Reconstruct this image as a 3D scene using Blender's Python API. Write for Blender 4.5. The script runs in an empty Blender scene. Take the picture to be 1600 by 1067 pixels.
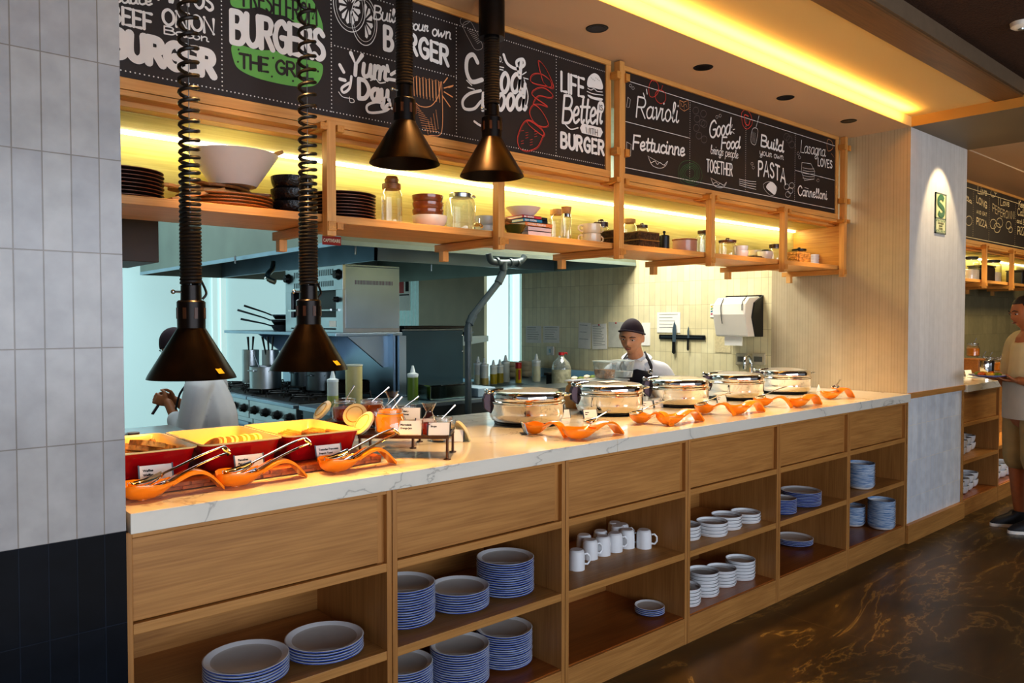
import bpy, bmesh, math, random
from math import sin, cos, pi, radians, sqrt, atan2
from mathutils import Vector, Matrix, Euler
R = random.Random(7)
SC = bpy.context.scene
COL = SC.collection
# ------------------------------------------------------------------ camera (metres; +X along the counter, +Y into the kitchen)
CAM_O = Vector((0, -2.116, 1.5)); FPX = 1200.0
yaw = atan2(1372.0, FPX); pit = radians(1.575)
FW = Vector((cos(yaw)*cos(pit), sin(yaw)*cos(pit), -sin(pit)))
RT = Vector((sin(yaw), -cos(yaw), 0)); UP = RT.cross(FW)
cd = bpy.data.cameras.new('camera'); co = bpy.data.objects.new('camera', cd); COL.objects.link(co)
cd.sensor_width = 36; cd.lens = 36*FPX/1600; cd.clip_start = .05; cd.clip_end = 100
co.matrix_world = Matrix(((RT.x, UP.x, -FW.x, CAM_O.x), (RT.y, UP.y, -FW.y, CAM_O.y), (RT.z, UP.z, -FW.z, CAM_O.z), (0, 0, 0, 1)))
SC.camera = co
# measuring helpers: a ray of the surveyed camera cut with a real plane of the room
def _ray(px, py): return FW*FPX + RT*(px-800) - UP*(py-533.5)
def onz(px, py, z): d = _ray(px, py); return CAM_O + d*((z-CAM_O.z)/d.z)
def ony(px, py, y): d = _ray(px, py); return CAM_O + d*((y-CAM_O.y)/d.y)
def onx(px, py, x): d = _ray(px, py); return CAM_O + d*((x-CAM_O.x)/d.x)
# ------------------------------------------------------------------ materials
def lin(c):
    return tuple((v/12.92 if v <= .04045 else ((v+.055)/1.055)**2.4) for v in c)
def hexc(h): h = h.lstrip('#'); return lin(tuple(int(h[i:i+2], 16)/255 for i in (0, 2, 4)))
MATS = {}
def newmat(name):
    m = bpy.data.materials.new(name); m.use_nodes = True
    nt = m.node_tree; nt.nodes.clear()
    out = nt.nodes.new('ShaderNodeOutputMaterial'); p = nt.nodes.new('ShaderNodeBsdfPrincipled')
    nt.links.new(p.outputs[0], out.inputs[0]); MATS[name] = m
    return m, nt, p, out
def pbr(name, col, rough=.5, metal=0, var=.06, scale=20, emit=None, es=0, bump=0, coat=0, spec=.5, trans=0, alpha=1):
    """principled with a light procedural mottling"""
    if isinstance(col, str): col = hexc(col)
    m, nt, p, out = newmat(name)
    tc = nt.nodes.new('ShaderNodeTexCoord'); n = nt.nodes.new('ShaderNodeTexNoise'); n.inputs['Scale'].default_value = scale
    nt.links.new(tc.outputs['Object'], n.inputs['Vector'])
    r = nt.nodes.new('ShaderNodeValToRGB')
    r.color_ramp.elements[0].position = .3; r.color_ramp.elements[1].position = .7
    r.color_ramp.elements[0].color = (*[max(0, c*(1-var)) for c in col], 1); r.color_ramp.elements[1].color = (*[c*(1+var) for c in col], 1)
    nt.links.new(n.outputs[0], r.inputs[0]); nt.links.new(r.outputs[0], p.inputs['Base Color'])
    p.inputs['Roughness'].default_value = rough; p.inputs['Metallic'].default_value = metal
    p.inputs['Specular IOR Level'].default_value = spec
    p.inputs['Coat Weight'].default_value = coat; p.inputs['Transmission Weight'].default_value = trans; p.inputs['Alpha'].default_value = alpha
    if bump:
        b = nt.nodes.new('ShaderNodeBump'); b.inputs['Strength'].default_value = bump; b.inputs['Distance'].default_value = .01
        nt.links.new(n.outputs[0], b.inputs['Height']); nt.links.new(b.outputs[0], p.inputs['Normal'])
    if emit is not None:
        p.inputs['Emission Color'].default_value = (*(hexc(emit) if isinstance(emit, str) else emit), 1); p.inputs['Emission Strength'].default_value = es
    return m
def wood(name, dark, light, axis=0, rough=.45, scale=1.0, fig=1.0):
    """straight-grained oak with cathedral figure, grain along axis"""
    dark, light = hexc(dark), hexc(light)
    m, nt, p, out = newmat(name); N = nt.nodes; L = nt.links
    g = N.new('ShaderNodeNewGeometry'); mp = N.new('ShaderNodeMapping')
    s = [9.0, 9.0, 9.0]; s[axis] = .9; mp.inputs['Scale'].default_value = [v*scale for v in s]
    L.new(g.outputs['Position'], mp.inputs[0])
    n1 = N.new('ShaderNodeTexNoise'); n1.inputs['Scale'].default_value = 1.1; n1.inputs['Detail'].default_value = 3; n1.inputs['Distortion'].default_value = .6
    L.new(mp.outputs[0], n1.inputs[0])
    mul = N.new('ShaderNodeMath'); mul.operation = 'MULTIPLY'; mul.inputs[1].default_value = 6.0*fig; L.new(n1.outputs[0], mul.inputs[0])
    fr = N.new('ShaderNodeMath'); fr.operation = 'PINGPONG'; fr.inputs[1].default_value = 1; L.new(mul.outputs[0], fr.inputs[0])
    mp2 = N.new('ShaderNodeMapping'); s2 = [160.0]*3; s2[axis] = 5.0; mp2.inputs['Scale'].default_value = [v*scale for v in s2]; L.new(g.outputs['Position'], mp2.inputs[0])
    n2 = N.new('ShaderNodeTexNoise'); n2.inputs['Scale'].default_value = 1.0; n2.inputs['Detail'].default_value = 4; L.new(mp2.outputs[0], n2.inputs[0])
    mx = N.new('ShaderNodeMath'); mx.operation = 'MULTIPLY_ADD'; mx.inputs[1].default_value = .20; L.new(fr.outputs[0], mx.inputs[0])
    m3 = N.new('ShaderNodeMath'); m3.operation = 'MULTIPLY'; m3.inputs[1].default_value = .82; L.new(n2.outputs[0], m3.inputs[0]); L.new(m3.outputs[0], mx.inputs[2])
    r = N.new('ShaderNodeValToRGB'); r.color_ramp.elements[0].position = .2; r.color_ramp.elements[1].position = .8
    r.color_ramp.elements[0].color = (*dark, 1); r.color_ramp.elements[1].color = (*light, 1)
    L.new(mx.outputs[0], r.inputs[0]); L.new(r.outputs[0], p.inputs['Base Color'])
    p.inputs['Roughness'].default_value = rough
    b = N.new('ShaderNodeBump'); b.inputs['Strength'].default_value = .08; b.inputs['Distance'].default_value = .003
    L.new(n2.outputs[0], b.inputs['Height']); L.new(b.outputs[0], p.inputs['Normal'])
    return m
def glass(name, tint=(1, 1, 1), gl=.9, body=0.0, ior=1.45):
    """thin clear glass: transparent with a Fresnel mirror coat, optional milky body"""
    m, nt, p, out = newmat(name); N = nt.nodes; L = nt.links
    tr = N.new('ShaderNodeBsdfTransparent'); tr.inputs[0].default_value = (*tint, 1)
    g = N.new('ShaderNodeBsdfGlossy'); g.inputs['Roughness'].default_value = .03; g.inputs[0].default_value = (gl, gl, gl, 1)
    f = N.new('ShaderNodeLayerWeight'); f.inputs['Blend'].default_value = .35
    mu = N.new('ShaderNodeMath'); mu.operation = 'MULTIPLY_ADD'; mu.inputs[1].default_value = .75; mu.inputs[2].default_value = .05; mu.use_clamp = True
    L.new(f.outputs['Facing'], mu.inputs[0])
    mx = N.new('ShaderNodeMixShader'); L.new(mu.outputs[0], mx.inputs[0]); L.new(tr.outputs[0], mx.inputs[1]); L.new(g.outputs[0], mx.inputs[2])
    if body:
        m2 = N.new('ShaderNodeMixShader'); m2.inputs[0].default_value = body
        p.inputs['Base Color'].default_value = (*[min(1, t*.9) for t in tint], 1); p.inputs['Roughness'].default_value = .3
        L.new(mx.outputs[0], m2.inputs[1]); L.new(p.outputs[0], m2.inputs[2]); L.new(m2.outputs[0], out.inputs[0])
    else:
        L.new(mx.outputs[0], out.inputs[0])
    return m
def emis(name, col, s):
    m, nt, p, out = newmat(name)
    p.inputs['Base Color'].default_value = (*col, 1); p.inputs['Emission Color'].default_value = (*col, 1); p.inputs['Emission Strength'].default_value = s
    return m
def brickmat(name, c1, c2, mortar, w, h, origin, axes, rough=.3, ms=.012, bump=.25, offset=0.0, noise=.12, stripes=0, stc=None, spec=.5):
    """tiles laid on a world plane: axes = (horizontal axis, vertical axis)"""
    c1, c2, mortar = hexc(c1), hexc(c2), hexc(mortar)
    m, nt, p, out = newmat(name); N = nt.nodes; L = nt.links
    g = N.new('ShaderNodeNewGeometry'); sp = N.new('ShaderNodeSeparateXYZ'); L.new(g.outputs['Position'], sp.inputs[0])
    cb = N.new('ShaderNodeCombineXYZ')
    for k in (0, 1):
        a = N.new('ShaderNodeMath'); a.operation = 'SUBTRACT'; a.inputs[1].default_value = origin[k]
        L.new(sp.outputs['XYZ'.index('XYZ'[axes[k]])], a.inputs[0]); L.new(a.outputs[0], cb.inputs[k])
    br = N.new('ShaderNodeTexBrick'); L.new(cb.outputs[0], br.inputs[0])
    br.offset = offset; br.squash = 1.0
    br.inputs['Scale'].default_value = 1.0; br.inputs['Brick Width'].default_value = w; br.inputs['Row Height'].default_value = h
    br.inputs['Mortar Size'].default_value = ms; br.inputs['Mortar Smooth'].default_value = .3; br.inputs['Bias'].default_value = 0
    br.inputs['Color1'].default_value = (*c1, 1); br.inputs['Color2'].default_value = (*c2, 1); br.inputs['Mortar'].default_value = (*mortar, 1)
    n = N.new('ShaderNodeTexNoise'); n.inputs['Scale'].default_value = 14; n.inputs['Detail'].default_value = 5; L.new(g.outputs['Position'], n.inputs[0])
    mr = N.new('ShaderNodeMapRange'); mr.inputs['To Min'].default_value = 1-noise*2; mr.inputs['To Max'].default_value = 1+noise*2; L.new(n.outputs[0], mr.inputs[0])
    hs = N.new('ShaderNodeMix'); hs.data_type = 'RGBA'; hs.blend_type = 'MULTIPLY'; hs.inputs[0].default_value = 1
    L.new(br.outputs[0], hs.inputs[6]); L.new(mr.outputs[0], hs.inputs[7])
    src = hs.outputs[2]
    inv = N.new('ShaderNodeMath'); inv.operation = 'MULTIPLY_ADD'; inv.inputs[1].default_value = -1; inv.inputs[2].default_value = 1; L.new(br.outputs['Fac'], inv.inputs[0])
    hsrc = inv.outputs[0]
    if stripes:
        w2 = N.new('ShaderNodeMath'); w2.operation = 'MULTIPLY'; w2.inputs[1].default_value = stripes; L.new(sp.outputs['XYZ'.index('XYZ'[axes[0]])], w2.inputs[0])
        fr = N.new('ShaderNodeMath'); fr.operation = 'FRACT'; L.new(w2.outputs[0], fr.inputs[0])
        cr = N.new('ShaderNodeValToRGB'); cr.color_ramp.elements[0].position = .0; cr.color_ramp.elements[0].color = (*(stc or (.6, .6, .6)), 1)
        cr.color_ramp.elements[1].position = .22; cr.color_ramp.elements[1].color = (1, 1, 1, 1); L.new(fr.outputs[0], cr.inputs[0])
        m2 = N.new('ShaderNodeMix'); m2.data_type = 'RGBA'; m2.blend_type = 'MULTIPLY'; m2.inputs[0].default_value = 1
        L.new(src, m2.inputs[6]); L.new(cr.outputs[0], m2.inputs[7]); src = m2.outputs[2]
    L.new(src, p.inputs['Base Color']); p.inputs['Roughness'].default_value = rough; p.inputs['Specular IOR Level'].default_value = spec
    ad = N.new('ShaderNodeMath'); ad.operation = 'MULTIPLY_ADD'; ad.inputs[1].default_value = .35; L.new(n.outputs[0], ad.inputs[0]); L.new(hsrc, ad.inputs[2])
    b = N.new('ShaderNodeBump'); b.inputs['Strength'].default_value = bump; b.inputs['Distance'].default_value = .006
    L.new(ad.outputs[0], b.inputs['Height']); L.new(b.outputs[0], p.inputs['Normal'])
    return m
# ------------------------------------------------------------------ mesh building
class MB:
    def __init__(s): s.v = []; s.f = []; s.sm = []; s.mi = []; s.cur = 0
    def add(s, vs, fs, smooth=False, M=None):
        b = len(s.v)
        for v in vs: s.v.append(tuple(M @ Vector(v)) if M is not None else tuple(v))
        for f in fs: s.f.append([b+i for i in f]); s.sm.append(smooth); s.mi.append(s.cur)
        return s
    def box(s, x0, x1, y0, y1, z0, z1, M=None):
        vs = [(x, y, z) for x in (x0, x1) for y in (y0, y1) for z in (z0, z1)]
        return s.add(vs, [(0, 1, 3, 2), (4, 6, 7, 5), (0, 4, 5, 1), (2, 3, 7, 6), (0, 2, 6, 4), (1, 5, 7, 3)], False, M)
    def lathe(s, prof, n=32, M=None, sx=1, sy=1, smooth=True, cap=True):
        vs = []; fs = []; k = len(prof)
        for i in range(n):
            a = 2*pi*i/n
            for r, z in prof: vs.append((r*cos(a)*sx, r*sin(a)*sy, z))
        for i in range(n):
            j = (i+1) % n
            for q in range(k-1): fs.append((i*k+q, j*k+q, j*k+q+1, i*k+q+1))
        if cap:
            if prof[0][0] > 1e-6: fs.append([i*k for i in range(n)][::-1])
            if prof[-1][0] > 1e-6: fs.append([i*k+k-1 for i in range(n)])
        return s.add(vs, fs, smooth, M)
    def loft(s, rings, closed=True, caps=True, smooth=True, M=None):
        vs = []; fs = []; n = len(rings[0])
        for r in rings: vs += [tuple(p) for p in r]
        for i in range(len(rings)-1):
            for j in range(n if closed else n-1):
                k = (j+1) % n; fs.append((i*n+j, i*n+k, (i+1)*n+k, (i+1)*n+j))
        if caps and closed: fs.append(list(range(n))[::-1]); fs.append([(len(rings)-1)*n+j for j in range(n)])
        return s.add(vs, fs, smooth, M)
    def tube(s, pts, r, n=8, closed=False, M=None, ry=None, up=(0, 0, 1), smooth=True):
        pts = [Vector(p) for p in pts]; rs = r if isinstance(r, (list, tuple)) else [r]*len(pts)
        rys = rs if ry is None else (ry if isinstance(ry, (list, tuple)) else [ry]*len(pts))
        rings = []; N = None
        for i, p in enumerate(pts):
            a = pts[(i-1) % len(pts)] if closed else pts[max(i-1, 0)]; b = pts[(i+1) % len(pts)] if closed else pts[min(i+1, len(pts)-1)]
            t = (b-a); t = t.normalized() if t.length > 1e-9 else Vector((0, 0, 1))
            if N is None:
                u = Vector(up)
                if abs(t.dot(u)) > .95: u = Vector((1, 0, 0)) if abs(t.x) < .9 else Vector((0, 1, 0))
                N = (u - t*u.dot(t)).normalized()
            else:
                N = (N - t*N.dot(t)); N = N.normalized() if N.length > 1e-6 else t.orthogonal().normalized()
            B = t.cross(N)
            rings.append([p + N*(rs[i]*cos(2*pi*k/n)) + B*(rys[i]*sin(2*pi*k/n)) for k in range(n)])
        if closed: rings.append(rings[0])
        return s.loft(rings, True, not closed, smooth, M)
    def prism(s, poly, d0, d1, axis=1, M=None, smooth=False):
        """polygon in the two other axes, extruded along axis"""
        def mk(p, d):
            return (d, p[0], p[1]) if axis == 0 else ((p[0], d, p[1]) if axis == 1 else (p[0], p[1], d))
        n = len(poly); vs = [mk(p, d0) for p in poly]+[mk(p, d1) for p in poly]
        fs = [list(range(n)), list(range(n, 2*n))[::-1]]+[(i, n+i, n+(i+1) % n, (i+1) % n) for i in range(n)]
        return s.add(vs, fs, smooth, M)
    def sphere(s, c, r, n=12, m=8, sc=(1, 1, 1), M=None):
        vs = []; fs = []
        for i in range(m+1):
            t = pi*i/m
            for j in range(n): vs.append((c[0]+r*sc[0]*sin(t)*cos(2*pi*j/n), c[1]+r*sc[1]*sin(t)*sin(2*pi*j/n), c[2]+r*sc[2]*cos(t)))
        for i in range(m):
            for j in range(n): fs.append((i*n+j, (i+1)*n+j, (i+1)*n+(j+1) % n, i*n+(j+1) % n))
        return s.add(vs, fs, True, M)
    def mesh(s, name, mats, angle=35):
        me = bpy.data.meshes.new(name); me.from_pydata(s.v, [], s.f)
        for m in (mats if isinstance(mats, (list, tuple)) else [mats]): me.materials.append(m)
        me.polygons.foreach_set('use_smooth', s.sm); me.polygons.foreach_set('material_index', s.mi)
        bm = bmesh.new(); bm.from_mesh(me); bmesh.ops.remove_doubles(bm, verts=bm.verts, dist=1e-6)
        bmesh.ops.recalc_face_normals(bm, faces=bm.faces); bm.to_mesh(me); bm.free()
        if any(s.sm): me.set_sharp_from_angle(angle=radians(angle))
        me.update(); return me
    def build(s, name, mats, parent=None, bevel=0, loc=None, angle=35):
        o = bpy.data.objects.new(name, s.mesh(name, mats, angle)); COL.objects.link(o)
        if parent is not None: o.parent = parent
        if loc is not None: o.location = loc
        if bevel:
            b = o.modifiers.new('bevel', 'BEVEL'); b.width = bevel; b.segments = 2; b.limit_method = 'ANGLE'; b.angle_limit = radians(50)
        return o
def tag(o, label, cat, group=None, kind=None):
    o['label'] = label; o['category'] = cat
    if group: o['group'] = group
    if kind: o['kind'] = kind
    return o
def struct(o): o['kind'] = 'structure'; return o
def thing(name, label, cat, loc=(0, 0, 0), rz=0, group=None):
    o = bpy.data.objects.new(name, None); o.empty_display_size = .05; COL.objects.link(o)
    o.location = loc; o.rotation_euler = (0, 0, rz); return tag(o, label, cat, group)
def dup(o, loc=None, rz=None, label=None, group=None, parent=None, top=True):
    c = o.copy(); COL.objects.link(c)
    if parent is not None: c.parent = parent
    for ch in list(o.children): dup(ch, parent=c, top=False)
    if top:
        if loc is not None: c.location = loc
        if rz is not None: c.rotation_euler[2] = rz
        if label: c['label'] = label
        if group: c['group'] = group
    return c
ORD = ['first', 'second', 'third', 'fourth', 'fifth', 'sixth', 'seventh', 'eighth', 'ninth', 'tenth', 'eleventh', 'twelfth', 'thirteenth', 'fourteenth', 'fifteenth', 'sixteenth', 'seventeenth', 'eighteenth']
def ell(cx, cy, a, b, n=24): return [(cx+a*cos(2*pi*i/n), cy+b*sin(2*pi*i/n)) for i in range(n)]
def arc(cx, cy, r, a0, a1, n=12): return [(cx+r*cos(radians(a0+(a1-a0)*i/n)), cy+r*sin(radians(a0+(a1-a0)*i/n))) for i in range(n+1)]
def catmull(pts, k=6, closed=False):
    P = [Vector(p) for p in pts]; out = []
    n = len(P)
    if n < 3: return P
    rng = range(n) if closed else range(n-1)
    for i in rng:
        p0 = P[(i-1) % n] if closed else P[max(i-1, 0)]; p1 = P[i]; p2 = P[(i+1) % n]; p3 = P[(i+2) % n] if closed else P[min(i+2, n-1)]
        for j in range(k):
            t = j/k; out.append(.5*((2*p1)+(-p0+p2)*t+(2*p0-5*p1+4*p2-p3)*t*t+(-p0+3*p1-3*p2+p3)*t**3))
    if not closed: out.append(P[-1])
    return out
def text_mb(txt, size, M, bold=0.0, xs=1.0, align='LEFT', mb=None, shear=0, spacing=1.0):
    """flat lettering from the built-in font, turned into mesh"""
    cu = bpy.data.curves.new('t', 'FONT'); cu.body = txt; cu.size = size; cu.offset = bold; cu.align_x = align; cu.shear = shear; cu.space_character = spacing
    cu.resolution_u = 3
    o = bpy.data.objects.new('t', cu); COL.objects.link(o)
    dg = bpy.context.evaluated_depsgraph_get(); me = bpy.data.meshes.new_from_object(o.evaluated_get(dg))
    mb = mb or MB(); mb.add([(v.co.x*xs, v.co.y, 0) for v in me.vertices], [list(p.vertices) for p in me.polygons], False, M)
    bpy.data.objects.remove(o); bpy.data.curves.remove(cu); bpy.data.meshes.remove(me)
    return mb
def frame(o, x, y):
    """matrix with origin o, x axis and y axis vectors (z = their cross)"""
    x = Vector(x); y = Vector(y); z = x.cross(y).normalized()
    return Matrix(((x.x, y.x, z.x, o[0]), (x.y, y.y, z.y, o[1]), (x.z, y.z, z.z, o[2]), (0, 0, 0, 1)))
OAK = wood('oak', '#996a36', '#c08e52', 0)
OAKP = wood('oak_panel', '#966736', '#bd8b50', 0, fig=1.6)
OAKV = wood('oak_upright', '#966634', '#bb884e', 2)
OAKY = wood('oak_crosswise', '#936230', '#b8844a', 1)
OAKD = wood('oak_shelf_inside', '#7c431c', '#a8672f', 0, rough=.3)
OAKO = wood('oak_honey', '#b98246', '#dba764', 0)
OAKOV = wood('oak_honey_upright', '#b98246', '#dba764', 2)
OAKOY = wood('oak_honey_crosswise', '#a86c30', '#d49c50', 1)
BEAM = wood('beam_brown_oak', '#5a4028', '#7d5a38', 0)
CROSSB = pbr('beam_lacquer', '#b98c48', .5, scale=3)
NICHE = wood('niche_panel', '#a89a58', '#cfc480', 0, rough=.6)
STEEL = pbr('brushed_steel', '#b4bcc0', .28, 1, var=.08, scale=6)
STEELB = pbr('steel_bluish', '#9fb4c4', .32, .9, var=.1, scale=3)
STEELD = pbr('steel_dark', '#6f7a80', .35, 1, var=.1, scale=5)
CHROME = pbr('polished_steel', '#e2e2e0', .05, 1, var=.01)
HOODG = pbr('hood_steel_dull', '#8c968c', .45, .5, var=.1, scale=2.5)
BLACK = pbr('black_plastic', '#121212', .4)
BLACKM = pbr('black_metal', '#1b1512', .32, .6)
RUBBER = pbr('black_rubber', '#15110f', .45)
BRONZE = pbr('lamp_bronze_black', '#23170c', .33, .8, var=.3, scale=18)
WHITE = pbr('white_paint', '#e6e4de', .5)
PORC = pbr('white_porcelain', '#eceef0', .12, coat=.3, var=.01)
PAPER = pbr('white_card', '#f0ece4', .7, var=.02)
INK = pbr('black_ink', '#1c1a18', .8)
ORANGE = pbr('orange_plastic', '#f08a20', .18, var=.03, emit='#ff8000', es=.10, coat=.4)  # faint orange glow added to the plastic's own colour
REDG = pbr('red_glaze', '#b4121a', .12, coat=.6, var=.05)
CREAMG = pbr('cream_glaze', '#f7d98c', .2, coat=.4, var=.02)
GLASS = glass('clear_glass')
GLASSR = glass('ribbed_glass', (.93, .98, .95), body=.12)
FROST = pbr('translucent_plastic', '#dde6e2', .35, alpha=.55)
SEAL = pbr('jar_lid_seal', '#e8d9a8', .4)
WOODL = wood('light_wood', '#b5854c', '#d8ae72', 0)
WOODK = wood('brown_wood', '#6b3f1d', '#a06a35', 0)
CORK = pbr('cork', '#b98a55', .8, var=.15, scale=60)
BOARDM = pbr('chalkboard_black', '#2a211f', .55, var=.05)
CHALK = pbr('chalk_white', '#e9e4e0', .8, var=.02)
CHALKD = pbr('chalk_grey', '#6e6764', .8)
CHR = pbr('chalk_red', '#d2493c', .8)
CHG = pbr('chalk_green', '#6fae5c', .8, var=.03)
CHG2 = pbr('chalk_dark_green', '#47704a', .8)
CHO = pbr('chalk_orange', '#e2a06c', .8)
BLUEW = pbr('blue_grey_steel', '#2f4c58', .4, .3, var=.12, scale=3)
PIPE = pbr('grey_pipe', '#4c5a60', .4)
SKIN = pbr('skin', '#c98f6a', .5, var=.05, scale=40)
SKIN2 = pbr('skin_tan', '#a8683f', .5, var=.05, scale=40)
HAIR = pbr('dark_hair', '#2b1c14', .6, var=.3, scale=80)
CLOTHW = pbr('white_cotton', '#dcdde2', .85, var=.04, scale=8)
CLOTHB = pbr('black_cloth', '#18161f', .8)
CAPM = pbr('dark_cap_cloth', '#33202a', .85)
def marble():
    m, nt, p, out = newmat('white_marble'); N = nt.nodes; L = nt.links
    g = N.new('ShaderNodeNewGeometry')
    mp = N.new('ShaderNodeMapping'); mp.inputs['Scale'].default_value = (1, 1.6, 2.2); mp.inputs['Rotation'].default_value = (0, .3, .5); L.new(g.outputs['Position'], mp.inputs[0])
    n = N.new('ShaderNodeTexNoise'); n.inputs['Scale'].default_value = 1.7; n.inputs['Detail'].default_value = 6; n.inputs['Distortion'].default_value = 1.0; L.new(mp.outputs[0], n.inputs[0])
    a = N.new('ShaderNodeMath'); a.operation = 'SUBTRACT'; a.inputs[1].default_value = .5; L.new(n.outputs[0], a.inputs[0])
    b = N.new('ShaderNodeMath'); b.operation = 'ABSOLUTE'; L.new(a.outputs[0], b.inputs[0])
    r = N.new('ShaderNodeValToRGB'); e = r.color_ramp.elements
    e[0].position = 0; e[0].color = (*hexc('#aaa9a4'), 1); e[1].position = .009; e[1].color = (*hexc('#d4d2ca'), 1)
    q = e.new(.1); q.color = (*hexc('#dcd9d0'), 1)
    L.new(b.outputs[0], r.inputs[0]); L.new(r.outputs[0], p.inputs['Base Color']); p.inputs['Roughness'].default_value = .09
    return m
MARBLE = marble()
def floormat():
    m, nt, p, out = newmat('dark_veined_stone'); N = nt.nodes; L = nt.links
    g = N.new('ShaderNodeNewGeometry')
    mp = N.new('ShaderNodeMapping'); mp.inputs['Rotation'].default_value = (0, 0, -.25); mp.inputs['Scale'].default_value = (.5, 1.5, 1); L.new(g.outputs['Position'], mp.inputs[0])
    n = N.new('ShaderNodeTexNoise'); n.inputs['Scale'].default_value = 1.5; n.inputs['Detail'].default_value = 9; n.inputs['Distortion'].default_value = 1.6; n.inputs['Roughness'].default_value = .6; L.new(mp.outputs[0], n.inputs[0])
    mu = N.new('ShaderNodeMath'); mu.operation = 'MULTIPLY'; mu.inputs[1].default_value = 4.0; L.new(n.outputs[0], mu.inputs[0])
    fr = N.new('ShaderNodeMath'); fr.operation = 'PINGPONG'; fr.inputs[1].default_value = 1; L.new(mu.outputs[0], fr.inputs[0])
    r = N.new('ShaderNodeValToRGB'); e = r.color_ramp.elements
    e[0].position = 0; e[0].color = (*hexc('#84703f'), 1); e[1].position = .05; e[1].color = (*hexc('#4a3c26'), 1)
    e.new(.15).color = (*hexc('#43361f'), 1); e.new(.6).color = (*hexc('#32281b'), 1); e.new(1).color = (*hexc('#40341f'), 1)
    L.new(fr.outputs[0], r.inputs[0])
    n2 = N.new('ShaderNodeTexNoise'); n2.inputs['Scale'].default_value = 1.1; n2.inputs['Detail'].default_value = 3; L.new(g.outputs['Position'], n2.inputs[0])
    r2 = N.new('ShaderNodeValToRGB'); r2.color_ramp.elements[0].position = .35; r2.color_ramp.elements[0].color = (.35, .35, .35, 1); r2.color_ramp.elements[1].position = .65; r2.color_ramp.elements[1].color = (1.1, 1.1, 1.1, 1); L.new(n2.outputs[0], r2.inputs[0])
    mx = N.new('ShaderNodeMix'); mx.data_type = 'RGBA'; mx.blend_type = 'MULTIPLY'; mx.inputs[0].default_value = .8; L.new(r.outputs[0], mx.inputs[6]); L.new(r2.outputs[0], mx.inputs[7])
    br = N.new('ShaderNodeTexBrick'); br.offset = 0; L.new(g.outputs['Position'], br.inputs[0]); br.inputs['Scale'].default_value = 1; br.inputs['Brick Width'].default_value = 1.2; br.inputs['Row Height'].default_value = 1.2; br.inputs['Mortar Size'].default_value = .003
    m2 = N.new('ShaderNodeMix'); m2.data_type = 'RGBA'; L.new(br.outputs['Fac'], m2.inputs[0]); L.new(mx.outputs[2], m2.inputs[6]); m2.inputs[7].default_value = (*hexc('#54442c'), 1)
    L.new(m2.outputs[2], p.inputs['Base Color']); p.inputs['Roughness'].default_value = .33
    return m
FLOORM = floormat()
TILEW = brickmat('wall_tile_grey', '#abaaaa', '#9f9fa2', '#85807b', .0607, .2325, (.0605, .0375), (0, 2), rough=.22, ms=.0016, bump=.35, noise=.14)
TILEK = brickmat('wall_tile_black', '#0e141d', '#0a0f17', '#1c232e', .0607, .2325, (.0605, .0375), (0, 2), rough=.25, ms=.0016, bump=.35, noise=.25, spec=.12)
TILEKIT = brickmat('kitchen_tile_cream', '#eadfb8', '#dccfa6', '#b8aa84', .0605, .2, (0, .03), (1, 2), rough=.3, ms=.0016, bump=.2, noise=.06)
TILEOL = brickmat('bay_tile_olive', '#aaa17c', '#9a9270', '#857d60', .16, .22, (0, .02), (0, 2), rough=.35, ms=.002, bump=.2, noise=.08, offset=.5)
PILT = brickmat('pillar_tile_white', '#dde2e8', '#d0d5dc', '#e6e2da', .078, .2465, (.02, .05), (0, 2), rough=.3, ms=.0018, bump=.3, noise=.1)
PILW = brickmat('pillar_wallpaper', '#e0dcda', '#d8d4d2', '#c8c2be', .085, 9, (.02, -1), (0, 2), rough=.7, ms=.0015, bump=.1, noise=.05, stripes=47, stc=(.72, .7, .7))
PILWY = brickmat('return_wallpaper', '#b9a98c', '#b3a284', '#a5957a', .085, 9, (.02, -1), (1, 2), rough=.7, ms=.0015, bump=.1, noise=.05, stripes=47, stc=(.8, .78, .75))
CEILM = pbr('soffit_paint', '#cdb49a', .7, var=.02, scale=1)
CEILG = pbr('ceiling_cream', '#e2c283', .7, var=.02, scale=1)
CARPC = pbr('acoustic_ceiling', '#3a2418', .95, var=.4, scale=120, bump=.6)
def sbox(name, m, *a, mb=None, bevel=0):
    return struct(MB().box(*a).build(name, m, bevel=bevel))
XR = 5.36; XP = 6.39
sbox('floor', FLOORM, -6, 12, -8, 9, -.1, 0)
# left front wall: grey glazed tiles over black ones
sbox('wall_left', TILEW, -3, .535, -.022, .40, .968, 3.2)
w = sbox('wall_left_base', TILEK, -3, .535, -.022, .40, 0, .968)
# kitchen shell
sbox('wall_right', TILEKIT, XR, XR+.3, 1.0, 3.86, 0, 3.2)
sbox('wall_right_far', pbr('tile_beige', '#b5a688', .4, var=.1, scale=3), XR, XR+.3, 4.48, 5.75, 0, 3.2)
mb = MB().box(XR+.02, XR+.3, 5.75, 7.2, 0, 3.2)
for k in range(18): mb.box(XR, XR+.022, 5.76+k*.08, 5.82+k*.08, 0, 3.2)
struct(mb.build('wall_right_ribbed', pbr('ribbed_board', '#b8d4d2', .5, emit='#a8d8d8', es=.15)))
WINM = emis('frosted_daylight', hexc('#d4eeee'), 1.0)
o = struct(MB().box(XR+.04, XR+.06, 3.86, 4.48, 0, 3.2).build('window_1', WINM))
mb = MB()
for y in (3.88, 4.06): mb.box(XR, XR+.05, y-.012, y+.012, 0, 3.2)
mb.build('window_frame', pbr('window_frame_white', '#d8f4f2', .4, emit='#c8f4f4', es=.35), o)
BACKM = emis('frosted_daylight_wall', hexc('#b2d4d6'), .72)
o = struct(MB().box(-1, XR+.3, 7.2, 7.25, 0, 3.2).build('window_2', BACKM))
mb = MB()
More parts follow.
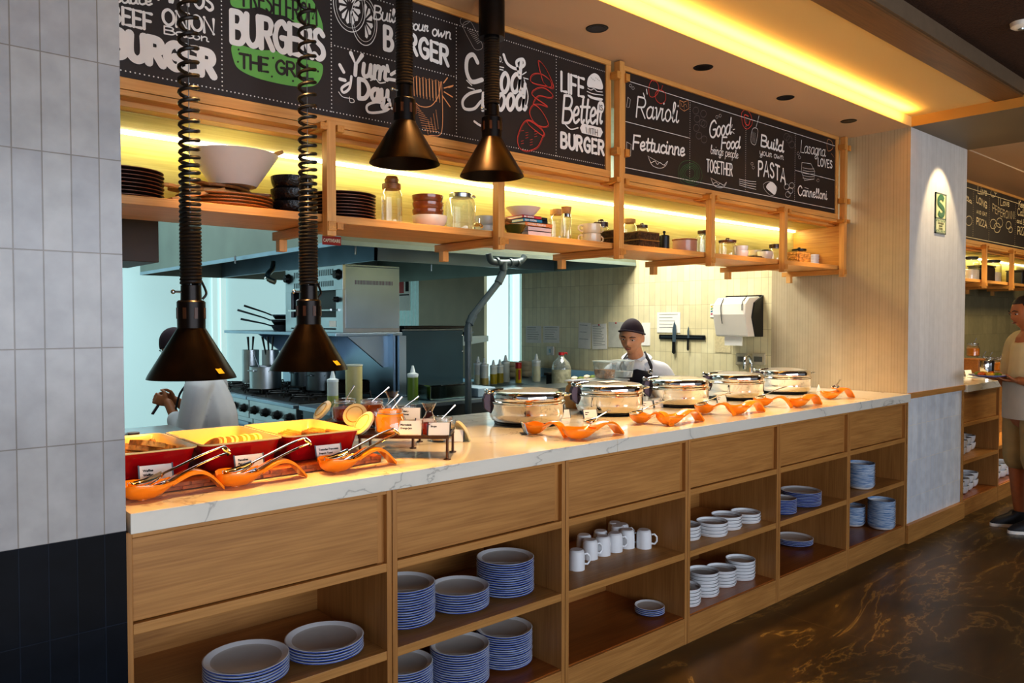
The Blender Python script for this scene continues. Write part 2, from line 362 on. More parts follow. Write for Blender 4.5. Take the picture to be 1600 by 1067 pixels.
for px in (336, 349): x = ony(px, 500, 7.17).x; mb.box(x-.03, x+.03, 7.16, 7.2, 0, 3.2)
mb.build('window_frame', pbr('mullion_pale', '#d8f4f2', .4, emit='#d8fbfa', es=.6), o)
sbox('wall_kitchen_left', WHITE, -1.1, -1.0, .4, 7.25, 0, 3.2)
sbox('ceiling_kitchen', pbr('kitchen_ceiling', '#aebfc0', .7), -1.0, XR+.3, .85, 7.25, 3.0, 3.1)
# pillar at the end of the counter: wallpaper above, white tile below
mb = MB().box(XR, XP, 0, 1.0, 1.005, 2.84); pil = mb.build('pillar', [PILW, PILWY]); struct(pil)
for p in pil.data.polygons:
    if abs(p.normal.x) > .5: p.material_index = 1
struct(MB().box(XR, XP-.012, .008, 1.0, 0, .985).build('pillar_tile', PILT))
mb = MB().box(XR+.0, XP+.005, -.012, .3, .975, 1.012); struct(mb.build('trim_1', OAK, bevel=.002))
mb = MB().box(XR+.0, XP+.0, -.02, .3, 0, .125).box(XP-.014, XP+.004, -.004, .3, .12, .98).box(XR, XR+.012, -.004, .3, .12, .98); struct(mb.build('baseboard_pillar', OAK, bevel=.002))
# ceilings: soffit over the counter, lit cove step, upper ceiling, oak beams, dark acoustic panel
struct(MB().box(-3, 12, 0, 1.0, 2.78, 2.84).build('ceiling_soffit', CEILM))
struct(MB().box(-3, XR, -.005, .0, 2.78, 2.845).build('ceiling_cove_step', CEILG))
struct(MB().box(-3, 12, -.5, 0, 2.845, 2.9).build('ceiling_upper', CEILG))
struct(MB().box(-3, XR, -.64, -.49, 2.838, 3.1).build('ceiling_beam_oak', BEAM, bevel=.003))
struct(MB().box(-3, XR, -.655, -.64, 2.85, 3.1).build('trim_2', pbr('taupe_trim', '#6b5a48', .6)))
struct(MB().box(-3, XR+6, -8, -.65, 2.93, 3.1).build('ceiling_acoustic', CARPC))
struct(MB().box(XR, XP+.02, -8, -.0, 2.78, 2.94).build('ceiling_beam_cross', pbr('cross_beam_paint', '#7c6f5c', .5, scale=2)))
struct(MB().box(XR-.006, XR, -8, -.0, 2.78, 2.94).build('trim_3', CROSSB))
struct(MB().box(XP+.02, 12, -8, 0, 2.79, 2.94).build('ceiling_bay', CEILM))
# bay beyond the pillar
sbox('wall_bay_back', TILEOL, XP, 12, 1.0, 1.1, 0, 2.8)
sbox('wall_far', pbr('far_wall_brown', '#4a3a28', .6), 12, 12.1, -8, 1.1, 0, 3.1)
# skirting of dining side behind the camera: window wall that lights the room
# downlights
def downlight(x, y, z, label, lum=None, grp='downlights in the soffit'):
    t = thing('downlight', label, 'downlight', (x, y, z), group=grp)
    MB().lathe([(.034, -.001), (.046, -.003), (.05, 0), (.048, .001)], 28).build('trim_ring', BLACK, t)
    MB().lathe([(0, .0), (.036, -.0006), (.034, -.002), (.0, -.0012)], 24).build('reflector', BLACKM, t)
    return t
names = ['above the left menu board near lamp', 'above the gap between the two menu boards', 'over the middle of the second menu board', 'nearest the pillar']
names = ['round black downlight in soffit over the burger menu board', 'round black downlight in soffit over the ravioli lettering', 'round black downlight in soffit over the pasta lettering', 'round black downlight in soffit nearest the wallpapered pillar']
for (q, nm) in zip(((933, 44), (1099, 105), (1225, 153), (1325, 189)), names):
    p = onz(*q, 2.78); downlight(p.x, .2, 2.779, nm)
for (q, nm) in zip(((1548, 255), (1597, 272)), ('round black downlight over the far bay, nearer the pillar', 'round black downlight over the far bay at photo edge')):
    p = onz(*q, 2.79); downlight(p.x, p.y, 2.789, nm)
t = thing('smoke_detector', 'small white disc on the dark acoustic ceiling at top right', 'detector', tuple(onz(1596, 35, 2.93)))
MB().lathe([(0, -.03), (.03, -.03), (.045, -.02), (.048, 0)], 24).build('body', WHITE, t); MB().lathe([(0, -.036), (.012, -.036), (.014, -.029)], 16).build('sensor', STEEL, t)
# exit-safety sign on the pillar
p0 = ony(1460.5, 301, 0); p1 = ony(1476, 367, 0)
t = thing('safety_sign', 'green S safety sign with striped lower panel on the pillar', 'sign', (p0.x, -.003, p1.z))
wd = p1.x-p0.x; hh = .285; zc = hh*.38
MB().box(0, wd, -.004, 0, zc, hh).build('sign_plate', pbr('sign_cream', '#d8d89c', .5), t)
mb = MB()
for a in ((0, .012, 0, hh), (wd-.012, wd, 0, hh), (0, wd, hh-.009, hh), (0, wd, 0, .009), (0, wd, zc-.006, zc+.003)): mb.box(a[0], a[1], -.006, -.0, a[2], a[3])
mb.build('border', pbr('sign_grey_green', '#55665c', .5), t)
mb = MB(); S = [(.78, .86), (.62, .97), (.4, .97), (.2, .84), (.2, .64), (.42, .53), (.62, .45), (.8, .33), (.8, .14), (.6, .02), (.38, .02), (.2, .14)]
pts = catmull([(x*wd*.8+wd*.1, -.0068, zc+.02+(hh-zc-.045)*z) for x, z in S], 5)
mb.tube(pts, .019, 8, ry=.001, up=(1, 0, 0)); mb.build('letter', pbr('sign_green', '#126044', .5), t)
mb = MB()
for k in range(-3, 9):
    pass
mb.box(.012, wd-.012, -.0045, 0, .01, zc-.006); mb.build('lower_plate', pbr('sign_cream2', '#d8d8a8', .5), t)
mb = MB()
for k in range(6):
    x = .014+k*(wd-.028)/6; mb.prism([(x, .012), (x+.012, .012), (x+.022, .026), (x+.01, .026)], -.0055, -.0046); mb.prism([(x, zc-.024), (x+.012, zc-.024), (x+.022, zc-.01), (x+.01, zc-.01)], -.0055, -.0046)
mb.build('stripes', pbr('sign_green2', '#126044', .5), t)
mb = MB()
for i, s in enumerate(('ZONA SEGURA', 'EN CASO', 'DE SISMOS')):
    text_mb(s, .019, frame((wd/2, -.0056, zc*.62-i*.019), (1, 0, 0), (0, 0, 1)), bold=.0004, align='CENTER', xs=.8, mb=mb)
mb.build('lettering', INK, t)
DX = [.535, 1.335, 2.13, 2.93, 3.73, 4.53, 5.355]
ZT, ZM = 1.01, .957
cabn = ['first oak cabinet bay next to the tiled wall, holding two low plate stacks', 'second oak cabinet bay, holding tall stacks of blue edged plates', 'third oak cabinet bay, holding upturned mugs and saucers',
        'fourth oak cabinet bay, holding white round dishes', 'fifth oak cabinet bay, holding low stacks of blue edged plates', 'sixth oak cabinet bay against the pillar, holding tall bowl stacks']
def cabinet(x0, x1, label, depth=.5, shelves=(.415,), panel=True, y0=0.0, group='oak cabinet bays under the marble counter', flat=True):
    t = thing('counter_cabinet', label, 'cabinet', (x0, y0, 0), group=group); w = x1-x0; g = .0015
    MB().box(g, .02, 0, depth, 0, ZM).build('side_panel', OAKV, t, bevel=.0015)
    MB().box(w-.02, w-g, 0, depth, 0, ZM).build('side_panel', OAKV, t, bevel=.0015)
    MB().box(.02, w-.02, depth-.015, depth, .12, ZM).build('back_panel', OAKP, t)
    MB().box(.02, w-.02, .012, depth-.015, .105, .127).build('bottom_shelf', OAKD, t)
    MB().box(.02, w-.02, .001, .02, 0, .122).build('plinth_panel', OAKP, t, bevel=.0015)
    for z in shelves: MB().box(.02, w-.02, .002, depth-.015, z-.016, z+.014).build('shelf', OAKD if 0 else OAK, t, bevel=.0015)
    if panel:
        MB().box(.02, w-.02, .001, depth-.015, .688, .716).build('rail', OAK, t, bevel=.0015)
        MB().box(.02, w-.02, .001, .03, .94, ZM).build('top_rail', OAK, t, bevel=.001)
        MB().box(.022, w-.045, .014, .032, .719, .936).build('front_panel', OAKP, t, bevel=.0015)
        MB().box(w-.045, w-.02, .02, .034, .716, .94).build('filler_strip', OAKV, t)
    return t
for i in range(6): cabinet(DX[i], DX[i+1], cabn[i])
# kitchen-side steel base under the marble and the marble slabs
tag(MB().box(.56, 5.34, .53, 1.02, 0, ZM-.002).build('base_cabinet', STEELD), 'steel cabinet carcass carrying the marble on kitchen side', 'cabinet')
tag(MB().box(.545, 2.408, -.025, 1.05, ZM, ZT).build('marble_worktop', MARBLE, bevel=.0015), 'white veined marble worktop slab under the food trays', 'worktop', 'marble slabs on the long counter')
tag(MB().box(2.4095, 5.357, -.025, 1.05, ZM, ZT).build('marble_worktop', MARBLE, bevel=.0015), 'white veined marble worktop slab under the chafing dishes', 'worktop', 'marble slabs on the long counter')
# second counter beyond the pillar
g2 = 'cabinet bays beyond the pillar'
cabinet(XP+.005, 7.22, 'oak cabinet just beyond the white tiled pillar, with white bowls on two shelves', group=g2)
tag(MB().box(XP+.012, 7.242, -.025, 1.0, ZM, ZT).build('marble_worktop', MARBLE, bevel=.0015), 'short marble worktop beyond the pillar where the man holds a plate', 'worktop')
t = thing('counter_cabinet', 'lower oak cabinet at far right behind the man, one row of bowls', 'cabinet', (7.225, 0, 0), group=g2)
MB().box(0, 1.2, .30, .33, .44, .955).build('upper_panel', OAKP, t); MB().box(0, 1.2, .30, .33, .12, .41).build('back_panel', OAKP, t)
MB().box(0, 1.2, .04, .33, .41, .44).build('shelf', OAK, t, bevel=.0015); MB().box(0, 1.2, .012, .33, .105, .127).build('bottom_shelf', OAKD, t)
MB().box(0, 1.2, .001, .02, 0, .122).build('plinth_panel', OAKP, t); MB().box(.75, .77, .05, .33, .12, .41).build('divider', OAKV, t)

tag(MB().box(7.243, 8.44, .27, .998, ZM, ZT).build('marble_worktop', MARBLE, bevel=.0015), 'set back marble worktop behind the man at far right', 'worktop')
tag(MB().box(7.23, 8.43, .335, .99, 0, ZM-.001).build('base_cabinet', STEELD), 'steel carcass behind the far right oak panel', 'cabinet')
# ------------------------------------------------------------------ overhead oak rack with menu boards
YF = .45; PX = [1.338, 2.14, 2.92, 3.70, 4.49, 5.29]
def overhead(x0, x1, posts, tall, label, lastwall=True):
    t = thing('overhead_shelf', label, 'shelf', (0, 0, 0)); e = .002
    MB().box(x0, x1, YF-.005, .83, 1.858, 1.886).build('shelf_board', OAKO, t, bevel=.0015)
    MB().box(x0, x1, .815, .835, 1.886, 2.165).build('back_panel', NICHE, t)
    MB().box(x0, x1, .56, .83, 2.165, 2.18).build('top_panel', NICHE, t)
    MB().box(x0, x1, YF+.05, YF+.11, 2.168, 2.215).build('rail', OAKO, t, bevel=.0015)
    MB().box(x0, x1, YF-.012, YF+.05, 2.185, 2.203).build('rail', OAKO, t, bevel=.0015)
    MB().box(x0, x1, .80, .812, 2.150, 2.164).build('led_strip', emis('led_strip_glow', (1, .95, .75), 5), t)
    for k, px in enumerate(posts):
        top = 2.775 if k in tall else 2.215
        MB().box(px-.018, px+.018, YF-.052, YF-.014, 1.805, top).build('post', OAKOV, t, bevel=.0015)
        MB().box(px-.016, px+.016, YF-.058, .87, 1.822, 1.856).build('bracket', OAKOY, t, bevel=.0015)
        MB().box(px-.016, px+.016, .80, .835, 1.775, 1.822).build('bracket_stub', OAKOV, t, bevel=.0015)
        if px+.07 < x1: MB().box(px+.034, px+.06, YF-.03, .6, 1.832, 1.857).build('bracket_rail', OAKOY, t, bevel=.001)
        for s in (-.033, .034):
            if px+s+.015 < x1: MB().box(px+s-.014, px+s+.014, YF-.062, YF+.05, 2.178, 2.203).build('bracket_block', OAKOY, t, bevel=.001)
        if k in tall:
            for z in (2.33, 2.70):
                for s in (-.033, .034):
                    if px+s+.015 < x1: MB().box(px+s-.015, px+s+.014, YF-.062, YF-.02, z-.018, z+.018).build('frame_clip', OAKOY, t, bevel=.001)
    return t
ov = overhead(.54, XR-.003, PX, (2, 5), 'long honey oak overhead shelf with posts and glowing strip above the counter')
MB().box(XR-.02, XR-.004, YF-.02, .83, 1.856, 2.2).build('end_panel', OAKOY, ov)
ov2 = overhead(XP+.003, 11, [6.55, 7.35, 8.14, 8.93, 9.7], (), 'overhead oak shelf of the bay beyond the pillar')
def board(x0, x1, label, z0=2.205, z1=2.779, fr=.036):
    t = thing('menu_board', label, 'menu board', (0, 0, 0), group='black menu boards under the soffit'); y0, y1 = YF-.0115, YF+.03
    MB().box(x0+fr, x1-fr, YF-.002, YF+.02, z0+fr, z1-fr*.7).build('board_panel', BOARDM, t)
    for a in ((x0, x1, z0, z0+fr), (x0, x1, z1-fr*.7, z1)): MB().box(a[0], a[1], y0, y1, a[2], a[3]).build('frame_rail', OAKO, t, bevel=.002)
    for a in ((x0, x0+fr), (x1-fr, x1)): MB().box(a[0], a[1], y0, y1, z0+fr, z1-fr*.7).build('frame_stile', OAKOV, t, bevel=.002)
    return t
BD1 = board(.542, 2.885, 'long black menu board with burger lettering and a green burger drawing')
BD2 = board(2.957, 5.262, 'black menu board with ravioli, fettucinne and pasta lettering')
BD3 = board(XP+.02, 11, 'black menu board beyond the pillar with pizza and peperonni lettering')
ZS = 1.8865
def X(px, y, py=340): return ony(px, py, y).x
def lathe_thing(name, label, cat, prof, m, loc, n=32, group=None, sx=1, sy=1, rz=0):
    o = MB().lathe(prof, n, sx=sx, sy=sy, cap=False).build(name, m, loc=loc); o.rotation_euler = (0, 0, rz); return tag(o, label, cat, group)
def plate_prof(r, h=.014, foot=.55, lip=.75, t=.003):
    return [(0, 0), (r*foot, 0), (r*lip, h*.25), (r, h-t), (r, h), (r*.985, h), (r*lip, h*.25+t), (r*foot, t), (0, t)]
def bowl_prof(r, h, t=.004, foot=.42, n=9, p=2.2):
    o = []; i = []
    for k in range(n+1):
        a = k/n; rr = r*(foot+(1-foot)*(1-(1-a)**p)**(1/p)) if p else r*(foot+(1-foot)*a)
        o.append((rr, h*a))
    for (rr, z) in reversed(o): i.append((max(rr-t, 0), max(z, t)))
    return [(0, 0)]+o+i+[(0, t)]
def cone_prof(r, h, foot, t=.004): return [(0, 0), (r*foot, 0), (r, h), (r-t, h), (r*foot-t, t), (0, t)]
def stack(name, mesh, x, y, z, n, dz, where, cat, group, jit=.0012, desc='plate', rz=True, tilt=0):
    """n copies of one mesh, each a thing of its own, labelled by its rank from the top"""
    out = []
    for k in range(n):
        o = bpy.data.objects.new(name, mesh); COL.objects.link(o)
        o.location = (x+R.uniform(-jit, jit), y+R.uniform(-jit, jit), z+k*dz)
        if rz: o.rotation_euler = (0, 0, R.uniform(0, 6.28))
        rk = n-1-k
        lab = ('top ' if rk == 0 else 'bottom ' if k == 0 else ORD[rk]+' ')+desc+(' ' if rk == 0 or k == 0 else ' from top ')+where
        tag(o, lab, cat, group if n > 1 else None); out.append(o)
    return out
DARKP = pbr('dark_stoneware', '#2a1c18', .3, var=.2, scale=30); DARKRIM = pbr('brown_edge', '#7a4c33', .4)
def rimmed(prof, n, m1, m2, r, name, nlast=2):
    mb = MB(); mb.lathe(prof, n, cap=False); me = mb.mesh(name, [m1, m2])
    for p in me.polygons:
        if all((me.vertices[i].co.x**2+me.vertices[i].co.y**2)**.5 > r*.97 for i in p.vertices): p.material_index = 1
    return me
pm = rimmed([(0, 0), (.085, 0), (.118, .004), (.128, .012), (.128, .0145), (.125, .0145), (.115, .007), (.085, .003), (0, .003)], 40, DARKP, DARKRIM, .128, 'dark_plate')
stack('dark_plate', pm, X(191, .64), .64, ZS, 8, .0125, 'in stack beside tiled wall on overhead shelf', 'plate', 'dark plates stacked beside the tiled wall', desc='dark plate')
stack('dark_plate', pm, X(537, .66), .66, ZS, 9, .0125, 'in stack just right of first shelf post', 'plate', 'dark brown edged plates right of first post', desc='dark plate')
# round wooden trays with paddles, white bowl
tm = rimmed([(0, 0), (.14, 0), (.165, .012), (.165, .015), (.16, .015), (.137, .004), (0, .004)], 40, WOODK, WOODK, 9, 'wood_tray')
tx = X(352, .64)
stack('wooden_tray', tm, tx, .64, ZS, 4, .0115, 'under the paddles and white bowl on overhead shelf', 'tray', 'round wooden trays under the white bowl', desc='brown wooden tray')
zt = ZS+4*.0115+.004
def paddle(x, y, z, rz, label, L=.34, w=.075, ry=0):
    t = thing('wooden_paddle', label, 'serving paddle', (x, y, z), rz, 'wooden paddles on the round trays'); t.rotation_euler = (0, ry, rz)
    pts = [(-L*.5, -.012), (-L*.5-.012, 0), (-L*.5, .012), (-L*.18, .014)]+[(L*.16+(w*1.6)*cos(radians(a)), w*.9*sin(radians(a))) for a in range(150, -151, -20)]+[(-L*.18, -.014)]
    MB().prism(pts, 0, .011, axis=2).build('blade', WOODK if 'dark' in label else WOODL, t, bevel=.003); return t
paddle(tx-.07, .60, zt+.004, .35, 'light wooden paddle lying lowest on the round trays')
paddle(tx-.01, .66, zt+.018, 2.9, 'dark wooden paddle in middle of the pile on the round trays')
paddle(tx-.03, .64, zt+.032, .6, 'second dark wooden paddle, uppermost on the round trays')
o = thing('cutting_board', 'pale wooden cutting board leaning left against the round tray stack', 'cutting board', (X(262, .55), .56, ZS+.004)); o.rotation_euler = (0, radians(-17), .1)
MB().box(0, .16, -.05, .05, 0, .012).build('board', WOODL, o, bevel=.003); MB().box(.16, .21, -.014, .014, 0, .012).build('handle', WOODL, o, bevel=.003)
WBOWL = pbr('white_bowl_matt', '#d9d0c8', .45, var=.02)
bx = X(357, .70); bz = zt+.046
lathe_thing('mixing_bowl', 'large white conical bowl on top of the wooden trays', 'bowl', cone_prof(.155, .115, .5, .005), WBOWL, (bx, .645, bz), 48)
o = MB().box(-.11, .11, -.02, .02, 0, .014).build('wooden_spatula', WOODL, loc=(bx+.10, .66, bz+.10), bevel=.003); o.rotation_euler = (0, radians(-27), .2); tag(o, 'light wooden spatula handle sticking out of large white bowl', 'spatula')
BLK = pbr('black_speckled_glaze', '#191516', .25, var=.8, scale=120, bump=.3)
bm_ = MB().lathe(bowl_prof(.078, .055, .004, .5), 36, cap=False).mesh('black_bowl', BLK)
stack('black_bowl', bm_, X(456, .62), .62, ZS, 3, .047, 'of three stacked left of first shelf post', 'bowl', 'black bowls left of the first post', desc='black glazed bowl', jit=.004)
def jar(x, y, r, h, lid, label, lidm, neck=.82, lidh=.02, knob=0, content=None, body=GLASS, z=ZS, name='glass_jar', cat='jar', group=None, extra=None):
    t = thing(name, label, cat, (x, y, z), group=group)
    MB().lathe([(0, .004), (r*.8, 0), (r, .01), (r, h*.8), (r*.97, h*.86), (r*neck, h*.93), (r*neck, h)], 32, cap=False).build('body', body, t)
    if lid: MB().lathe([(0, h-.004), (r*neck*1.05, h-.004), (r*neck*1.08, h+lidh*.2), (r*neck*1.08, h+lidh), (r*neck, h+lidh*1.1), (0, h+lidh*1.1)], 28).build('lid', lidm, t)
    if knob: MB().lathe([(0, h+lidh), (knob, h+lidh), (knob*1.15, h+lidh+knob*.7), (knob*.9, h+lidh+knob*1.2), (0, h+lidh+knob*1.3)], 20).build('knob', lidm, t)
    if content: MB().lathe([(0, .006), (r*.86, .006), (r*.95, .014), (r*.95, h*content[0]), (r*.8, h*content[0]+.004), (0, h*content[0]+.006)], 24).build('contents', content[1], t)
    return t
jar(X(612, .60), .60, .044, .155, 1, 'clear glass jar with round wooden lid left of the brown bowls', WOODK, knob=.026, lidh=.018)
BRB = pbr('brown_glaze', '#8a4a22', .15, coat=.5, var=.12, scale=12)
WB2 = pbr('white_bowl_glaze', '#e9e0d2', .25)
wx = X(667, .58)
lathe_thing('white_bowl', 'wide white bowl carrying three brown bowls, overhead shelf', 'bowl', bowl_prof(.074, .052, .004, .45), WB2, (wx, .56, ZS), 36)
bm_ = MB().lathe(bowl_prof(.066, .04, .0035, .6), 36, cap=False).mesh('brown_bowl', BRB)
stack('brown_bowl', bm_, wx-.004, .565, ZS+.038, 3, .0295, 'of three stacked in the wide white bowl', 'bowl', 'brown glazed bowls in the white bowl', desc='brown glazed bowl', jit=.003)
# drink dispenser
dx = X(722, .60); t = thing('drink_dispenser', 'ribbed glass drink dispenser with metal lid and tap beside the shelf post', 'dispenser', (dx, .61, ZS))
mb = MB(); n = 72; prof = [(.058, 0), (.066, .01), (.067, .125), (.06, .148), (.046, .158)]
mb.loft([[(r*(1+.02*(k % 2))*cos(2*pi*k/n), r*(1+.02*(k % 2))*sin(2*pi*k/n), z) for k in range(n)] for r, z in prof], caps=False); mb.build('body', GLASSR, t)
MB().lathe([(0, .156), (.05, .156), (.052, .172), (.046, .176), (0, .178)], 28).build('lid', STEEL, t); MB().tube([(.052, -.01, .165), (.066, -.014, .168), (.07, -.014, .162)], .006).build('clasp', STEEL, t)
mb = MB().tube([(.03, -.062, .035), (.04, -.085, .035)], .009).tube([(.038, -.082, .04), (.038, -.084, .06)], .004).tube([(.04, -.085, .035), (.045, -.095, .022)], .007); mb.build('tap', CHROME, t)
gb = MB().lathe(bowl_prof(.05, .05, .0035, .5), 30, cap=False).mesh('grey_bowl', pbr('grey_glaze', '#a9b0ac', .3))
stack('grey_bowl', gb, X(757, .66), .66, ZS, 2, .044, 'of two stacked behind second shelf post', 'bowl', 'grey bowls behind the second post', desc='grey bowl')
lathe_thing('green_bowl', 'dark green pointed bowl left of the cookbooks', 'bowl', cone_prof(.058, .052, .4, .004), pbr('green_glaze', '#2f4320', .2, coat=.3, var=.15, scale=9), (X(802, .57), .56, ZS), 36)
mb = MB(); mb.box(-.03, .03, -.012, .012, 0, .012).box(-.02, .024, -.014, .01, .013, .025); o = mb.build('wooden_block', WOODK, loc=(X(786, .57), .545, ZS+.05), bevel=.003); o.rotation_euler = (0, .12, .3); tag(o, 'brown wooden piece lying across the green bowl', 'wood piece')
# books
def book(x, y, z, w, d, h, cov, label, title=None, tcol=CHALK, rz=0):
    t = thing('book', label, 'book', (x, y, z), rz, 'cookbooks stacked on the overhead shelf')
    MB().box(-w/2, w/2, -d/2, d/2, 0, .0018).box(-w/2, w/2, -d/2, d/2, h-.0018, h).box(-w/2, w/2, -d/2, -d/2+.002, 0, h).build('cover', cov, t)
    MB().box(-w/2+.004, w/2-.003, -d/2+.003, d/2-.004, .0018, h-.0018).build('pages', PAPER, t)
    if title: text_mb(title, h*.72, frame((-w*.42, -d/2-.0006, h*.25), (1, 0, 0), (0, 0, 1)), bold=.0006).build('title', tcol, t)
    return t
kx = X(823, .60); zz = ZS
for (w, h, c, lab, ti, dx_) in ((.155, .009, '#c23a2c', 'thin red book lowest in the cookbook stack', 'SABORES', .03), (.15, .022, '#d9cfd6', 'thick white book second from the bottom of cookbook stack', None, .02), (.15, .02, '#cfc4cc', 'white book below the orange one in cookbook stack', None, .02),
                          (.175, .019, '#e08a50', 'orange spined book in middle of cookbook stack', 'COCINA PERUANA', .015)):
    book(kx+dx_, .60, zz, w, .14, h, pbr('cover'+c, c, .5), lab, ti); zz += h+.0006
book(kx-.02, .60, zz, .12, .13, .016, pbr('cover_blue', '#3a8fb5', .5), 'blue spined book above the orange cookbook', 'GLN  COCINA'); book(kx+.062, .60, zz, .035, .12, .014, pbr('cover_black', '#20242c', .5), 'small black book beside the blue one')
book(kx+.062, .60, zz+.0145, .033, .12, .014, MATS['cover_black'], 'small black book beside the pink one, on top of another')
book(kx-.025, .60, zz+.0165, .12, .13, .014, pbr('cover_pink', '#c4444e', .5), 'pink spined book on top of the cookbook stack', 'SIN  RECETAS')
lathe_thing('white_bowl', 'white flat-based bowl standing on the cookbook stack', 'bowl', cone_prof(.083, .042, .55, .004), WBOWL, (kx-.022, .60, zz+.0315), 40)
jar(X(869, .70), .70, .042, .155, 1, 'glass jar with round wooden lid right of the cookbooks', WOODL, neck=.75, lidh=.022)
t = thing('glass_bottle', 'slim glass bottle with a cork stopper and metal collar', 'bottle', (X(885, .57), .57, ZS))
MB().lathe([(0, 0), (.024, 0), (.025, .01), (.025, .115), (.022, .13)], 24, cap=False).build('body', GLASS, t); MB().lathe([(.022, .122), (.024, .122), (.024, .137), (.02, .138)], 20).build('collar', CHROME, t); MB().lathe([(0, .136), (.02, .136), (.026, .172), (0, .174)], 20).build('stopper', CORK, t)
def mug_mesh_parts(r, h, m):
    a = MB().lathe([(0, 0), (r*.75, 0), (r*.92, h*.1), (r, h*.35), (r, h), (r-.004, h), (r-.004, h*.35), (r*.8, .005), (0, .005)], 32, cap=False).mesh('mug_body', m)
    b = MB().tube([(r*.97, 0, h*.82), (r+.014, 0, h*.86), (r+.026, 0, h*.7), (r+.026, 0, h*.45), (r+.014, 0, h*.3), (r*.97, 0, h*.3)], .0045, 8).mesh('mug_handle', m); return a, b
CRM = pbr('cream_cup', '#e3d3b6', .2, coat=.3)
ma, mb_ = mug_mesh_parts(.052, .052, CRM)
for k in range(2):
    t = thing('soup_cup', ('upper' if k else 'lower')+' cream two handled soup cup in front of shelf jars', 'cup', (X(922, .58), .575, ZS+k*.05), radians(-10), 'cream soup cups stacked on overhead shelf')
    o = bpy.data.objects.new('body', ma); COL.objects.link(o); o.parent = t
    for a in (0, pi): o = bpy.data.objects.new('handle', mb_); COL.objects.link(o); o.parent = t; o.rotation_euler = (0, 0, a)
DL = pbr('dark_wood_lid', '#3c2316', .35)
jar(X(939, .72), .72, .045, .125, 1, 'glass jar with dark lid behind the cream cups', DL, lidh=.02, knob=.014)
WICK = pbr('dark_wicker', '#453422', .8, var=.5, scale=60, bump=.8)
def wicker(x, y, w, d, h, label, m, band=True, vert=True):
    t = thing('wicker_basket', label, 'basket', (x, y, ZS)); mb = MB()
    mb.box(-w/2, w/2, -d/2, d/2, 0, .006)
    for sgn in (-1, 1): mb.box(-w/2, w/2, sgn*d/2-.004, sgn*d/2+.004, 0, h); mb.box(sgn*w/2-.004, sgn*w/2+.004, -d/2, d/2, 0, h)
    mb.build('basket_body', m, t)
    mb = MB()
    if vert:
        k = int(w/.008)
        for i in range(k+1): mb.tube([(-w/2+i*w/k, -d/2-.005, 0), (-w/2+i*w/k, -d/2-.005, h+.002)], .0034, 6)
        k = int(d/.008)
        for i in range(k+1): mb.tube([(-w/2-.005, -d/2+i*d/k, 0), (-w/2-.005, -d/2+i*d/k, h+.002)], .0034, 6)
    else:
        for q in range(int(h/.011)):
            z = .006+q*.011; k = 28; amp = .003*(1 if q % 2 else -1)
            mb.tube([(-w/2+i*w/k, -d/2-.006+amp*cos(i*pi), z) for i in range(k+1)], .0056, 6); mb.tube([(-w/2-.006+amp*cos(i*pi), -d/2+i*d/16, z) for i in range(17)], .0056, 6)
    mb.build('woven_strands', m, t)
    if band:
        mb = MB().tube([(-w/2-.008, d/2, h*.5), (-w/2-.009, -d/2-.009, h*.5), (w/2, -d/2-.01, h*.5)], .0035, 6).tube([(-w/2-.006, d/2, h), (-w/2-.006, -d/2-.006, h), (w/2, -d/2-.006, h)], .004, 6); mb.build('band', pbr('band_rattan', '#6b552c', .7), t)
    return t
wicker(X(952, .6)-.02, .60, .07, .15, .075, 'small dark stick basket half behind third shelf post', WICK)
wicker(X(996, .6), .60, .155, .16, .085, 'dark stick basket with rope band right of third post', WICK)
jar(X(982, .75), .755, .05, .17, 1, 'glass jar with brown lid just right of third post', CORK, lidh=.018)
jar(X(1002, .77), .765, .038, .155, 1, 'glass jar with dark knobbed lid behind the stick basket', DL, lidh=.012, knob=.01)
t = thing('pepper_grinder', 'black grinder with top knob right of the dark basket', 'grinder', (X(1038, .6), .60, ZS))
MB().lathe([(0, 0), (.03, 0), (.03, .09), (.027, .094), (0, .095)], 24).build('body', BLACK, t); MB().lathe([(0, .095), (.006, .095), (.005, .105), (.009, .11), (.008, .118), (0, .12)], 16).build('knob', BLACK, t)
PINK = pbr('rose_plastic', '#c79f92', .2, alpha=.85, coat=.3)
t = thing('storage_canister', 'rose tinted clear canister between grinder and fourth post', 'canister', (X(1070, .6), .60, ZS))
MB().lathe([(0, 0), (.068, 0), (.07, .006), (.07, .078), (.067, .082), (0, .083)], 40).build('body', PINK, t); MB().lathe([(.07, .076), (.073, .077), (.073, .084), (.068, .086)], 40).build('rim', WOODK, t)
jar(X(1098, .7), .68, .062, .15, 1, 'big glass jar with brown lid directly behind fourth post', DL, lidh=.016, neck=.7)
GL2 = glass('grey_glass', (.8, .86, .86), body=.18)
jar(X(1114, .7), .76, .05, .155, 0, 'tall grey open glass jar right of fourth post', DL, body=GL2)
jar(X(1137, .58), .58, .052, .095, 1, 'glass jar with flat brown handled lid right of fourth post', pbr('lid_brown', '#5c3423', .3), lidh=.01, knob=.012, neck=.95)
w3 = MB().lathe(bowl_prof(.045, .045, .003, .5), 30, cap=False).mesh('small_white_bowl', PORC)
stack('white_bowl', w3, X(1158, .55), .55, ZS, 2, .03, 'of two stacked between fourth and fifth posts', 'bowl', 'small white bowls between fourth and fifth posts', desc='small white bowl')
o = MB().box(-.06, .06, -.05, .05, 0, .01).box(-.05, .05, -.04, .04, .01, .018).build('serving_tray', pbr('tray_dark', '#33201c', .3), loc=(X(1176, .54), .54, ZS), bevel=.002); tag(o, 'low dark lacquered tray in front of the white containers', 'tray')
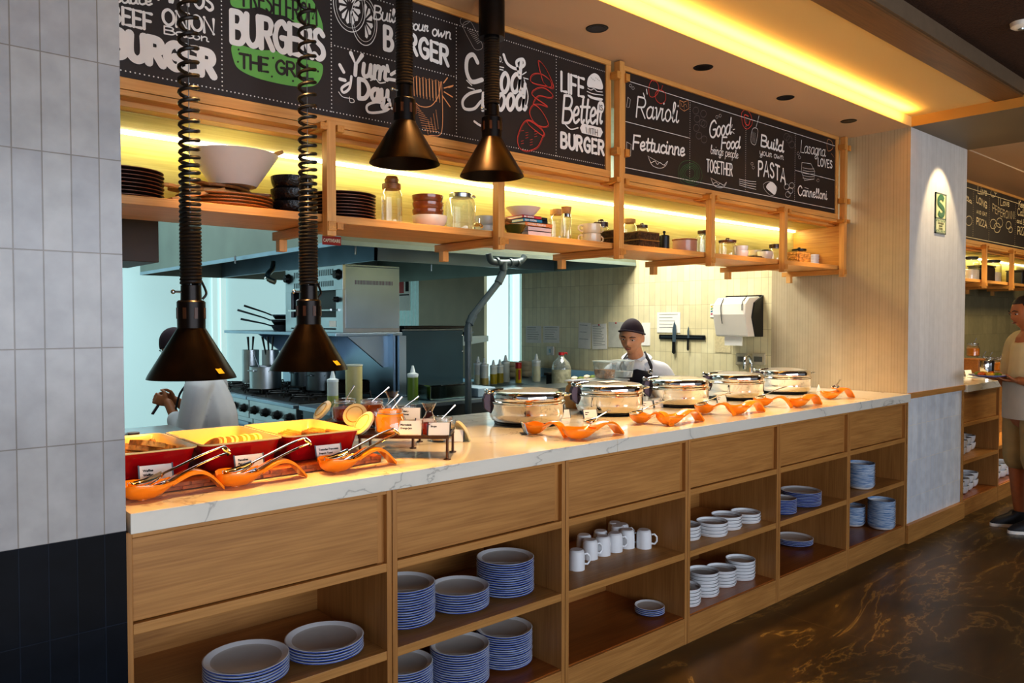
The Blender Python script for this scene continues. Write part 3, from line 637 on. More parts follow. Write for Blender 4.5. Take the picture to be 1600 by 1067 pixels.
o = tag(MB().lathe([(0, 0), (.03, 0), (.044, .01), (.046, .04), (.043, .04), (.04, .012), (0, .006)], 30, cap=False).build('white_container', CRM, loc=(X(1179, .66), .66, ZS+.035)), 'cream container on an upturned block behind dark tray', 'container')
tag(MB().box(-.05, .05, -.035, .035, 0, .034).build('white_block', PORC, loc=(X(1178, .66), .66, ZS), bevel=.004), 'low white block under the cream container', 'container')
tag(MB().lathe([(0, 0), (.045, 0), (.052, .008), (.052, .05), (.047, .056), (0, .056)], 28).build('black_container', BLACK, loc=(X(1195, .75), .755, ZS+.045)), 'black lidded container high at the back of shelf', 'container')
tag(MB().lathe([(0, 0), (.05, 0), (.05, .043), (0, .044)], 28).build('steel_tin', STEEL, loc=(X(1195, .75), .755, ZS)), 'steel tin under the black lidded container', 'tin')
lathe_thing('white_bowl', 'single white bowl left of fifth shelf post', 'bowl', bowl_prof(.05, .06, .003, .4), PORC, (X(1196, .57), .57, ZS), 32)
jar(X(1211, .66), .66, .042, .11, 1, 'glass jar with dark lid behind fifth shelf post', DL, lidh=.02)
PASTA = pbr('dry_pasta', '#c98d3c', .6, var=.4, scale=70)
jar(X(1249, .72), .72, .05, .12, 1, 'glass jar of dry pasta with black knobbed lid at shelf end', BLACK, lidh=.01, knob=.01, neck=.95, content=(.6, PASTA))
wicker(X(1247, .55), .57, .15, .13, .075, 'straw coloured woven basket at the right end of shelf', pbr('straw', '#c79a55', .8, var=.4, scale=50, bump=.6), band=False, vert=False)
w4 = MB().lathe(bowl_prof(.05, .03, .003, .6), 30, cap=False).mesh('flared_white_bowl', PORC)
stack('white_bowl', w4, X(1263, .66)+.06, .66, ZS, 4, .02, 'stacked right of the straw basket at shelf end', 'bowl', 'white bowls at the right end of shelf', desc='flared white bowl')
# items on the shelf of the far bay
for px, lab in ((1513, 'round glass jar with black lid in the far bay, nearest pillar'), (1548, 'pale jar with cork in the far bay between posts')):
    jar(X(px, .65, 400), .65, .1, .22, 1, lab, BLACK, lidh=.02, content=(.5, WB2))
for px, lab in ((1534, 'black box shaped machine in the far bay beside a post'), (1592, 'tall black box in the far bay at photo edge')):
    t = thing('black_container', lab, 'container', (X(px, .62, 400), .62, ZS), group='black containers of the far bay'); MB().box(-.15, .15, -.08, .08, 0, .15).build('body', BLACK, t, bevel=.01); MB().box(-.155, .155, -.085, .085, .15, .165).build('lid', RUBBER, t, bevel=.004)
# ------------------------------------------------------------------ crockery in the cabinets
BLUEP = None
def bluerim(nm='blue_brushed_rim', ca='#2145a0', cb='#a9bfe6', p0=.46, p1=.82, zs=230):
    m, nt, p, out = newmat(nm); N = nt.nodes; L = nt.links
    tc = N.new('ShaderNodeTexCoord'); mp = N.new('ShaderNodeMapping'); mp.inputs['Scale'].default_value = (7, 7, zs); L.new(tc.outputs['Object'], mp.inputs[0])
    n = N.new('ShaderNodeTexNoise'); n.inputs['Scale'].default_value = 2.2; n.inputs['Detail'].default_value = 4; L.new(mp.outputs[0], n.inputs[0])
    r = N.new('ShaderNodeValToRGB'); r.color_ramp.elements[0].position = p0; r.color_ramp.elements[0].color = (*hexc(ca), 1); r.color_ramp.elements[1].position = p1; r.color_ramp.elements[1].color = (*hexc(cb), 1)
    L.new(n.outputs[0], r.inputs[0]); L.new(r.outputs[0], p.inputs['Base Color']); p.inputs['Roughness'].default_value = .15; return m
BLUER = bluerim(); BLUEPALE = bluerim('pale_blue_band', '#5f86b4', '#dfe8f0', .40, .62, 120)
GREYIN = pbr('stoneware_grey_glaze', '#c3beb8', .12, coat=.3, var=.03)
def bplate(r, h, name):
    prof = [(0, 0), (r*.6, 0), (r*.64, .003), (r*.9, h*.45), (r, h-.003), (r, h), (r*.97, h+.001), (r*.82, h*.62), (r*.74, .006), (0, .005)]
    mb = MB(); mb.lathe(prof, 48, cap=False); me = mb.mesh(name, [GREYIN, BLUER, PORC])
    for p in me.polygons:
        rr = [(me.vertices[i].co.x**2+me.vertices[i].co.y**2)**.5 for i in p.vertices]; zz = [me.vertices[i].co.z for i in p.vertices]
        if p.normal.z < .2 and min(rr) > r*.55: p.material_index = 1
        elif min(rr) > r*.78 and p.normal.z > .2: p.material_index = 2
    return me
P27 = bplate(.125, .016, 'plate'); P22 = bplate(.114, .016, 'plate'); PSM = bplate(.070, .012, 'saucer')
def lidx(px, py, z): return onz(px, py, z)
REG = []
def pstack(px, py, z, n, dz, mesh, where, group, r, desc='blue edged plate', name='plate', cat='plate', yy=None):
    """px,py = centre of the top plate as surveyed"""
    if yy is None: q = onz(px, py, z+n*dz); x, y = q.x, q.y
    else: x, y = ony(px, py, yy).x, yy
    rr_ = max(v.co.x for v in mesh.vertices)+.003
    for a, b in zip(DX, DX[1:]):
        if a <= x < b: x = min(max(x, a+.02+rr_), b-.02-rr_)
    y = max(y, rr_+.004)
    for (a, b, c, d) in REG:
        if abs(d-z) < .05 and (a-x)**2+(b-y)**2 < (c+rr_)**2:
            v = Vector((x-a, y-b, 0)); v = (v.normalized() if v.length > .01 else Vector((1, 0, 0)))*(c+rr_+.001); x, y = a+v.x, b+v.y
    for a, b in zip(DX, DX[1:]):
        if a <= x < b: x = min(max(x, a+.02+rr_), b-.02-rr_)
    REG.append((x, y, rr_, z))
    return stack(name, mesh, x, y, z, n, dz, where, cat, group, jit=.0008, desc=desc)
SH, BO = .4295, .1275
C1, C2, C3, C4, C5, C6 = 'first cabinet', 'second cabinet', 'third cabinet', 'fourth cabinet', 'fifth cabinet', 'last cabinet'
g = 'blue edged plates '
pstack(388, 1031, SH, 6, .0088, P27, 'of left stack in first cabinet', g+'left stack first cabinet', .13)
pstack(504, 1001, SH, 5, .0088, P27, 'of right stack in first cabinet', g+'right stack first cabinet', .13)
pstack(630, 912, SH, 15, .0088, P22, 'of half hidden left stack, upper shelf, second cabinet', g+'upper left second cabinet', .1)
pstack(711, 919, SH, 8, .0088, P22, 'of middle low stack, upper shelf, second cabinet', g+'upper middle second cabinet', .1)
pstack(787, 872, SH, 15, .0088, P22, 'of right tall stack, upper shelf, second cabinet', g+'upper right second cabinet', .1)
pstack(628, 1036, BO, 13, .0088, P22, 'of half hidden left stack, bottom, second cabinet', g+'bottom left second cabinet', .1)
pstack(708, 1010, BO, 15, .0088, P22, 'of middle stack, bottom shelf, second cabinet', g+'bottom middle second cabinet', .1)
pstack(789, 981, BO, 15, .0088, P22, 'of right stack, bottom shelf, second cabinet', g+'bottom right second cabinet', .1)
# mugs
MUGA = MB().lathe([(0, 0), (.026, 0), (.032, .006), (.0355, .03), (.036, .086), (.033, .086), (.0325, .03), (.028, .01), (0, .006)], 30, cap=False).mesh('mug_body', PORC)
MUGB = MB().tube([(.035, 0, .066), (.05, 0, .068), (.06, 0, .055), (.06, 0, .035), (.048, 0, .022), (.036, 0, .024)], .0045, 8).mesh('mug_handle', PORC)
def mug(x, y, z, rz, label):
    x = min(max(x, 2.20), 2.835); y = max(y, .06)
    t = thing('mug', label, 'mug', (x, y, z+.086), 0, 'upturned white mugs in third cabinet'); t.rotation_euler = (pi, 0, rz)
    for n_, me in (('body', MUGA), ('handle', MUGB)): o = bpy.data.objects.new(n_, me); COL.objects.link(o); o.parent = t
    return t
fr = [(920, 862), (946, 855), (972, 847), (998, 838)]
for i, (px, py) in enumerate(fr): q = onz(px, py+4, SH); mug(q.x, q.y+.03, SH, radians(-42+R.uniform(-12, 12)), 'upturned white mug, %s from left in front row, third cabinet' % ORD[i])
q = onz(1022, 855, SH); mug(q.x, q.y+.03, SH, radians(-45), 'upturned white mug standing alone at right, third cabinet')
q0 = onz(905, 858, SH)
bk = [(901, 858), (922, 836), (942, 829), (961, 822), (980, 815), (1002, 820)]
for i, (px, py) in enumerate(bk):
    y = .17 if i == 0 else .235; x = ony(px, py, y if i < 5 else .36).x
    mug(x, y if i < 5 else .36, SH, radians(R.uniform(-60, 20)), 'upturned white mug, %s from left in back row, third cabinet' % ORD[i])
pstack(1015, 946, BO, 4, .0085, PSM, 'in the only saucer stack, third cabinet', 'saucers in third cabinet', .07, desc='blue edged saucer', name='saucer', cat='saucer')
# straight-sided white dishes
DISH = MB().lathe([(0, 0), (.071, 0), (.074, .002), (.0765, .011), (.078, .0125), (.078, .0165), (.0745, .0165), (.073, .005), (0, .004)], 44, cap=False)
me = DISH.mesh('round_dish', [PORC, GREYIN])
for p in me.polygons:
    if p.normal.z > .8 and p.center.z < .01: p.material_index = 1
for (px, py, z, n, wh) in ((1070, 818, SH, 4, 'of leftmost stack, mostly hidden, upper shelf, fourth cabinet'), (1103, 814, SH, 4, 'of left full stack, upper shelf, fourth cabinet'), (1135, 803, SH, 4, 'of middle stack, upper shelf, fourth cabinet'), (1167, 798, SH, 3, 'of right stack, upper shelf, fourth cabinet'),
                           (1070, 914, BO, 5, 'of leftmost stack, mostly hidden, bottom shelf, fourth cabinet'), (1099, 890, BO, 7, 'of left full stack, bottom shelf, fourth cabinet'), (1127, 886, BO, 5, 'of middle stack, bottom shelf, fourth cabinet'), (1156, 872, BO, 6, 'of right tall stack, bottom shelf, fourth cabinet')):
    pstack(px, py, z, n, .0168, me, wh, 'white dishes '+wh, .07, desc='white dish', name='round_dish', cat='dish')
pstack(1221, 779, SH, 9, .0088, bplate(.08, .015, 'plate'), 'of hidden left stack, upper shelf, fifth cabinet', g+'upper left fifth cabinet', .08)
pstack(1251, 767, SH, 9, .0088, P22, 'of middle stack, upper shelf, fifth cabinet', g+'upper middle fifth cabinet', .1)
pstack(1280, 765, SH, 7, .0088, P22, 'of right stack, upper shelf, fifth cabinet', g+'upper right fifth cabinet', .1, yy=.36)
pstack(1246, 838, BO, 4, .0088, P22, 'in the low stack, bottom of fifth cabinet', g+'bottom fifth cabinet', .1)
def bb(r, name):
    prof = [(0, 0), (r*.6, 0), (r*.8, .005), (r*.93, .018), (r, .034), (r*.965, .034), (r*.893, .018), (r*.7, .007), (0, .006)]
    mb = MB(); mb.lathe(prof, 40, cap=False); m_ = mb.mesh(name, [PORC, BLUEPALE])
    for p in m_.polygons:
        if p.normal.z < .5 and p.center.z > .012 and (p.center.x**2+p.center.y**2)**.5 > r*.85: p.material_index = 1
    return m_
BB = bb(.086, 'shallow_bowl')
gb2 = 'pale blue banded shallow bowls '
pstack(1345, 727, SH, 10, .0145, BB, 'of front stack, upper shelf, last cabinet', gb2+'upper front', .08, desc='pale blue banded bowl', name='shallow_bowl', cat='bowl')
pstack(1366, 727, SH, 6, .0145, BB, 'of rear short stack, upper shelf, last cabinet', gb2+'upper rear', .08, desc='pale blue banded bowl', name='shallow_bowl', cat='bowl', yy=.30)
pstack(1331, 793, BO, 8, .0145, BB, 'of left half hidden stack, bottom, last cabinet', gb2+'bottom left', .08, desc='pale blue banded bowl', name='shallow_bowl', cat='bowl')
pstack(1366, 783, BO, 12, .0145, BB, 'of right tall stack, bottom, last cabinet', gb2+'bottom right', .08, desc='pale blue banded bowl', name='shallow_bowl', cat='bowl')
# bowls beyond the pillar
W5 = MB().lathe(bowl_prof(.074, .068, .004, .5), 28, cap=False).mesh('cereal_bowl', [PORC])
def brow(x0, y0, z, n, high, wh, dx=.125, dy=.0):
    for i in range(n):
        stack('cereal_bowl', W5, x0+i*dx, y0+i*dy, z, high[i], .056, '%s from left, %s' % (ORD[i], wh), 'bowl', 'white bowls, column %d, %s' % (i+1, wh), desc='white bowl in column', jit=.004)
brow(6.51, .12, SH, 4, [2, 3, 2, 2], 'upper shelf beyond pillar', .165, .02)
brow(6.51, .10, BO, 4, [2, 2, 2, 2], 'bottom shelf beyond pillar', .165, .02)
brow(7.32, .13, BO, 4, [2, 2, 2, 2], 'low shelf behind the man', .16, .0)
# ------------------------------------------------------------------ heat lamps
def heat_lamp(x, y, zb, label, coil_low, zc_top, mount=False, tight=False):
    t = thing('heat_lamp', label, 'lamp', (x, y, zb), group='black coiled cord heat lamps over the counter')
    r = .128; h = .155
    MB().lathe([(r, 0), (r*.96, .012), (.038, h), (.036, h), (r*.93, .012), (r-.003, 0)], 48, cap=False).build('shade', BRONZE, t)
    MB().lathe([(.03, h-.004), (.04, h-.004), (.041, h+.075), (.036, h+.08), (.030, h+.08), (.029, h+.125), (0, h+.128)], 32).build('socket_housing', BLACKM, t)
    mb = MB()
    for a in range(0, 360, 45): mb.box(.0395, .0425, -.005, .005, h+.025, h+.058, Matrix.Rotation(radians(a), 4, 'Z'))
    mb.build('vent_slots', pbr('slot_dark', '#4a2a16', .4), t)
    MB().tube([(-.026, 0, h+.105), (-.05, 0, h+.105)], .0035).sphere((-.052, 0, h+.105), .007).build('knob', STEEL, t)
    b = MB().lathe([(0, .035), (.035, .037), (.058, .06), (.05, .085), (.02, .125), (.016, .15), (0, .151)], 28).build('bulb', emis('bulb_glow', (1, .42, .1), 3.0 if zb < 1.5 else .25), t)
    for a in (250, 0): pass
    s = MB(); M_ = Matrix.Rotation(radians(-68 if zb < 1.5 else -40), 4, 'Z')
    s.add([(r*.955-.0, -.011, .014), (r*.955, .011, .014), (r*.80, .011, .032), (r*.80, -.011, .032)], [(0, 1, 2, 3)], False, M_ @ Matrix.Translation((.004, 0, .004))); s.build('sticker', pbr('yellow_sticker', '#e0b020', .5), t)
    # coil of cord
    z0 = h+.128; zt = zc_top-zb; pts = []; z = z0; a = 0; rc = .0265
    while z < zt:
        f = (z-z0)/max(zt-z0, 1e-3)
        pitch = .0105 if tight else (.0105+.042*min(1, max(0, (f-.12)*1.5)))
        for k in range(14): pts.append((rc*cos(a), rc*sin(a), z)); a += 2*pi/14; z += pitch/14
    MB().tube(pts, .0060, 6).build('coiled_cord', RUBBER, t)
    MB().tube([(0, 0, z0-.01), (0, 0, zt)], .0012 if not tight else .012, 6).build('suspension_wire', STEEL if not tight else RUBBER, t)
    if not tight: MB().tube(catmull([(rc, 0, z0+.02), (rc+.016, .004, z0-.01), (.045, 0, h+.10), (.034, 0, h+.085)], 5), .004, 6).build('cord_tail', RUBBER, t)
    MB().lathe([(0, zt), (.052, zt), (.052, 2.779-zb), (0, 2.779-zb)], 32).build('ceiling_canopy', BLACKM, t)
    return t
LX = [ony(300, 592, .27).x, ony(483, 579, .27).x, ony(630, 258, .27).x, ony(766, 278, .27).x]
heat_lamp(LX[0], .27, 1.325, 'black cone heat lamp hanging low nearest the tiled wall', 0, 2.70)
heat_lamp(LX[1], .27, 1.335, 'black cone heat lamp hanging low, second from the wall', 0, 2.70)
heat_lamp(LX[2], .26, 2.07, 'black cone heat lamp pulled up high, left of the pair', 0, 2.70, tight=True)
heat_lamp(LX[3], .26, 2.075, 'black cone heat lamp pulled up high, right of the pair', 0, 2.62, tight=True)
# ------------------------------------------------------------------ serving board, baking dishes, food
t = thing('serving_board', 'reddish end-grain wooden board under the red baking dishes', 'serving board', (.55, .17, ZT+.001))
MB().box(0, .85, 0, .5, 0, .024).build('board_body', pbr('terracotta_wood', '#8c4a22', .5, var=.4, scale=25), t, bevel=.003)
mb = MB()
for k in range(14): mb.box(.06*k+.006, .06*k+.057, -.003, .0, .002, .011); mb.box(.06*k+.03, min(.06*k+.083, .848), -.003, .0, .0125, .022)
mb.build('edge_blocks', pbr('terracotta_wood_light', '#a65c2c', .5, var=.4, scale=30), t)
ZB = ZT+.0255
def rr(w, d, r, z, cx=0, cy=0, n=6):
    p = []
    for (sx, sy, a0) in ((1, 1, 0), (-1, 1, 90), (-1, -1, 180), (1, -1, 270)):
        for k in range(n+1):
            a = radians(a0+90*k/n); p.append((cx+sx*(w/2-r)+r*cos(a), cy+sy*(d/2-r)+r*sin(a), z))
    return p
def dish(x0, x1, y0, y1, h, label):
    w, d = x1-x0, y1-y0; t = thing('baking_dish', label, 'baking dish', ((x0+x1)/2, (y0+y1)/2, ZB), group='red baking dishes with cream insides')
    MB().loft([rr(w*.80, d*.85, .03, 0), rr(w*.83, d*.87, .03, .006), rr(w*.95, d*.96, .03, h-.012), rr(w*.965, d*.97, .03, h-.006)], caps=False, smooth=True).add([p for p in rr(w*.80, d*.85, .03, 0)], [list(range(28))]).build('outer_glaze', REDG, t, angle=50)
    MB().loft([rr(w*.955, d*.965, .03, h-.0065), rr(w, d, .032, h-.004), rr(w, d, .032, h), rr(w*.94, d*.955, .026, h), rr(w*.90, d*.93, .024, h-.012), rr(w*.79, d*.84, .024, .016), rr(w*.7, d*.7, .02, .012)], caps=False).add([p for p in rr(w*.7, d*.7, .02, .012)], [list(range(28))]).build('inner_glaze', CREAMG, t, angle=50)
    return t
ZD = .088
dish(.545, .806, .225, .60, ZD, 'red baking dish beside the tiled wall, holding waffles')
dish(.812, 1.075, .225, .60, ZD, 'red baking dish in the middle, holding pancakes')
dish(1.081, 1.36, .225, .60, ZD, 'red baking dish nearest the jar rack, holding toast slices')
WAF = pbr('waffle', '#eaa24a', .6, var=.25, scale=60, bump=.5); PANC = pbr('pancake', '#d89036', .6, var=.4, scale=30); PEDGE = pbr('pancake_edge', '#f0c878', .7); TOAST = pbr('french_toast', '#e8973a', .6, var=.4, scale=45, bump=.5)
def waffle(x, y, z, rx, rz, label):
    mb = MB().box(-.045, .045, -.035, .035, 0, .008)
    for k in range(6): mb.box(-.045+.0165*k, -.0405+.0165*k, -.035, .035, .008, .015)
    for k in range(5): mb.box(-.045, .045, -.035+.0165*k, -.031+.0165*k, .008, .0149)
    o = mb.build('waffle', WAF, loc=(x, y, z)); o.rotation_euler = (rx, .1, rz); return tag(o, label, 'waffle', 'waffles in the first dish')
for i in range(6): waffle(.628+.020*i, .34+.02*(i % 3), ZB+.048+.0125*(i % 4), .15+.1*(i % 2), .5+.4*i, 'golden waffle piece, %s along the heap in first dish' % ORD[i])
waffle(.742, .45, ZB+.055, 1.0, 1.2, 'golden waffle leaning upright on the right side of first dish')
PK = MB().lathe([(0, 0), (.042, 0), (.047, .004), (.047, .007), (.042, .011), (0, .0115)], 28).mesh('pancake', [PANC, PEDGE])
for p in PK.polygons:
    c = (p.center.x**2+p.center.y**2)**.5
    if c > .0425: p.material_index = 1
for i in range(8):
    o = bpy.data.objects.new('pancake', PK); COL.objects.link(o); o.location = (.878+.019*i, .34+.012*(i % 2), ZB+.052); o.rotation_euler = (.12, -.78, .02*i)
    tag(o, 'round golden pancake, %s from the left in middle dish' % ORD[i], 'pancake', 'pancakes in the middle dish')
for i in range(9):
    mb = MB().box(-.038, .038, -.006, .006, 0, .05); o = mb.build('toast_slice', TOAST, loc=(1.14+.02*i, .33+.024*(i % 4), ZB+.042), bevel=.004); o.rotation_euler = (.7, .2, -.9+.07*i)
    tag(o, 'golden toast slice, %s from the left in third dish' % ORD[i], 'toast', 'toast slices in the third dish')
# cards in little holders
def card(x, y, z, rz, w, h, label, lines=(), tilt=-18, group='white food cards on the counter'):
    t = thing('food_card', label, 'card', (x, y, z), 0, group); t.rotation_euler = (0, 0, rz)
    M = Matrix.Rotation(radians(tilt), 4, 'X')
    MB().box(-w/2, w/2, -.0008, .0008, 0, h, M).build('card', PAPER, t)
    MB().box(-w/2-.004, -w/2, -.002, .002, 0, h+.002, M).box(w/2, w/2+.004, -.002, .002, 0, h+.002, M).build('clip', STEELD, t)
    MB().box(-w*.38, w*.38, 0, h*.45, 0, .003).build('foot', BLACKM, t)
    if lines:
        mb = MB()
        for i, s in enumerate(lines): text_mb(s, h*.17, M @ frame((-w*.4, -.0012, h*(.66-.24*i)), (1, 0, 0), (0, 0, 1)), bold=.0004, mb=mb)
        mb.build('lettering', INK, t)
    return t
card(.672, .192, ZB+.001, -.10, .085, .052, 'white card in front of first red dish', ('Waffles', 'Waffles'))
card(.945, .192, ZB+.001, -.08, .085, .05, 'white card in front of middle red dish', ('Pancakes', 'Pancakes'))
card(1.215, .192, ZB+.001, -.08, .085, .052, 'white card in front of third red dish', ('Tostadas Francesas', 'French Toast'))
# orange spoon rests and tongs
RX = [(-.125, .022, .040, .018), (-.10, .02, .046, .012), (-.065, .018, .043, .010), (-.035, .022, .032, .012), (0, .036, .024, .010), (.035, .054, .022, .009), (.065, .058, .023, .0085), (.09, .048, .024, .0085), (.112, .026, .025, .0085), (.126, .004, .026, .008)]
def spoon_rest(x, y, rz, label, sc=1.0, mirror=False):
    t = thing('spoon_rest', label, 'spoon rest', (x, y, ZT+.001), rz, 'orange plastic spoon rests')
    # open scoop at one end
    rings = []
    n = 14
    for (px_, z, w, rim) in [(-.140, .034, .008, .006), (-.134, .020, .032, .022), (-.118, .009, .046, .036), (-.092, .004, .052, .040), (-.062, .004, .050, .036), (-.038, .012, .040, .026), (-.018, .026, .032, .014), (-.004, .038, .028, .006)]:
        up = [(px_, w*cos(a), z+rim*(abs(cos(a))**2.2)+.004) for a in [pi*k/n for k in range(n+1)]]
        dn = [(px_, w*cos(a)*1.04, z+rim*(abs(cos(a))**2.2)-.004) for a in [pi*k/n for k in range(n, -1, -1)]]
        rings.append(up+dn)
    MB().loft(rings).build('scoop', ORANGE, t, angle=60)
    pts = catmull([(-.012, 0, .036), (.012, 0, .048), (.04, 0, .058), (.068, 0, .058), (.092, 0, .046), (.114, 0, .024), (.130, 0, .005)], 4)
    rings = [[(p.x, -.029, p.z+.004), (p.x, -.018, p.z+.0065), (p.x, .018, p.z+.0065), (p.x, .029, p.z+.004), (p.x, .027, p.z-.005), (p.x, -.027, p.z-.005)] for p in pts]
    MB().loft(rings).build('arched_leg', ORANGE, t, angle=60)
    MB().lathe([(0, 0), (.012, 0), (.01, .008), (0, .009)], 14, M=Matrix.Translation((-.085, 0, 0))).build('foot', ORANGE, t)
    t.scale = (sc, sc*(-1 if mirror else 1), sc); return t
def tongs(x, y, rz, label):
    t = thing('serving_tongs', label, 'tongs', (x, y, ZT+.042), rz, 'steel serving tongs on the orange rests')
    t.rotation_euler = (0, radians(-13), rz)
    for s in (-1, 1):
        n = 10; rings = []
        for (px_, w, zo) in [(-.125, .004, .012), (-.118, .018, .006), (-.10, .028, .001), (-.075, .030, -.001), (-.05, .022, .002), (-.03, .010, .008)]:
            ring = [(px_, s*.012+w*cos(pi*k/n), zo+.002-.010*sin(pi*k/n)+s*.010+.014) for k in range(n+1)]+[(px_, s*.012+w*cos(pi*k/n), zo-.010*sin(pi*k/n)+s*.010+.014) for k in range(n, -1, -1)]
            rings.append(ring)
        MB().loft(rings).build('spoon_head', CHROME, t, angle=60)
        MB().tube(catmull([(-.035, s*.012, .018+s*.010), (.02, s*.012, .026+s*.008), (.09, s*.012, .034+s*.008), (.145, s*.011, .036+s*.008)], 4), .0024, 8, ry=.0105).build('arm', CHROME, t)
    MB().tube([(.143, .011, .044), (.15, .010, .044), (.152, 0, .036), (.15, -.010, .028), (.143, -.011, .028)], .002, 8, ry=.011, up=(0, 0, 1)).build('spring_bend', CHROME, t)
    return t
tr = [(268, 775, 'nearest the tiled wall'), (400, 752, 'below the middle red dish'), (550, 731, 'at the marble edge below the third dish')]
for px, py, wh in tr:
    q = onz(px, py, ZT); q.y = min(q.y+.03, .118)-.03; spoon_rest(q.x+.01, q.y+.03, radians(1), 'orange spoon rest with steel tongs '+wh); tongs(q.x+.02, q.y+.033, radians(3), 'polished steel serving tongs on orange rest '+wh)
# ------------------------------------------------------------------ wire racks with jars
DKM = pbr('rack_dark_metal', '#5a4030', .3, .8)
def rack(o, ux, uy, L, W, h, label):
    t = thing('display_rack', label, 'rack', (o[0], o[1], ZT+.001)); t.rotation_euler = (0, 0, atan2(ux[1], ux[0]))
    MB().box(0, L, 0, .008, h-.012, h).box(0, L, W-.008, W, h-.012, h).box(0, .008, 0, W, h-.012, h).box(L-.008, L, 0, W, h-.012, h).build('rim_frame', DKM, t, bevel=.001)
    MB().box(.006, L-.006, .006, W-.006, h-.010, h-.006).build('tray_plate', DKM, t)
    for a in (.006, L-.006):
        for b in (.006, W-.006): MB().lathe([(0, 0), (.013, 0), (.013, .003), (.005, .004), (.005, h-.012), (0, h-.012)], 14, M=Matrix.Translation((a, b, 0))).build('leg', DKM, t)
    return t
RH = .085
f0 = onz(559, 680, ZT+RH); f1 = onz(701, 681, ZT+RH); ux = (f1-f0); L = ux.length; ux.normalize(); uy = Vector((-ux.y, ux.x, 0))
rack(f0, ux, uy, L, .17, RH, 'low dark metal rack carrying the orange jam jar and syrup carafe')
def onrack(a, b, z=ZT+RH-.004): p = f0+ux*a+uy*b; return (p.x, p.y, z)
g0 = f0+uy*.23-ux*.20; RH2 = .10
rack(g0, ux, uy, .36, .17, RH2, 'second dark metal rack behind, carrying the red and amber jam jars')
def onrack2(a, b): p = g0+ux*a+uy*b; return (p.x, p.y, ZT+RH2-.004)
def clipjar(loc, r, h, label, fill, fm, lidang=None, lidrz=0):
    t = thing('clip_top_jar', label, 'jar', loc, group='glass clip top jam jars'); t.rotation_euler = (0, 0, lidrz)
    MB().lathe([(0, .003), (r*.8, 0), (r, .008), (r, h*.62), (r*.82, h*.8), (r*.80, h), (r*.86, h+.001), (r*.86, h-.006)], 32, cap=False).build('body', GLASS, t)
    MB().lathe([(0, .005), (r*.78, .005), (r*.95, .012), (r*.95, h*min(fill, .6)), (r*(.78 if fill > .7 else .9), h*fill), (r*.3, h*fill+.006), (0, h*fill+.004)], 28).build('jam', fm, t)
    MB().tube([(r*.84*cos(2*pi*k/24), r*.84*sin(2*pi*k/24), h*.86) for k in range(24)], .0016, 6, closed=True).build('wire_ring', STEEL, t)
    if lidang is not None:
        M = Matrix.Translation((-r*1.0, -.004, h*.82)) @ Matrix.Rotation(radians(-lidang*.85), 4, 'Y') @ Matrix.Rotation(radians(28), 4, 'X')
        MB().lathe([(0, 0), (r*.86, 0), (r*.9, .004), (r*.9, .010), (r*.7, .014), (0, .012)], 28, M=M @ Matrix.Translation((-r*.95, 0, 0))).build('lid', SEAL, t)
        MB().tube([tuple(M @ Vector((-r*.95+r*.62*cos(2*pi*k/20), r*.62*sin(2*pi*k/20), .0145))) for k in range(20)], .002, 6, closed=True).build('seal_ring', pbr('seal_rubber', '#c8a860', .5), t)
        MB().tube([(-r*.8, 0, h*.86), (-r*1.0, 0, h*.9), (-r*1.05, 0, h*.75)], .0018, 6).build('hinge_wire', STEEL, t)
    return t
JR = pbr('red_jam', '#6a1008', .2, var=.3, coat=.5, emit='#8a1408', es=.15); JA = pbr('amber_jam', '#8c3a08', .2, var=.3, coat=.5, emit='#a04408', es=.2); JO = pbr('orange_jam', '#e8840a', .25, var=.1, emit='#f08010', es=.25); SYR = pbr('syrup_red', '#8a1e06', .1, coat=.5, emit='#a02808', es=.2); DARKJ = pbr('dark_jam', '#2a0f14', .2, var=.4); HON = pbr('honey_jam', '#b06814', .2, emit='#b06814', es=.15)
W0 = atan2(ux.y, ux.x)
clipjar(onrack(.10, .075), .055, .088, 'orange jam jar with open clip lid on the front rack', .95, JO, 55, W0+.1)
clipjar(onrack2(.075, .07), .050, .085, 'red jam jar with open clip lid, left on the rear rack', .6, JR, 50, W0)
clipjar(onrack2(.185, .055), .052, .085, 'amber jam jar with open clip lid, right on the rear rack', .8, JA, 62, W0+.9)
def spoon(loc, tip, label, m=CHROME):
    a = Vector(loc); b = Vector(tip); mb = MB().tube([a, a.lerp(b, .5), b], [.003, .002, .0045], 8, ry=[.002, .0015, .0018]); o = mb.build('teaspoon', m); return tag(o, label, 'spoon', 'spoon handles sticking out of jars')
def spin(loc, h, d, label, m=CHROME, base=.0): p = Vector(loc)+Vector((0, 0, h*.92)); spoon(p, p+Vector(d), label, m)
spin(onrack(.10, .075), .088, (.045, -.01, .05), 'steel spoon handle leaning out of the orange jam jar')
spin(onrack2(.075, .07), .085, (.03, -.02, .06), 'steel spoon handle leaning out of the red jam jar')
spin(onrack2(.185, .055), .085, (.06, -.03, .055), 'steel spoon handle leaning out of the amber jam jar')
def carafe(loc, label, fm, s=1.0):
    t = thing('syrup_carafe', label, 'carafe', loc, group='small glass syrup carafes'); r = .031*s
    MB().lathe([(0, .002), (r, 0), (r*1.02, .006), (r, .045*s), (r*.45, .075*s), (r*.4, .085*s), (r*.85, .112*s), (r*.87, .113*s)], 28, cap=False).build('body', GLASS, t)
    MB().lathe([(0, .004), (r*.94, .004), (r*.94, .042*s), (0, .043*s)], 24).build('syrup', fm, t)
    return t
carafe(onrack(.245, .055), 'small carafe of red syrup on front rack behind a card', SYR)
carafe(onrack2(.262, .06), 'small carafe of dark syrup on the rear rack', DARKJ, 1.05)
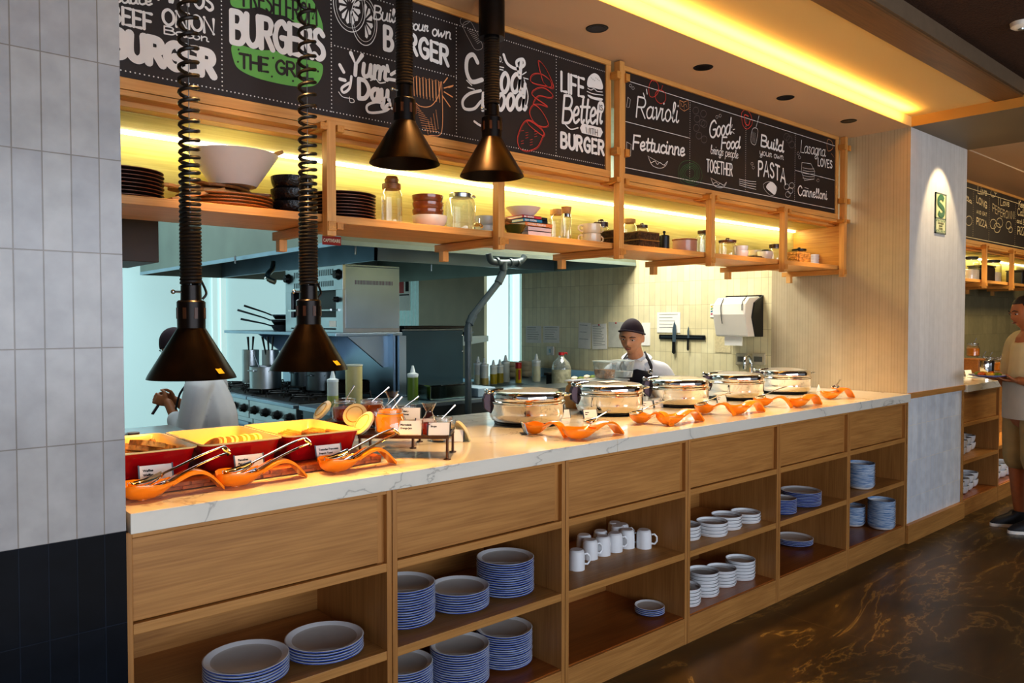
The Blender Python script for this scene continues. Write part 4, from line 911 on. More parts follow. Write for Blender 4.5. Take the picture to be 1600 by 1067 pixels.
# jars standing behind the racks on the marble
def Qz(px, y): return (ony(px, 640, y).x, y, ZT+.001)
clipjar(Qz(604, .80), .052, .12, 'glass jar of dark jam standing behind the rear rack', .55, DARKJ)
clipjar(Qz(632, .72), .062, .12, 'wide glass jar of honey coloured jam behind the racks', .5, HON, None)
clipjar(Qz(690, .42), .055, .095, 'glass jar of pale cream right of the syrup carafe', .6, pbr('cream_fill', '#d8b880', .4), 70, W0+pi)
clipjar(Qz(582, .92), .045, .12, 'glass jar with black spoon behind the rear rack, farthest left', .4, DARKJ)
spin(Qz(604, .80), .12, (.05, -.02, .05), 'steel spoon leaning out of the dark jam jar'); spin(Qz(582, .92), .12, (-.012, 0, .06), 'black spoon handle leaning out of the farthest jar', BLACK)
spin(Qz(632, .72), .12, (.055, -.03, .045), 'clear spoon leaning out of the honey coloured jar'); spin(Qz(690, .42), .095, (.055, -.02, .055), 'steel spoon leaning out of the pale cream jar')
p = onrack(.178, .03); card(p[0], p[1], p[2]+.001, W0, .085, .052, 'white card on front rack before the orange jam jar', ('Mermelada', 'Orange Jam'))
p = onrack(.285, .015); card(p[0], p[1], p[2]+.001, W0, .075, .048, 'white card on front rack before the syrup carafe', ('Sirope',))
p = onrack2(.33, .09); card(p[0], p[1], p[2]+.001, W0+.05, .075, .05, 'white card at right of rear rack, partly hidden', ('Miel y', 'Honey'))
p = onrack(.215, .145); card(p[0], p[1], p[2]+.001, W0, .07, .045, 'white card at the back of the front rack', ('Crema',))
p = onrack2(.262, .012); card(p[0], p[1], p[2]+.001, W0, .035, .03, 'tiny white card between amber jar and dark carafe')
q = Qz(708, .36); card(q[0]-.0, q[1], q[2], W0, .08, .05, 'white card standing by the pale cream jar', ('Crema',))
# ------------------------------------------------------------------ chafing dishes
def chafing(x, y, label, paper=False):
    t = thing('chafing_dish', label, 'chafing dish', (x, y, ZT+.001), radians(0), 'round polished chafing dishes in a row'); r = .178
    MB().lathe([(0, 0), (r*.86, 0), (r*.88, .006), (r*.86, .012), (0, .012)], 48).build('base_ring', BLACK, t)
    MB().lathe([(r*.82, .011), (r*.93, .018), (r*.985, .034), (r, .055), (r, .092), (r*1.015, .096), (r*1.015, .102), (r*.96, .103), (0, .103)], 64).build('body', CHROME, t)
    MB().lathe([(r*.96, .1035), (r*1.03, .105), (r*1.035, .110), (r*.99, .116), (r*1.0, .120), (r*1.0, .142), (r*.97, .152), (r*.90, .158), (r*.86, .158)], 64, cap=False).build('lid', CHROME, t)
    MB().lathe([(r*.88, .157), (r*.5, .165), (0, .168)], 48, cap=False).build('lid_glass', glass('lid_glass', (.75, .75, .7), body=.35) if 'lid_glass' not in MATS else MATS['lid_glass'], t)
    # hinge block at the rear left, handle at the front right
    a = radians(150); cx, cy = r*1.06*cos(a), r*1.06*sin(a)
    M = Matrix.Translation((cx, cy, 0)) @ Matrix.Rotation(a, 4, 'Z')
    MB().prism([(-.012, .05), (.02, .075), (.024, .12), (.014, .145), (-.012, .145)], -.022, .022, axis=1, M=M).build('hinge_block', pbr('hinge_plum', '#4a3c44', .35, .5) if 'hinge_plum' not in MATS else MATS['hinge_plum'], t, bevel=.003)
    mb = MB().tube([(.0, -.035, .153), (.0, .035, .153)], .008, 10, M=M).sphere((0, -.038, .153), .011, M=M).sphere((0, .038, .153), .011, M=M)
    mb.tube([(-.01, 0, .155), (-.05, 0, .163), (-.075, 0, .163)], .006, 8, M=M); mb.build('hinge', CHROME, t)
    a = radians(-38); M = Matrix.Rotation(a, 4, 'Z')
    MB().tube(catmull([(r*.97, -.05, .135), (r*1.10, -.045, .138), (r*1.16, 0, .138), (r*1.10, .045, .138), (r*.97, .05, .135)], 5), .0045, 8, M=M, ry=.008).build('lid_handle', CHROME, t)
    return t
CX = [2.46+.588*i for i in range(5)]
cl = ['polished round chafing dish nearest the jar racks', 'second polished chafing dish, in front of the chef', 'third polished chafing dish, in the middle of the row', 'fourth polished chafing dish, second from the pillar', 'fifth polished chafing dish nearest the pillar']
for i in range(5): chafing(CX[i], .59, cl[i])
o = MB().box(-.06, .06, -.035, .035, 0, .001).build('paper_slip', PAPER, loc=(CX[1]-.03, .56, ZT+.1705)); tag(o, 'pale paper slip lying on the lid of second chafing dish', 'paper')
# spoon rests beside the chafing dishes
SR = [(885, 684, -80, 'short, end on, in front of first chafing dish', .8), (967, 678, -3, 'long arch, between first and second chafing dishes', 1.12), (1050, 666, -80, 'short, end on, in front of second chafing dish', .8), (1093, 658, -3, 'long arch, between second and third chafing dishes', 1.05),
      (1148, 650, -80, 'short, end on, in front of third chafing dish', .8), (1189, 643, -3, 'long arch, between third and fourth chafing dishes', 1.0), (1237, 638, -80, 'short, end on, in front of fourth chafing dish', .8), (1278, 632, -3, 'long arch, between fourth and fifth chafing dishes', 1.0), (1330, 621, -12, 'alone at the end of the counter by the pillar', .95)]
SRL = []
for px, py, rz, wh, sc in SR:
    q = onz(px, py, ZT); a = radians(rz); cx_, cy_ = q.x-.13*sc*cos(a), q.y-.13*sc*sin(a)
    r_ = spoon_rest(cx_, cy_, a, 'orange spoon rest '+wh, sc); r_.scale[2] = 1.0; SRL.append((cx_, cy_))
def ladle(x, y, rz, label, z=.05, L=.24):
    t = thing('serving_spoon', label, 'serving spoon', (x, y, ZT+z), rz, 'steel serving spoons on the orange rests'); t.rotation_euler = (0, radians(-6), rz)
    n = 10; rings = []
    for (px_, w, zo) in [(-.05, .003, .006), (-.044, .016, .002), (-.025, .025, -.002), (0, .026, -.002), (.02, .018, 0), (.035, .006, .004)]:
        rings.append([(px_, w*cos(pi*k/n), zo+.0015-.009*sin(pi*k/n)) for k in range(n+1)]+[(px_, w*cos(pi*k/n), zo-.009*sin(pi*k/n)) for k in range(n, -1, -1)])
    MB().loft(rings).build('bowl', CHROME, t, angle=60); MB().tube([(.033, 0, .004), (.12, 0, .014), (L-.02, 0, .018), (L, 0, .017)], [.002]*4, 8, ry=[.005, .004, .007, .009]).build('handle', CHROME, t); return t
for i, wh in ((2, 'second'), (4, 'third'), (6, 'fourth')): ladle(SRL[i][0]-.06, SRL[i][1]+.035, radians(-4), 'steel serving spoon on orange rest before the %s chafing dish' % wh, .062)
ladle(SRL[1][0]+.05, SRL[1][1]+.06, radians(10), 'steel serving spoon behind the first long orange rest', .06, .14); ladle(SRL[8][0]-.02, SRL[8][1]+.01, radians(15), 'steel serving spoon on the last orange rest by the pillar', .075, .16)
for px, py, rz, lab in ((893, 655, -.15, 'white card right of first chafing dish, left one of the pair'), (935, 655, -.3, 'white card in front of second chafing dish, by its left foot'), (1024, 640, -.2, 'white card between second and third chafing dishes, left one'), (1043, 638, -.2, 'white card between second and third chafing dishes, right one'), (1140, 630, -.2, 'white card in front of fourth chafing dish')):
    q = onz(px, py, ZT); card(q.x, q.y+.05, ZT+.001, rz, .075, .042, lab, ('Huevos', 'Eggs'), group='white cards among the chafing dishes')
t = card(ony(822, 682, .33).x, .33, ZT+.001, radians(60), .07, .05, 'card stand seen edge on before the first chafing dish', group='white cards among the chafing dishes')
tag(MB().lathe([(0, 0), (.014, .0), (.010, .02), (0, .05)], 16).build('paper_cone', PAPER, loc=tuple(onz(1290, 612, ZT+.001)+Vector((0, .05, 0)))), 'small white paper cone by the last orange rest', 'paper')
tag(MB().box(-.12, .12, -.05, .05, 0, .0012).build('paper_mat', pbr('grey_mat', '#8c8a8a', .4), loc=(CX[0]-.25, .27, ZT+.001)), 'small dark slip on marble before first chafing dish', 'paper')
bpy.data.objects['paper_mat'].scale = (.25, .5, 1)
# ------------------------------------------------------------------ things on the short marble beyond the pillar
def far_item(px, y): return (ony(px, 560, y).x, y, ZT+.001)
tag(MB().box(-.10, .10, -.12, .12, 0, .13).build('wooden_box', WOODK, loc=far_item(1512, .5), bevel=.004), 'brown wooden box on the far marble beside the pillar', 'box')
tag(MB().lathe([(0, 0), (.075, 0), (.08, .01), (.08, .11), (.075, .12), (0, .12)], 28).build('steel_pot', CHROME, loc=far_item(1538, .36)), 'small polished steel pot on the far marble counter', 'pot')
for i, (px, y, fm) in enumerate(((1520, .62, HON), (1535, .55, DARKJ), (1545, .45, DARKJ), (1562, .35, HON), (1572, .5, HON))):
    q = far_item(px, y); lab = ['glass jar on the box beside the pillar in far bay', 'glass jar of dark jam behind the steel pot in far bay', 'glass jar of dark syrup right of the steel pot in far bay', 'wide glass jar of honey tone in front of the man', 'glass jar half hidden behind the man, farthest right'][i]
    clipjar((q[0], q[1], q[2]+(.131 if i == 0 else 0)), .06, .13, lab, .6, fm)
    spin((q[0], q[1], q[2]+(.131 if i == 0 else 0)), .13, (.03, -.02, .06), 'spoon handle in the far bay jars, %s from the pillar' % ORD[i])
for i, (px, py) in enumerate(((1512, 592), (1524, 587))): q = onz(px, py, ZT+.001); card(q.x, q.y+.05, ZT+.001, -.3, .09, .05, 'white card on the far marble, %s from the pillar' % ORD[i])
# ------------------------------------------------------------------ hood
HX0, HX1, HY0, HY1, HZ = 2.43, XR-.003, 2.33, 6.7, 1.985
t = thing('extractor_hood', 'large stainless steel extractor hood over the kitchen range', 'extractor hood', (0, 0, 0))
MB().box(HX0, HX1, HY0, HY0+.012, HZ, 2.95).build('front_panel', HOODG, t); MB().box(HX0, HX0+.012, HY0+.012, HY1, HZ, 2.95).build('side_panel', HOODG, t); MB().box(HX0, HX1, HY1, HY1+.012, HZ, 2.95).build('rear_panel', HOODG, t)
MB().box(HX1-.01, HX1, HY0+.012, HY1, HZ, 2.95).build('side_panel', HOODG, t)
MB().box(HX0, HX1, HY0-.006, HY0, HZ, HZ+.03).box(HX0-.006, HX0, HY0-.006, HY1, HZ, HZ+.03).build('lower_lip', STEELB, t)
mb = MB()
mb.add([(HX0+.02, HY0+.02, HZ+.01), (HX0+.02, HY1, HZ+.01), (HX0+.55, HY1, 2.45), (HX0+.55, HY0+.45, 2.45)], [(0, 1, 2, 3)])
mb.add([(HX0+.02, HY0+.02, HZ+.01), (HX0+.55, HY0+.45, 2.45), (HX1-.1, HY0+.45, 2.45), (HX1-.02, HY0+.02, HZ+.01)], [(0, 1, 2, 3)])
mb.build('inner_baffle', BLUEW, t)
MB().box(HX0+.5, HX1-.02, HY0+.3, HY1, 2.4, 2.42).build('filter_ceiling', STEELD, t)
MB().box(3.3, HX1-.02, 3.35, 3.37, 1.99, 2.42).box(3.3, 3.32, 3.35, HY1, 1.99, 2.42).build('inner_beam', STEELB, t)
for (px, py) in ((372, 405), (491, 395), (562, 390), (680, 418)): q = onz(px, py, HZ); MB().tube([(q.x, q.y+.06, HZ+.03), (q.x, q.y+.06, HZ-.03)], .008, 8).build('sprinkler_nozzle', STEEL, t)
# maker's red plate on the hood front
q = ony(518, 376, HY0-.008)
t2 = thing('name_plate', 'small red name plate on the hood front with white letters', 'plate sign', tuple(q), group=None)
MB().box(-.065, .065, -.004, 0, -.028, .028).build('plate', pbr('plate_red', '#a32a30', .4), t2); text_mb('CAPTIVEAIRE', .03, frame((0, -.0046, -.010), (1, 0, 0), (0, 0, 1)), bold=.0008, align='CENTER', xs=.68).build('lettering', CHALK, t2)
tag(MB().box(-.30, .06, 0, .45, 0, .26).build('ceiling_box', pbr('dark_brown_box', '#3c2a20', .5), loc=tuple(ony(224, 409, 1.2)), bevel=.003), 'dark brown box hanging under the shelf beside tiled wall', 'box')
# ------------------------------------------------------------------ range line, fronts face left
def knob(mb_parent, x, y, z, r=.028):
    mb = MB(); M = Matrix.Translation((x, y, z)) @ Matrix.Rotation(radians(-90), 4, 'Y'); mb.lathe([(0, 0), (r*1.2, 0), (r*1.2, .006), (r, .01), (r*.9, .035), (0, .038)], 20, M=M).box(-.004, .004, -r, r, .036, .046, M=M); return mb.build('knob', BLACK, mb_parent)
def kitchen_range(y0, y1, label):
    t = thing('kitchen_range', label, 'stove', (0, 0, 0), group='steel gas ranges'); x0, x1 = 2.32, 3.08
    MB().box(x0+.03, x1, y0+.004, y1-.004, .12, .86).build('body', STEEL, t, bevel=.003)
    MB().box(x0, x0+.04, y0+.004, y1-.004, .76, .90).build('control_panel', STEEL, t, bevel=.003); MB().box(x0-.02, x1, y0+.004, y1-.004, .90, .925).build('top_frame', STEELB, t, bevel=.003)
    d = MB().box(x0+.015, x0+.032, y0+.05, y1-.05, .25, .72).build('oven_door', STEELB, t, bevel=.003); MB().tube([(x0+.02, y0+.1, .68), (x0-.02, y0+.1, .68), (x0-.02, y1-.1, .68), (x0+.02, y1-.1, .68)], .01, 8).build('handle', CHROME, d)
    for yy in (y0+.06, y1-.06):
        for xx in (x0+.1, x1-.06): MB().lathe([(0, 0), (.02, 0), (.025, .12), (0, .12)], 12, M=Matrix.Translation((xx, yy, 0))).build('leg', STEELD, t)
    n = max(2, int((y1-y0)/.17))
    for k in range(n): knob(t, x0, y0+(k+.5)*(y1-y0)/n, .83)
    MB().box(x0+.03, x1-.03, y0+.02, y1-.02, .925, .932).build('burner_pan', RUBBER, t)
    nb = max(1, int((y1-y0)/.36))
    for a in range(2):
        for b in range(nb):
            cx, cy = x0+.2+a*.34, y0+(b+.5)*(y1-y0)/nb; mb = MB()
            mb.lathe([(0, .932), (.05, .932), (.045, .948), (0, .95)], 20, M=Matrix.Translation((cx, cy, 0)))
            mb.build('burner', BLACK, t); mb = MB()
            for k in range(6): c, s = cos(k*pi/3), sin(k*pi/3); mb.tube([(cx+.03*c, cy+.03*s, .962), (cx+.15*c, cy+.15*s, .962), (cx+.155*c, cy+.155*s, .933)], .006, 6)
            mb.tube([(cx+.12*cos(2*pi*k/20), cy+.12*sin(2*pi*k/20), .962) for k in range(20)], .006, 6, closed=True); mb.build('grate', BLACK, t)
    return t
kitchen_range(2.76, 3.56, 'steel gas range nearest the counter with black knobs'); kitchen_range(3.565, 4.65, 'steel gas range farther back beside the left chef')
t = thing('range_shelf', 'steel wall shelf with splashback above the range', 'shelf', (0, 0, 0))
MB().box(3.09, 3.11, 2.76, 4.65, .93, 1.40).build('splashback', STEELB, t); MB().box(2.64, 3.20, 2.80, 4.9, 1.385, 1.41).build('shelf_plate', STEELB, t, bevel=.004)
MB().box(3.12, 3.18, 2.72, 2.76, 0, 1.385).build('post', STEELB, t)
for y in (2.83, 3.6, 4.4): MB().prism([(2.75, 1.385), (3.10, 1.385), (3.10, 1.15), (3.05, 1.15)], y, y+.02, axis=1).build('bracket', STEELB, t)
# salamander grill
t = thing('salamander_grill', 'stainless steel salamander grill with black knobs on the range shelf', 'grill', (2.72, 2.84, 1.412))
SD, SW, SHH = .48, .94, .48
MB().box(.0, SD, 0, SW, .0, .03).build('base_plate', STEEL, t); MB().box(.02, SD, 0, .02, .03, SHH).build('side_panel', STEELB, t, bevel=.003); MB().box(.02, SD, SW-.02, SW, .03, SHH).build('side_panel', STEELB, t)
MB().box(.02, SD, 0, SW, SHH, SHH+.015).build('top_panel', STEELB, t, bevel=.003); MB().box(SD-.02, SD, .02, SW-.02, .03, SHH).build('back_panel', STEELD, t)
MB().box(0, .025, 0, SW, SHH-.17, SHH+.01).build('control_panel', STEEL, t, bevel=.002); MB().box(.0, .022, 0, .10, .03, SHH-.17).box(.0, .022, SW-.10, SW, .03, SHH-.17).box(0, .022, .1, SW-.1, .02, .11).build('front_frame', STEEL, t)
MB().box(.05, SD-.02, .02, SW-.02, .03, SHH-.02).build('dark_cavity', BLACK, t)
mb = MB()
for k in range(22): mb.box(-.001, .001, .14+k*.03, .152+k*.03, SHH-.06, SHH-.015); mb.box(-.001, .001, .14+k*.03, .152+k*.03, SHH-.14, SHH-.10)
mb.build('vent_slots', INK, t)
mb = MB()
for k in range(26): mb.box(.10+k*.0125, .106+k*.0125, -.001, .001, SHH-.13, SHH-.10)
mb.build('side_slots', pbr('slot_violet', '#6a5a80', .5), t)
for y in (.06, SW-.06): knob(t, 0, y, SHH-.06, .033)
knob(t, 0, .08, SHH-.24, .018)
MB().tube([(-.03, .12, .165), (-.03, SW-.12, .165)], .008, 8).build('grid_bar', CHROME, t); MB().box(.0, .45, .1, SW-.1, .155, .162).build('grid', STEELD, t)
MB().box(-.002, 0, .10, .2, .04, .085).build('spec_label', PAPER, t)
t = thing('safety_notice', 'white sign with red pictogram on the far ribbed wall', 'sign', tuple(onx(632, 458, XR-.003)))
MB().box(-.004, 0, -.13, .13, -.22, .26).build('sign_plate', PAPER, t); MB().box(-.006, -.004, .01, .11, .0, .22).build('pictogram', pbr('sign_red', '#b82820', .5), t); MB().box(-.006, -.004, -.11, .11, -.03, -.015).box(-.006, -.004, -.10, -.03, .02, .20).build('lettering', INK, t)
# gas hose
tag(MB().tube(catmull([(2.74, 4.05, 1.99), (2.72, 4.03, 1.93), (2.66, 3.98, 1.88), (2.62, 3.90, 1.84), (2.66, 3.84, 1.81)], 5), .022, 10).build('steel_hose', CHROME), 'flexible steel hose running from hood to the grill', 'hose')
# pans and pots
def pan(x, y, z, r, h, rz, label, hl=.2, m=None, hm=None, tilt=12):
    t = thing('frying_pan', label, 'pan', (x, y, z), rz, 'frying pans stacked on the range shelf')
    MB().lathe([(0, 0), (r*.78, 0), (r, h), (r-.003, h), (r*.77, .003), (0, .003)], 32, cap=False).build('body', m or BLACKM, t)
    a = radians(tilt); MB().tube([(r*.97, 0, h*.85), (r+.05, 0, h+.05*sin(a)), (r+hl, 0, h+hl*sin(a))], [.006, .006, .009], 8, ry=[.01, .008, .011]).build('handle', hm or STEELD, t); return t
pan(2.86, 4.05, 1.412, .14, .05, radians(168), 'black frying pan lowest in the stack beside the grill', .24); pan(2.86, 4.05, 1.462, .14, .045, radians(160), 'black frying pan in the middle of the stack beside the grill', .26, tilt=18); pan(2.87, 4.05, 1.509, .14, .04, radians(150), 'steel frying pan on top of the stack beside the grill', .22, STEELD, BLACK, 20)
def pot(x, y, z, r, h, label, lid=False, m=STEEL):
    t = thing('cooking_pot', label, 'pot', (x, y, z), radians(200), 'steel pots on the ranges')
    MB().lathe([(0, 0), (r, 0), (r, h), (r+.004, h+.002), (r-.004, h), (r-.004, .004), (0, .004)], 36, cap=False).build('body', m, t)
    for s in (-1, 1): MB().tube(catmull([(s*r*.5, r*.87*1, h*.8), (s*r*.5, r*1.2, h*.82), (0, r*1.28, h*.82)][0:1]+[(r*1.0*s, -.03, h*.82), (r*1.25*s, -.025, h*.84), (r*1.25*s, .025, h*.84), (r*1.0*s, .03, h*.82)], 4), .005, 6).build('handle', m, t)
    if lid: MB().lathe([(r+.003, h), (r*.6, h+.02), (.02, h+.028), (.02, h+.045), (0, h+.046)], 36).build('lid', m, t)
    return t
pot(2.52, 3.72, .968, .12, .17, 'tall steel pot with ladle on the range behind the lamp'); pot(2.88, 3.76, .968, .12, .13, 'dark low pot behind the tall pot on the range', m=STEELD); pot(2.78, 3.30, .968, .11, .14, 'steel pot under the second lamp on the range', m=STEELD)
pot(2.88, 3.0, .968, .13, .08, 'low black pan on the near end of the range', m=BLACKM)
for i, (x, y) in enumerate(((2.52, 3.95), (2.64, 3.82))): 
    t = thing('utensil_pot', ['steel container of ladles, left of the two', 'steel container of ladles, right of the two'][i], 'utensil pot', (x+.12, y+.35, .968+.0)); MB().lathe([(0, 0), (.07, 0), (.07, .28), (.066, .28), (.066, .004), (0, .004)], 28, cap=False).build('body', STEEL, t)
k = 0
for i, (x, y) in enumerate(((2.64, 4.30), (2.76, 4.17))):
    for j in range(2+i):
        dx, dy = .02-.03*j, .03-.03*j; mb = MB().tube([(0, 0, 0), (dx*.7, dy*.5, .20), (dx*1.8, dy*1.2, .38)], [.004, .004, .009], 8, ry=[.004, .005, .015]); o = mb.build('ladle_handle' if 0 else 'ladle', BLACK, loc=(x+dx*.5, y+dy*.5, .98))
        tag(o, 'black handled ladle, %s from left in the steel containers' % ORD[k], 'ladle', 'ladles in the steel containers'); k += 1
tag(MB().tube([(0, 0, 0), (-.06, .05, .20)], [.005, .008], 8).build('ladle', STEELD, loc=(2.50, 3.70, 1.03)), 'ladle leaning out of the tall steel pot', 'ladle')
# ------------------------------------------------------------------ dark steel appliance back, low steel counter
t = thing('oven_cabinet', 'tall blue grey steel appliance seen from behind', 'oven', (0, 0, 0))
MB().box(3.22, 3.80, 2.83, 3.6, .1, 1.42).build('body', BLUEW, t, bevel=.004); MB().box(3.21, 3.81, 2.825, 3.6, 1.42, 1.432).build('top_edge', STEELD, t)
for (x, z) in ((3.24, .95), (3.24, 1.15), (3.79, 1.25), (3.79, 1.38)): MB().sphere((x, 2.83, z), .008).build('bolt', CHROME, t)
MB().box(3.24, 3.78, 2.85, 3.58, 0, .1).build('plinth', STEELD, t)
tag(MB().box(3.35, 3.95, 3.0, 3.4, 1.433, 1.455).build('baking_tray', BLACK, bevel=.003), 'black baking tray lying on the blue grey appliance', 'tray')
t = thing('wall_shelf', 'grey steel shelf end with black pan right of the pipe', 'shelf', (0, 0, 0)); MB().prism([(3.9, 1.36), (4.45, 1.36), (4.45, 1.31), (3.95, 1.25)], 3.3, 3.7, axis=1).build('shelf_plate', STEELB, t); MB().box(3.95, 3.97, 3.62, 3.66, 0, 1.25).build('post', STEELD, t)
tag(MB().lathe([(0, 0), (.14, 0), (.17, .035), (.16, .035), (0, .01)], 28).build('frying_pan', BLACKM, loc=(4.22, 3.5, 1.361)), 'black pan on grey shelf right of the diagonal pipe', 'pan')
t = thing('prep_counter', 'low steel prep counter behind the jar racks', 'counter', (0, 0, 0)); MB().box(2.30, 3.9, 2.25, 2.68, .90, .93).build('top', STEELB, t, bevel=.003); MB().box(2.33, 3.86, 2.28, 2.68, .1, .90).build('body', STEELD, t); MB().box(2.36, 3.84, 2.31, 2.66, 0, .1).build('plinth', BLACK, t)
t = thing('steel_bin', 'open steel container on the low prep counter', 'container', (3.34, 2.45, .932)); MB().box(-.20, .16, -.10, .10, 0, .10).build('body', pbr('mirror_steel_green', '#7f9088', .15, 1), t, bevel=.006); MB().box(-.21, .17, -.11, .11, .10, .106).build('rim', CHROME, t)
tag(MB().box(3.53, 3.70, 2.3, 2.6, .932, 1.00).build('storage_box', pbr('pale_blue_box', '#a9c4d8', .4), bevel=.006), 'pale blue box on low prep counter beside the pipe', 'box')
def squeeze(loc, label, col, fill, s=1.0, cap='#e4f0f4'):
    t = thing('squeeze_bottle', label, 'bottle', loc, group='squeeze bottles in the kitchen'); r = .033*s; h = .15*s
    cm = MATS.get('sq'+col) or pbr('sq'+col, col, .3, var=.02)
    MB().lathe([(0, 0), (r, 0), (r, h), (0, h)], 20).build('body', MATS.get('squeeze_body') or pbr('squeeze_body', '#ccd6d4', .4), t); MB().lathe([(0, .002), (r*1.01, .002), (r*1.01, h*fill), (0, h*fill)], 20).build('contents', cm, t)
    MB().lathe([(0, h), (r*1.05, h), (r*1.05, h+.014*s), (r*.5, h+.022*s), (r*.2, h+.065*s), (0, h+.066*s)], 20).build('cap', MATS.get('sq_cap') or pbr('sq_cap', cap, .4), t); return t
q = ony(645, 615, 2.45); squeeze((q.x, 2.45, .932), 'green squeeze bottle in front of the blue grey appliance', '#5f7a2c', .95, 1.15)
q = ony(520, 615, 2.45); squeeze((q.x, 2.45, .932), 'white squeeze bottle with yellow green filling before the range', '#a8b468', .45, 1.1)
t = thing('plastic_cylinder', 'tall translucent yellowish container behind the jam jars', 'container', (ony(553, 600, 2.45).x, 2.45, .932)); MB().lathe([(0, 0), (.055, 0), (.057, .27), (.053, .27), (.051, .005), (0, .005)], 28, cap=False).build('body', pbr('yellowish_translucent', '#c9c08a', .35, alpha=.9), t); MB().lathe([(.057, .262), (.06, .264), (.06, .272), (.055, .273)], 28).build('rim', FROST, t)
# pipe
t = thing('drain_pipe', 'grey diagonal drain pipe rising to the hood', 'pipe', (0, 0, 0)); PY = 2.2
A = [(3.36, PY, 0), (3.36, PY, 1.46), (3.385, PY, 1.52), (3.665, PY, 1.80), (3.69, PY, 1.86), (3.69, PY, 1.93)]
MB().tube(A, .024, 14).build('main_run', PIPE, t)
for a, b in (((3.36, PY, 1.35), (3.36, PY, 1.45)), ((3.37, PY, 1.475), (3.41, PY, 1.54)), ((3.64, PY, 1.775), (3.685, PY, 1.85)), ((3.69, PY, 1.87), (3.69, PY, 1.93))): MB().tube([a, b], .030, 14).build('coupling', PIPE, t)
MB().tube(catmull([(3.55, PY, 1.985), (3.57, PY, 1.935), (3.62, PY, 1.925), (3.69, PY, 1.925), (3.80, PY, 1.935), (3.87, PY, 1.95), (3.90, PY, 1.985)], 5), .024, 12).build('cross_run', PIPE, t)
for x in (3.63, 3.76, 3.83): MB().tube([(x-.008, PY, 1.93), (x+.008, PY, 1.933)], .031, 14).build('coupling', PIPE, t)
# ------------------------------------------------------------------ worktop along the right wall
t = thing('wall_worktop', 'steel worktop along the cream tiled wall, dark below', 'counter', (0, 0, 0)); MB().box(4.62, XR-.003, 1.55, 3.95, .89, .93).build('top', STEELB, t, bevel=.003); MB().box(4.64, XR-.003, 1.6, 3.93, 0, .89).build('body', BLUEW, t); MB().box(XR-.03, XR-.004, 1.55, 3.86, .93, 1.02).build('upstand', STEELB, t)
t = thing('steel_table', 'dark steel table end under the squeeze bottles', 'counter', (0, 0, 0)); MB().box(3.98, 4.61, 3.0, 3.5, .89, .93).build('top', BLUEW, t, bevel=.003); MB().box(4.0, 4.58, 3.04, 3.46, .0, .89).build('body', BLACK, t)
for i, (px, y, col, f, s) in enumerate(((747, 3.22, '#c9d0b8', .5, 1.15), (757, 3.16, '#b0a060', .35, 1.1), (771, 3.16, '#9c8c10', .6, 1.0), (781, 3.2, '#8c8010', .6, 1.0), (790, 3.26, '#c4ccc8', .5, 1.15), (838, 3.1, '#ccd2bc', .8, 1.2))):
    q = ony(px, 597, y); z = .931
    squeeze((q.x, y, z), 'squeeze bottle on the dark table, %s from the pipe' % ORD[i], col, f, s)
t = thing('spray_can', 'red and yellow spray can between the squeeze bottles', 'can', (ony(810, 600, 3.12).x, 3.12, .931)); MB().lathe([(0, 0), (.028, 0), (.028, .13), (0, .13)], 20).build('body', pbr('can_yellow', '#c8b010', .3), t); MB().lathe([(0, .13), (.029, .13), (.029, .185), (0, .187)], 20).build('cap', pbr('can_red', '#b01818', .3), t); MB().box(-.02, .0, -.0292, -.02, .03, .12).build('printed_band', pbr('can_red2', '#a82030', .3), t)
W6 = MB().lathe(bowl_prof(.075, .06, .004, .5), 26, cap=False).mesh('prep_bowl', pbr('prep_bowl', '#c8c0a4', .4))
for px, n in ((799, 3), (822, 3)):
    q = ony(px, 590, 3.6); stack('prep_bowl', W6, max(q.x, 4.75+(px > 810)*.17), 3.6, .931, n, .05, 'of the %s pile on wall worktop' % ('left' if px < 810 else 'right'), 'bowl', 'cream bowls on wall worktop %d' % px, desc='cream bowl')
t = thing('water_jug', 'large clear plastic jug with red cap and yellow label', 'jug', (4.50, 2.65, .001+.93)); 
q = ony(877, 600, 2.55); t.location = (q.x, 2.55, .932)
CLP = glass('clear_plastic', (.86, .93, .95), body=.12)
MB().lathe([(0, 0), (.078, 0), (.082, .01), (.082, .17), (.07, .21), (.03, .25), (.022, .262), (.022, .275)], 30, cap=False).build('body', CLP, t); MB().lathe([(0, .27), (.026, .27), (.026, .295), (0, .297)], 20).tube([(.02, 0, .285), (.055, -.01, .288), (.06, -.01, .275)], .006).build('cap', pbr('jug_red', '#a81820', .3), t); MB().lathe([(.083, .03), (.0835, .03), (.0835, .15), (.083, .15)], 30, cap=False).build('wrap_label', pbr('label_grey_yellow', '#a8a890', .5, var=.3, scale=30), t)
t = thing('tape_dispenser', 'black dispenser beside the water jug', 'dispenser', (ony(862, 610, 2.7).x, 2.7, .932)); MB().box(-.03, .03, -.04, .04, 0, .09).build('base', BLACK, t, bevel=.004); MB().box(-.07, .06, -.03, .03, .09, .115).build('top', BLACK, t, bevel=.008)
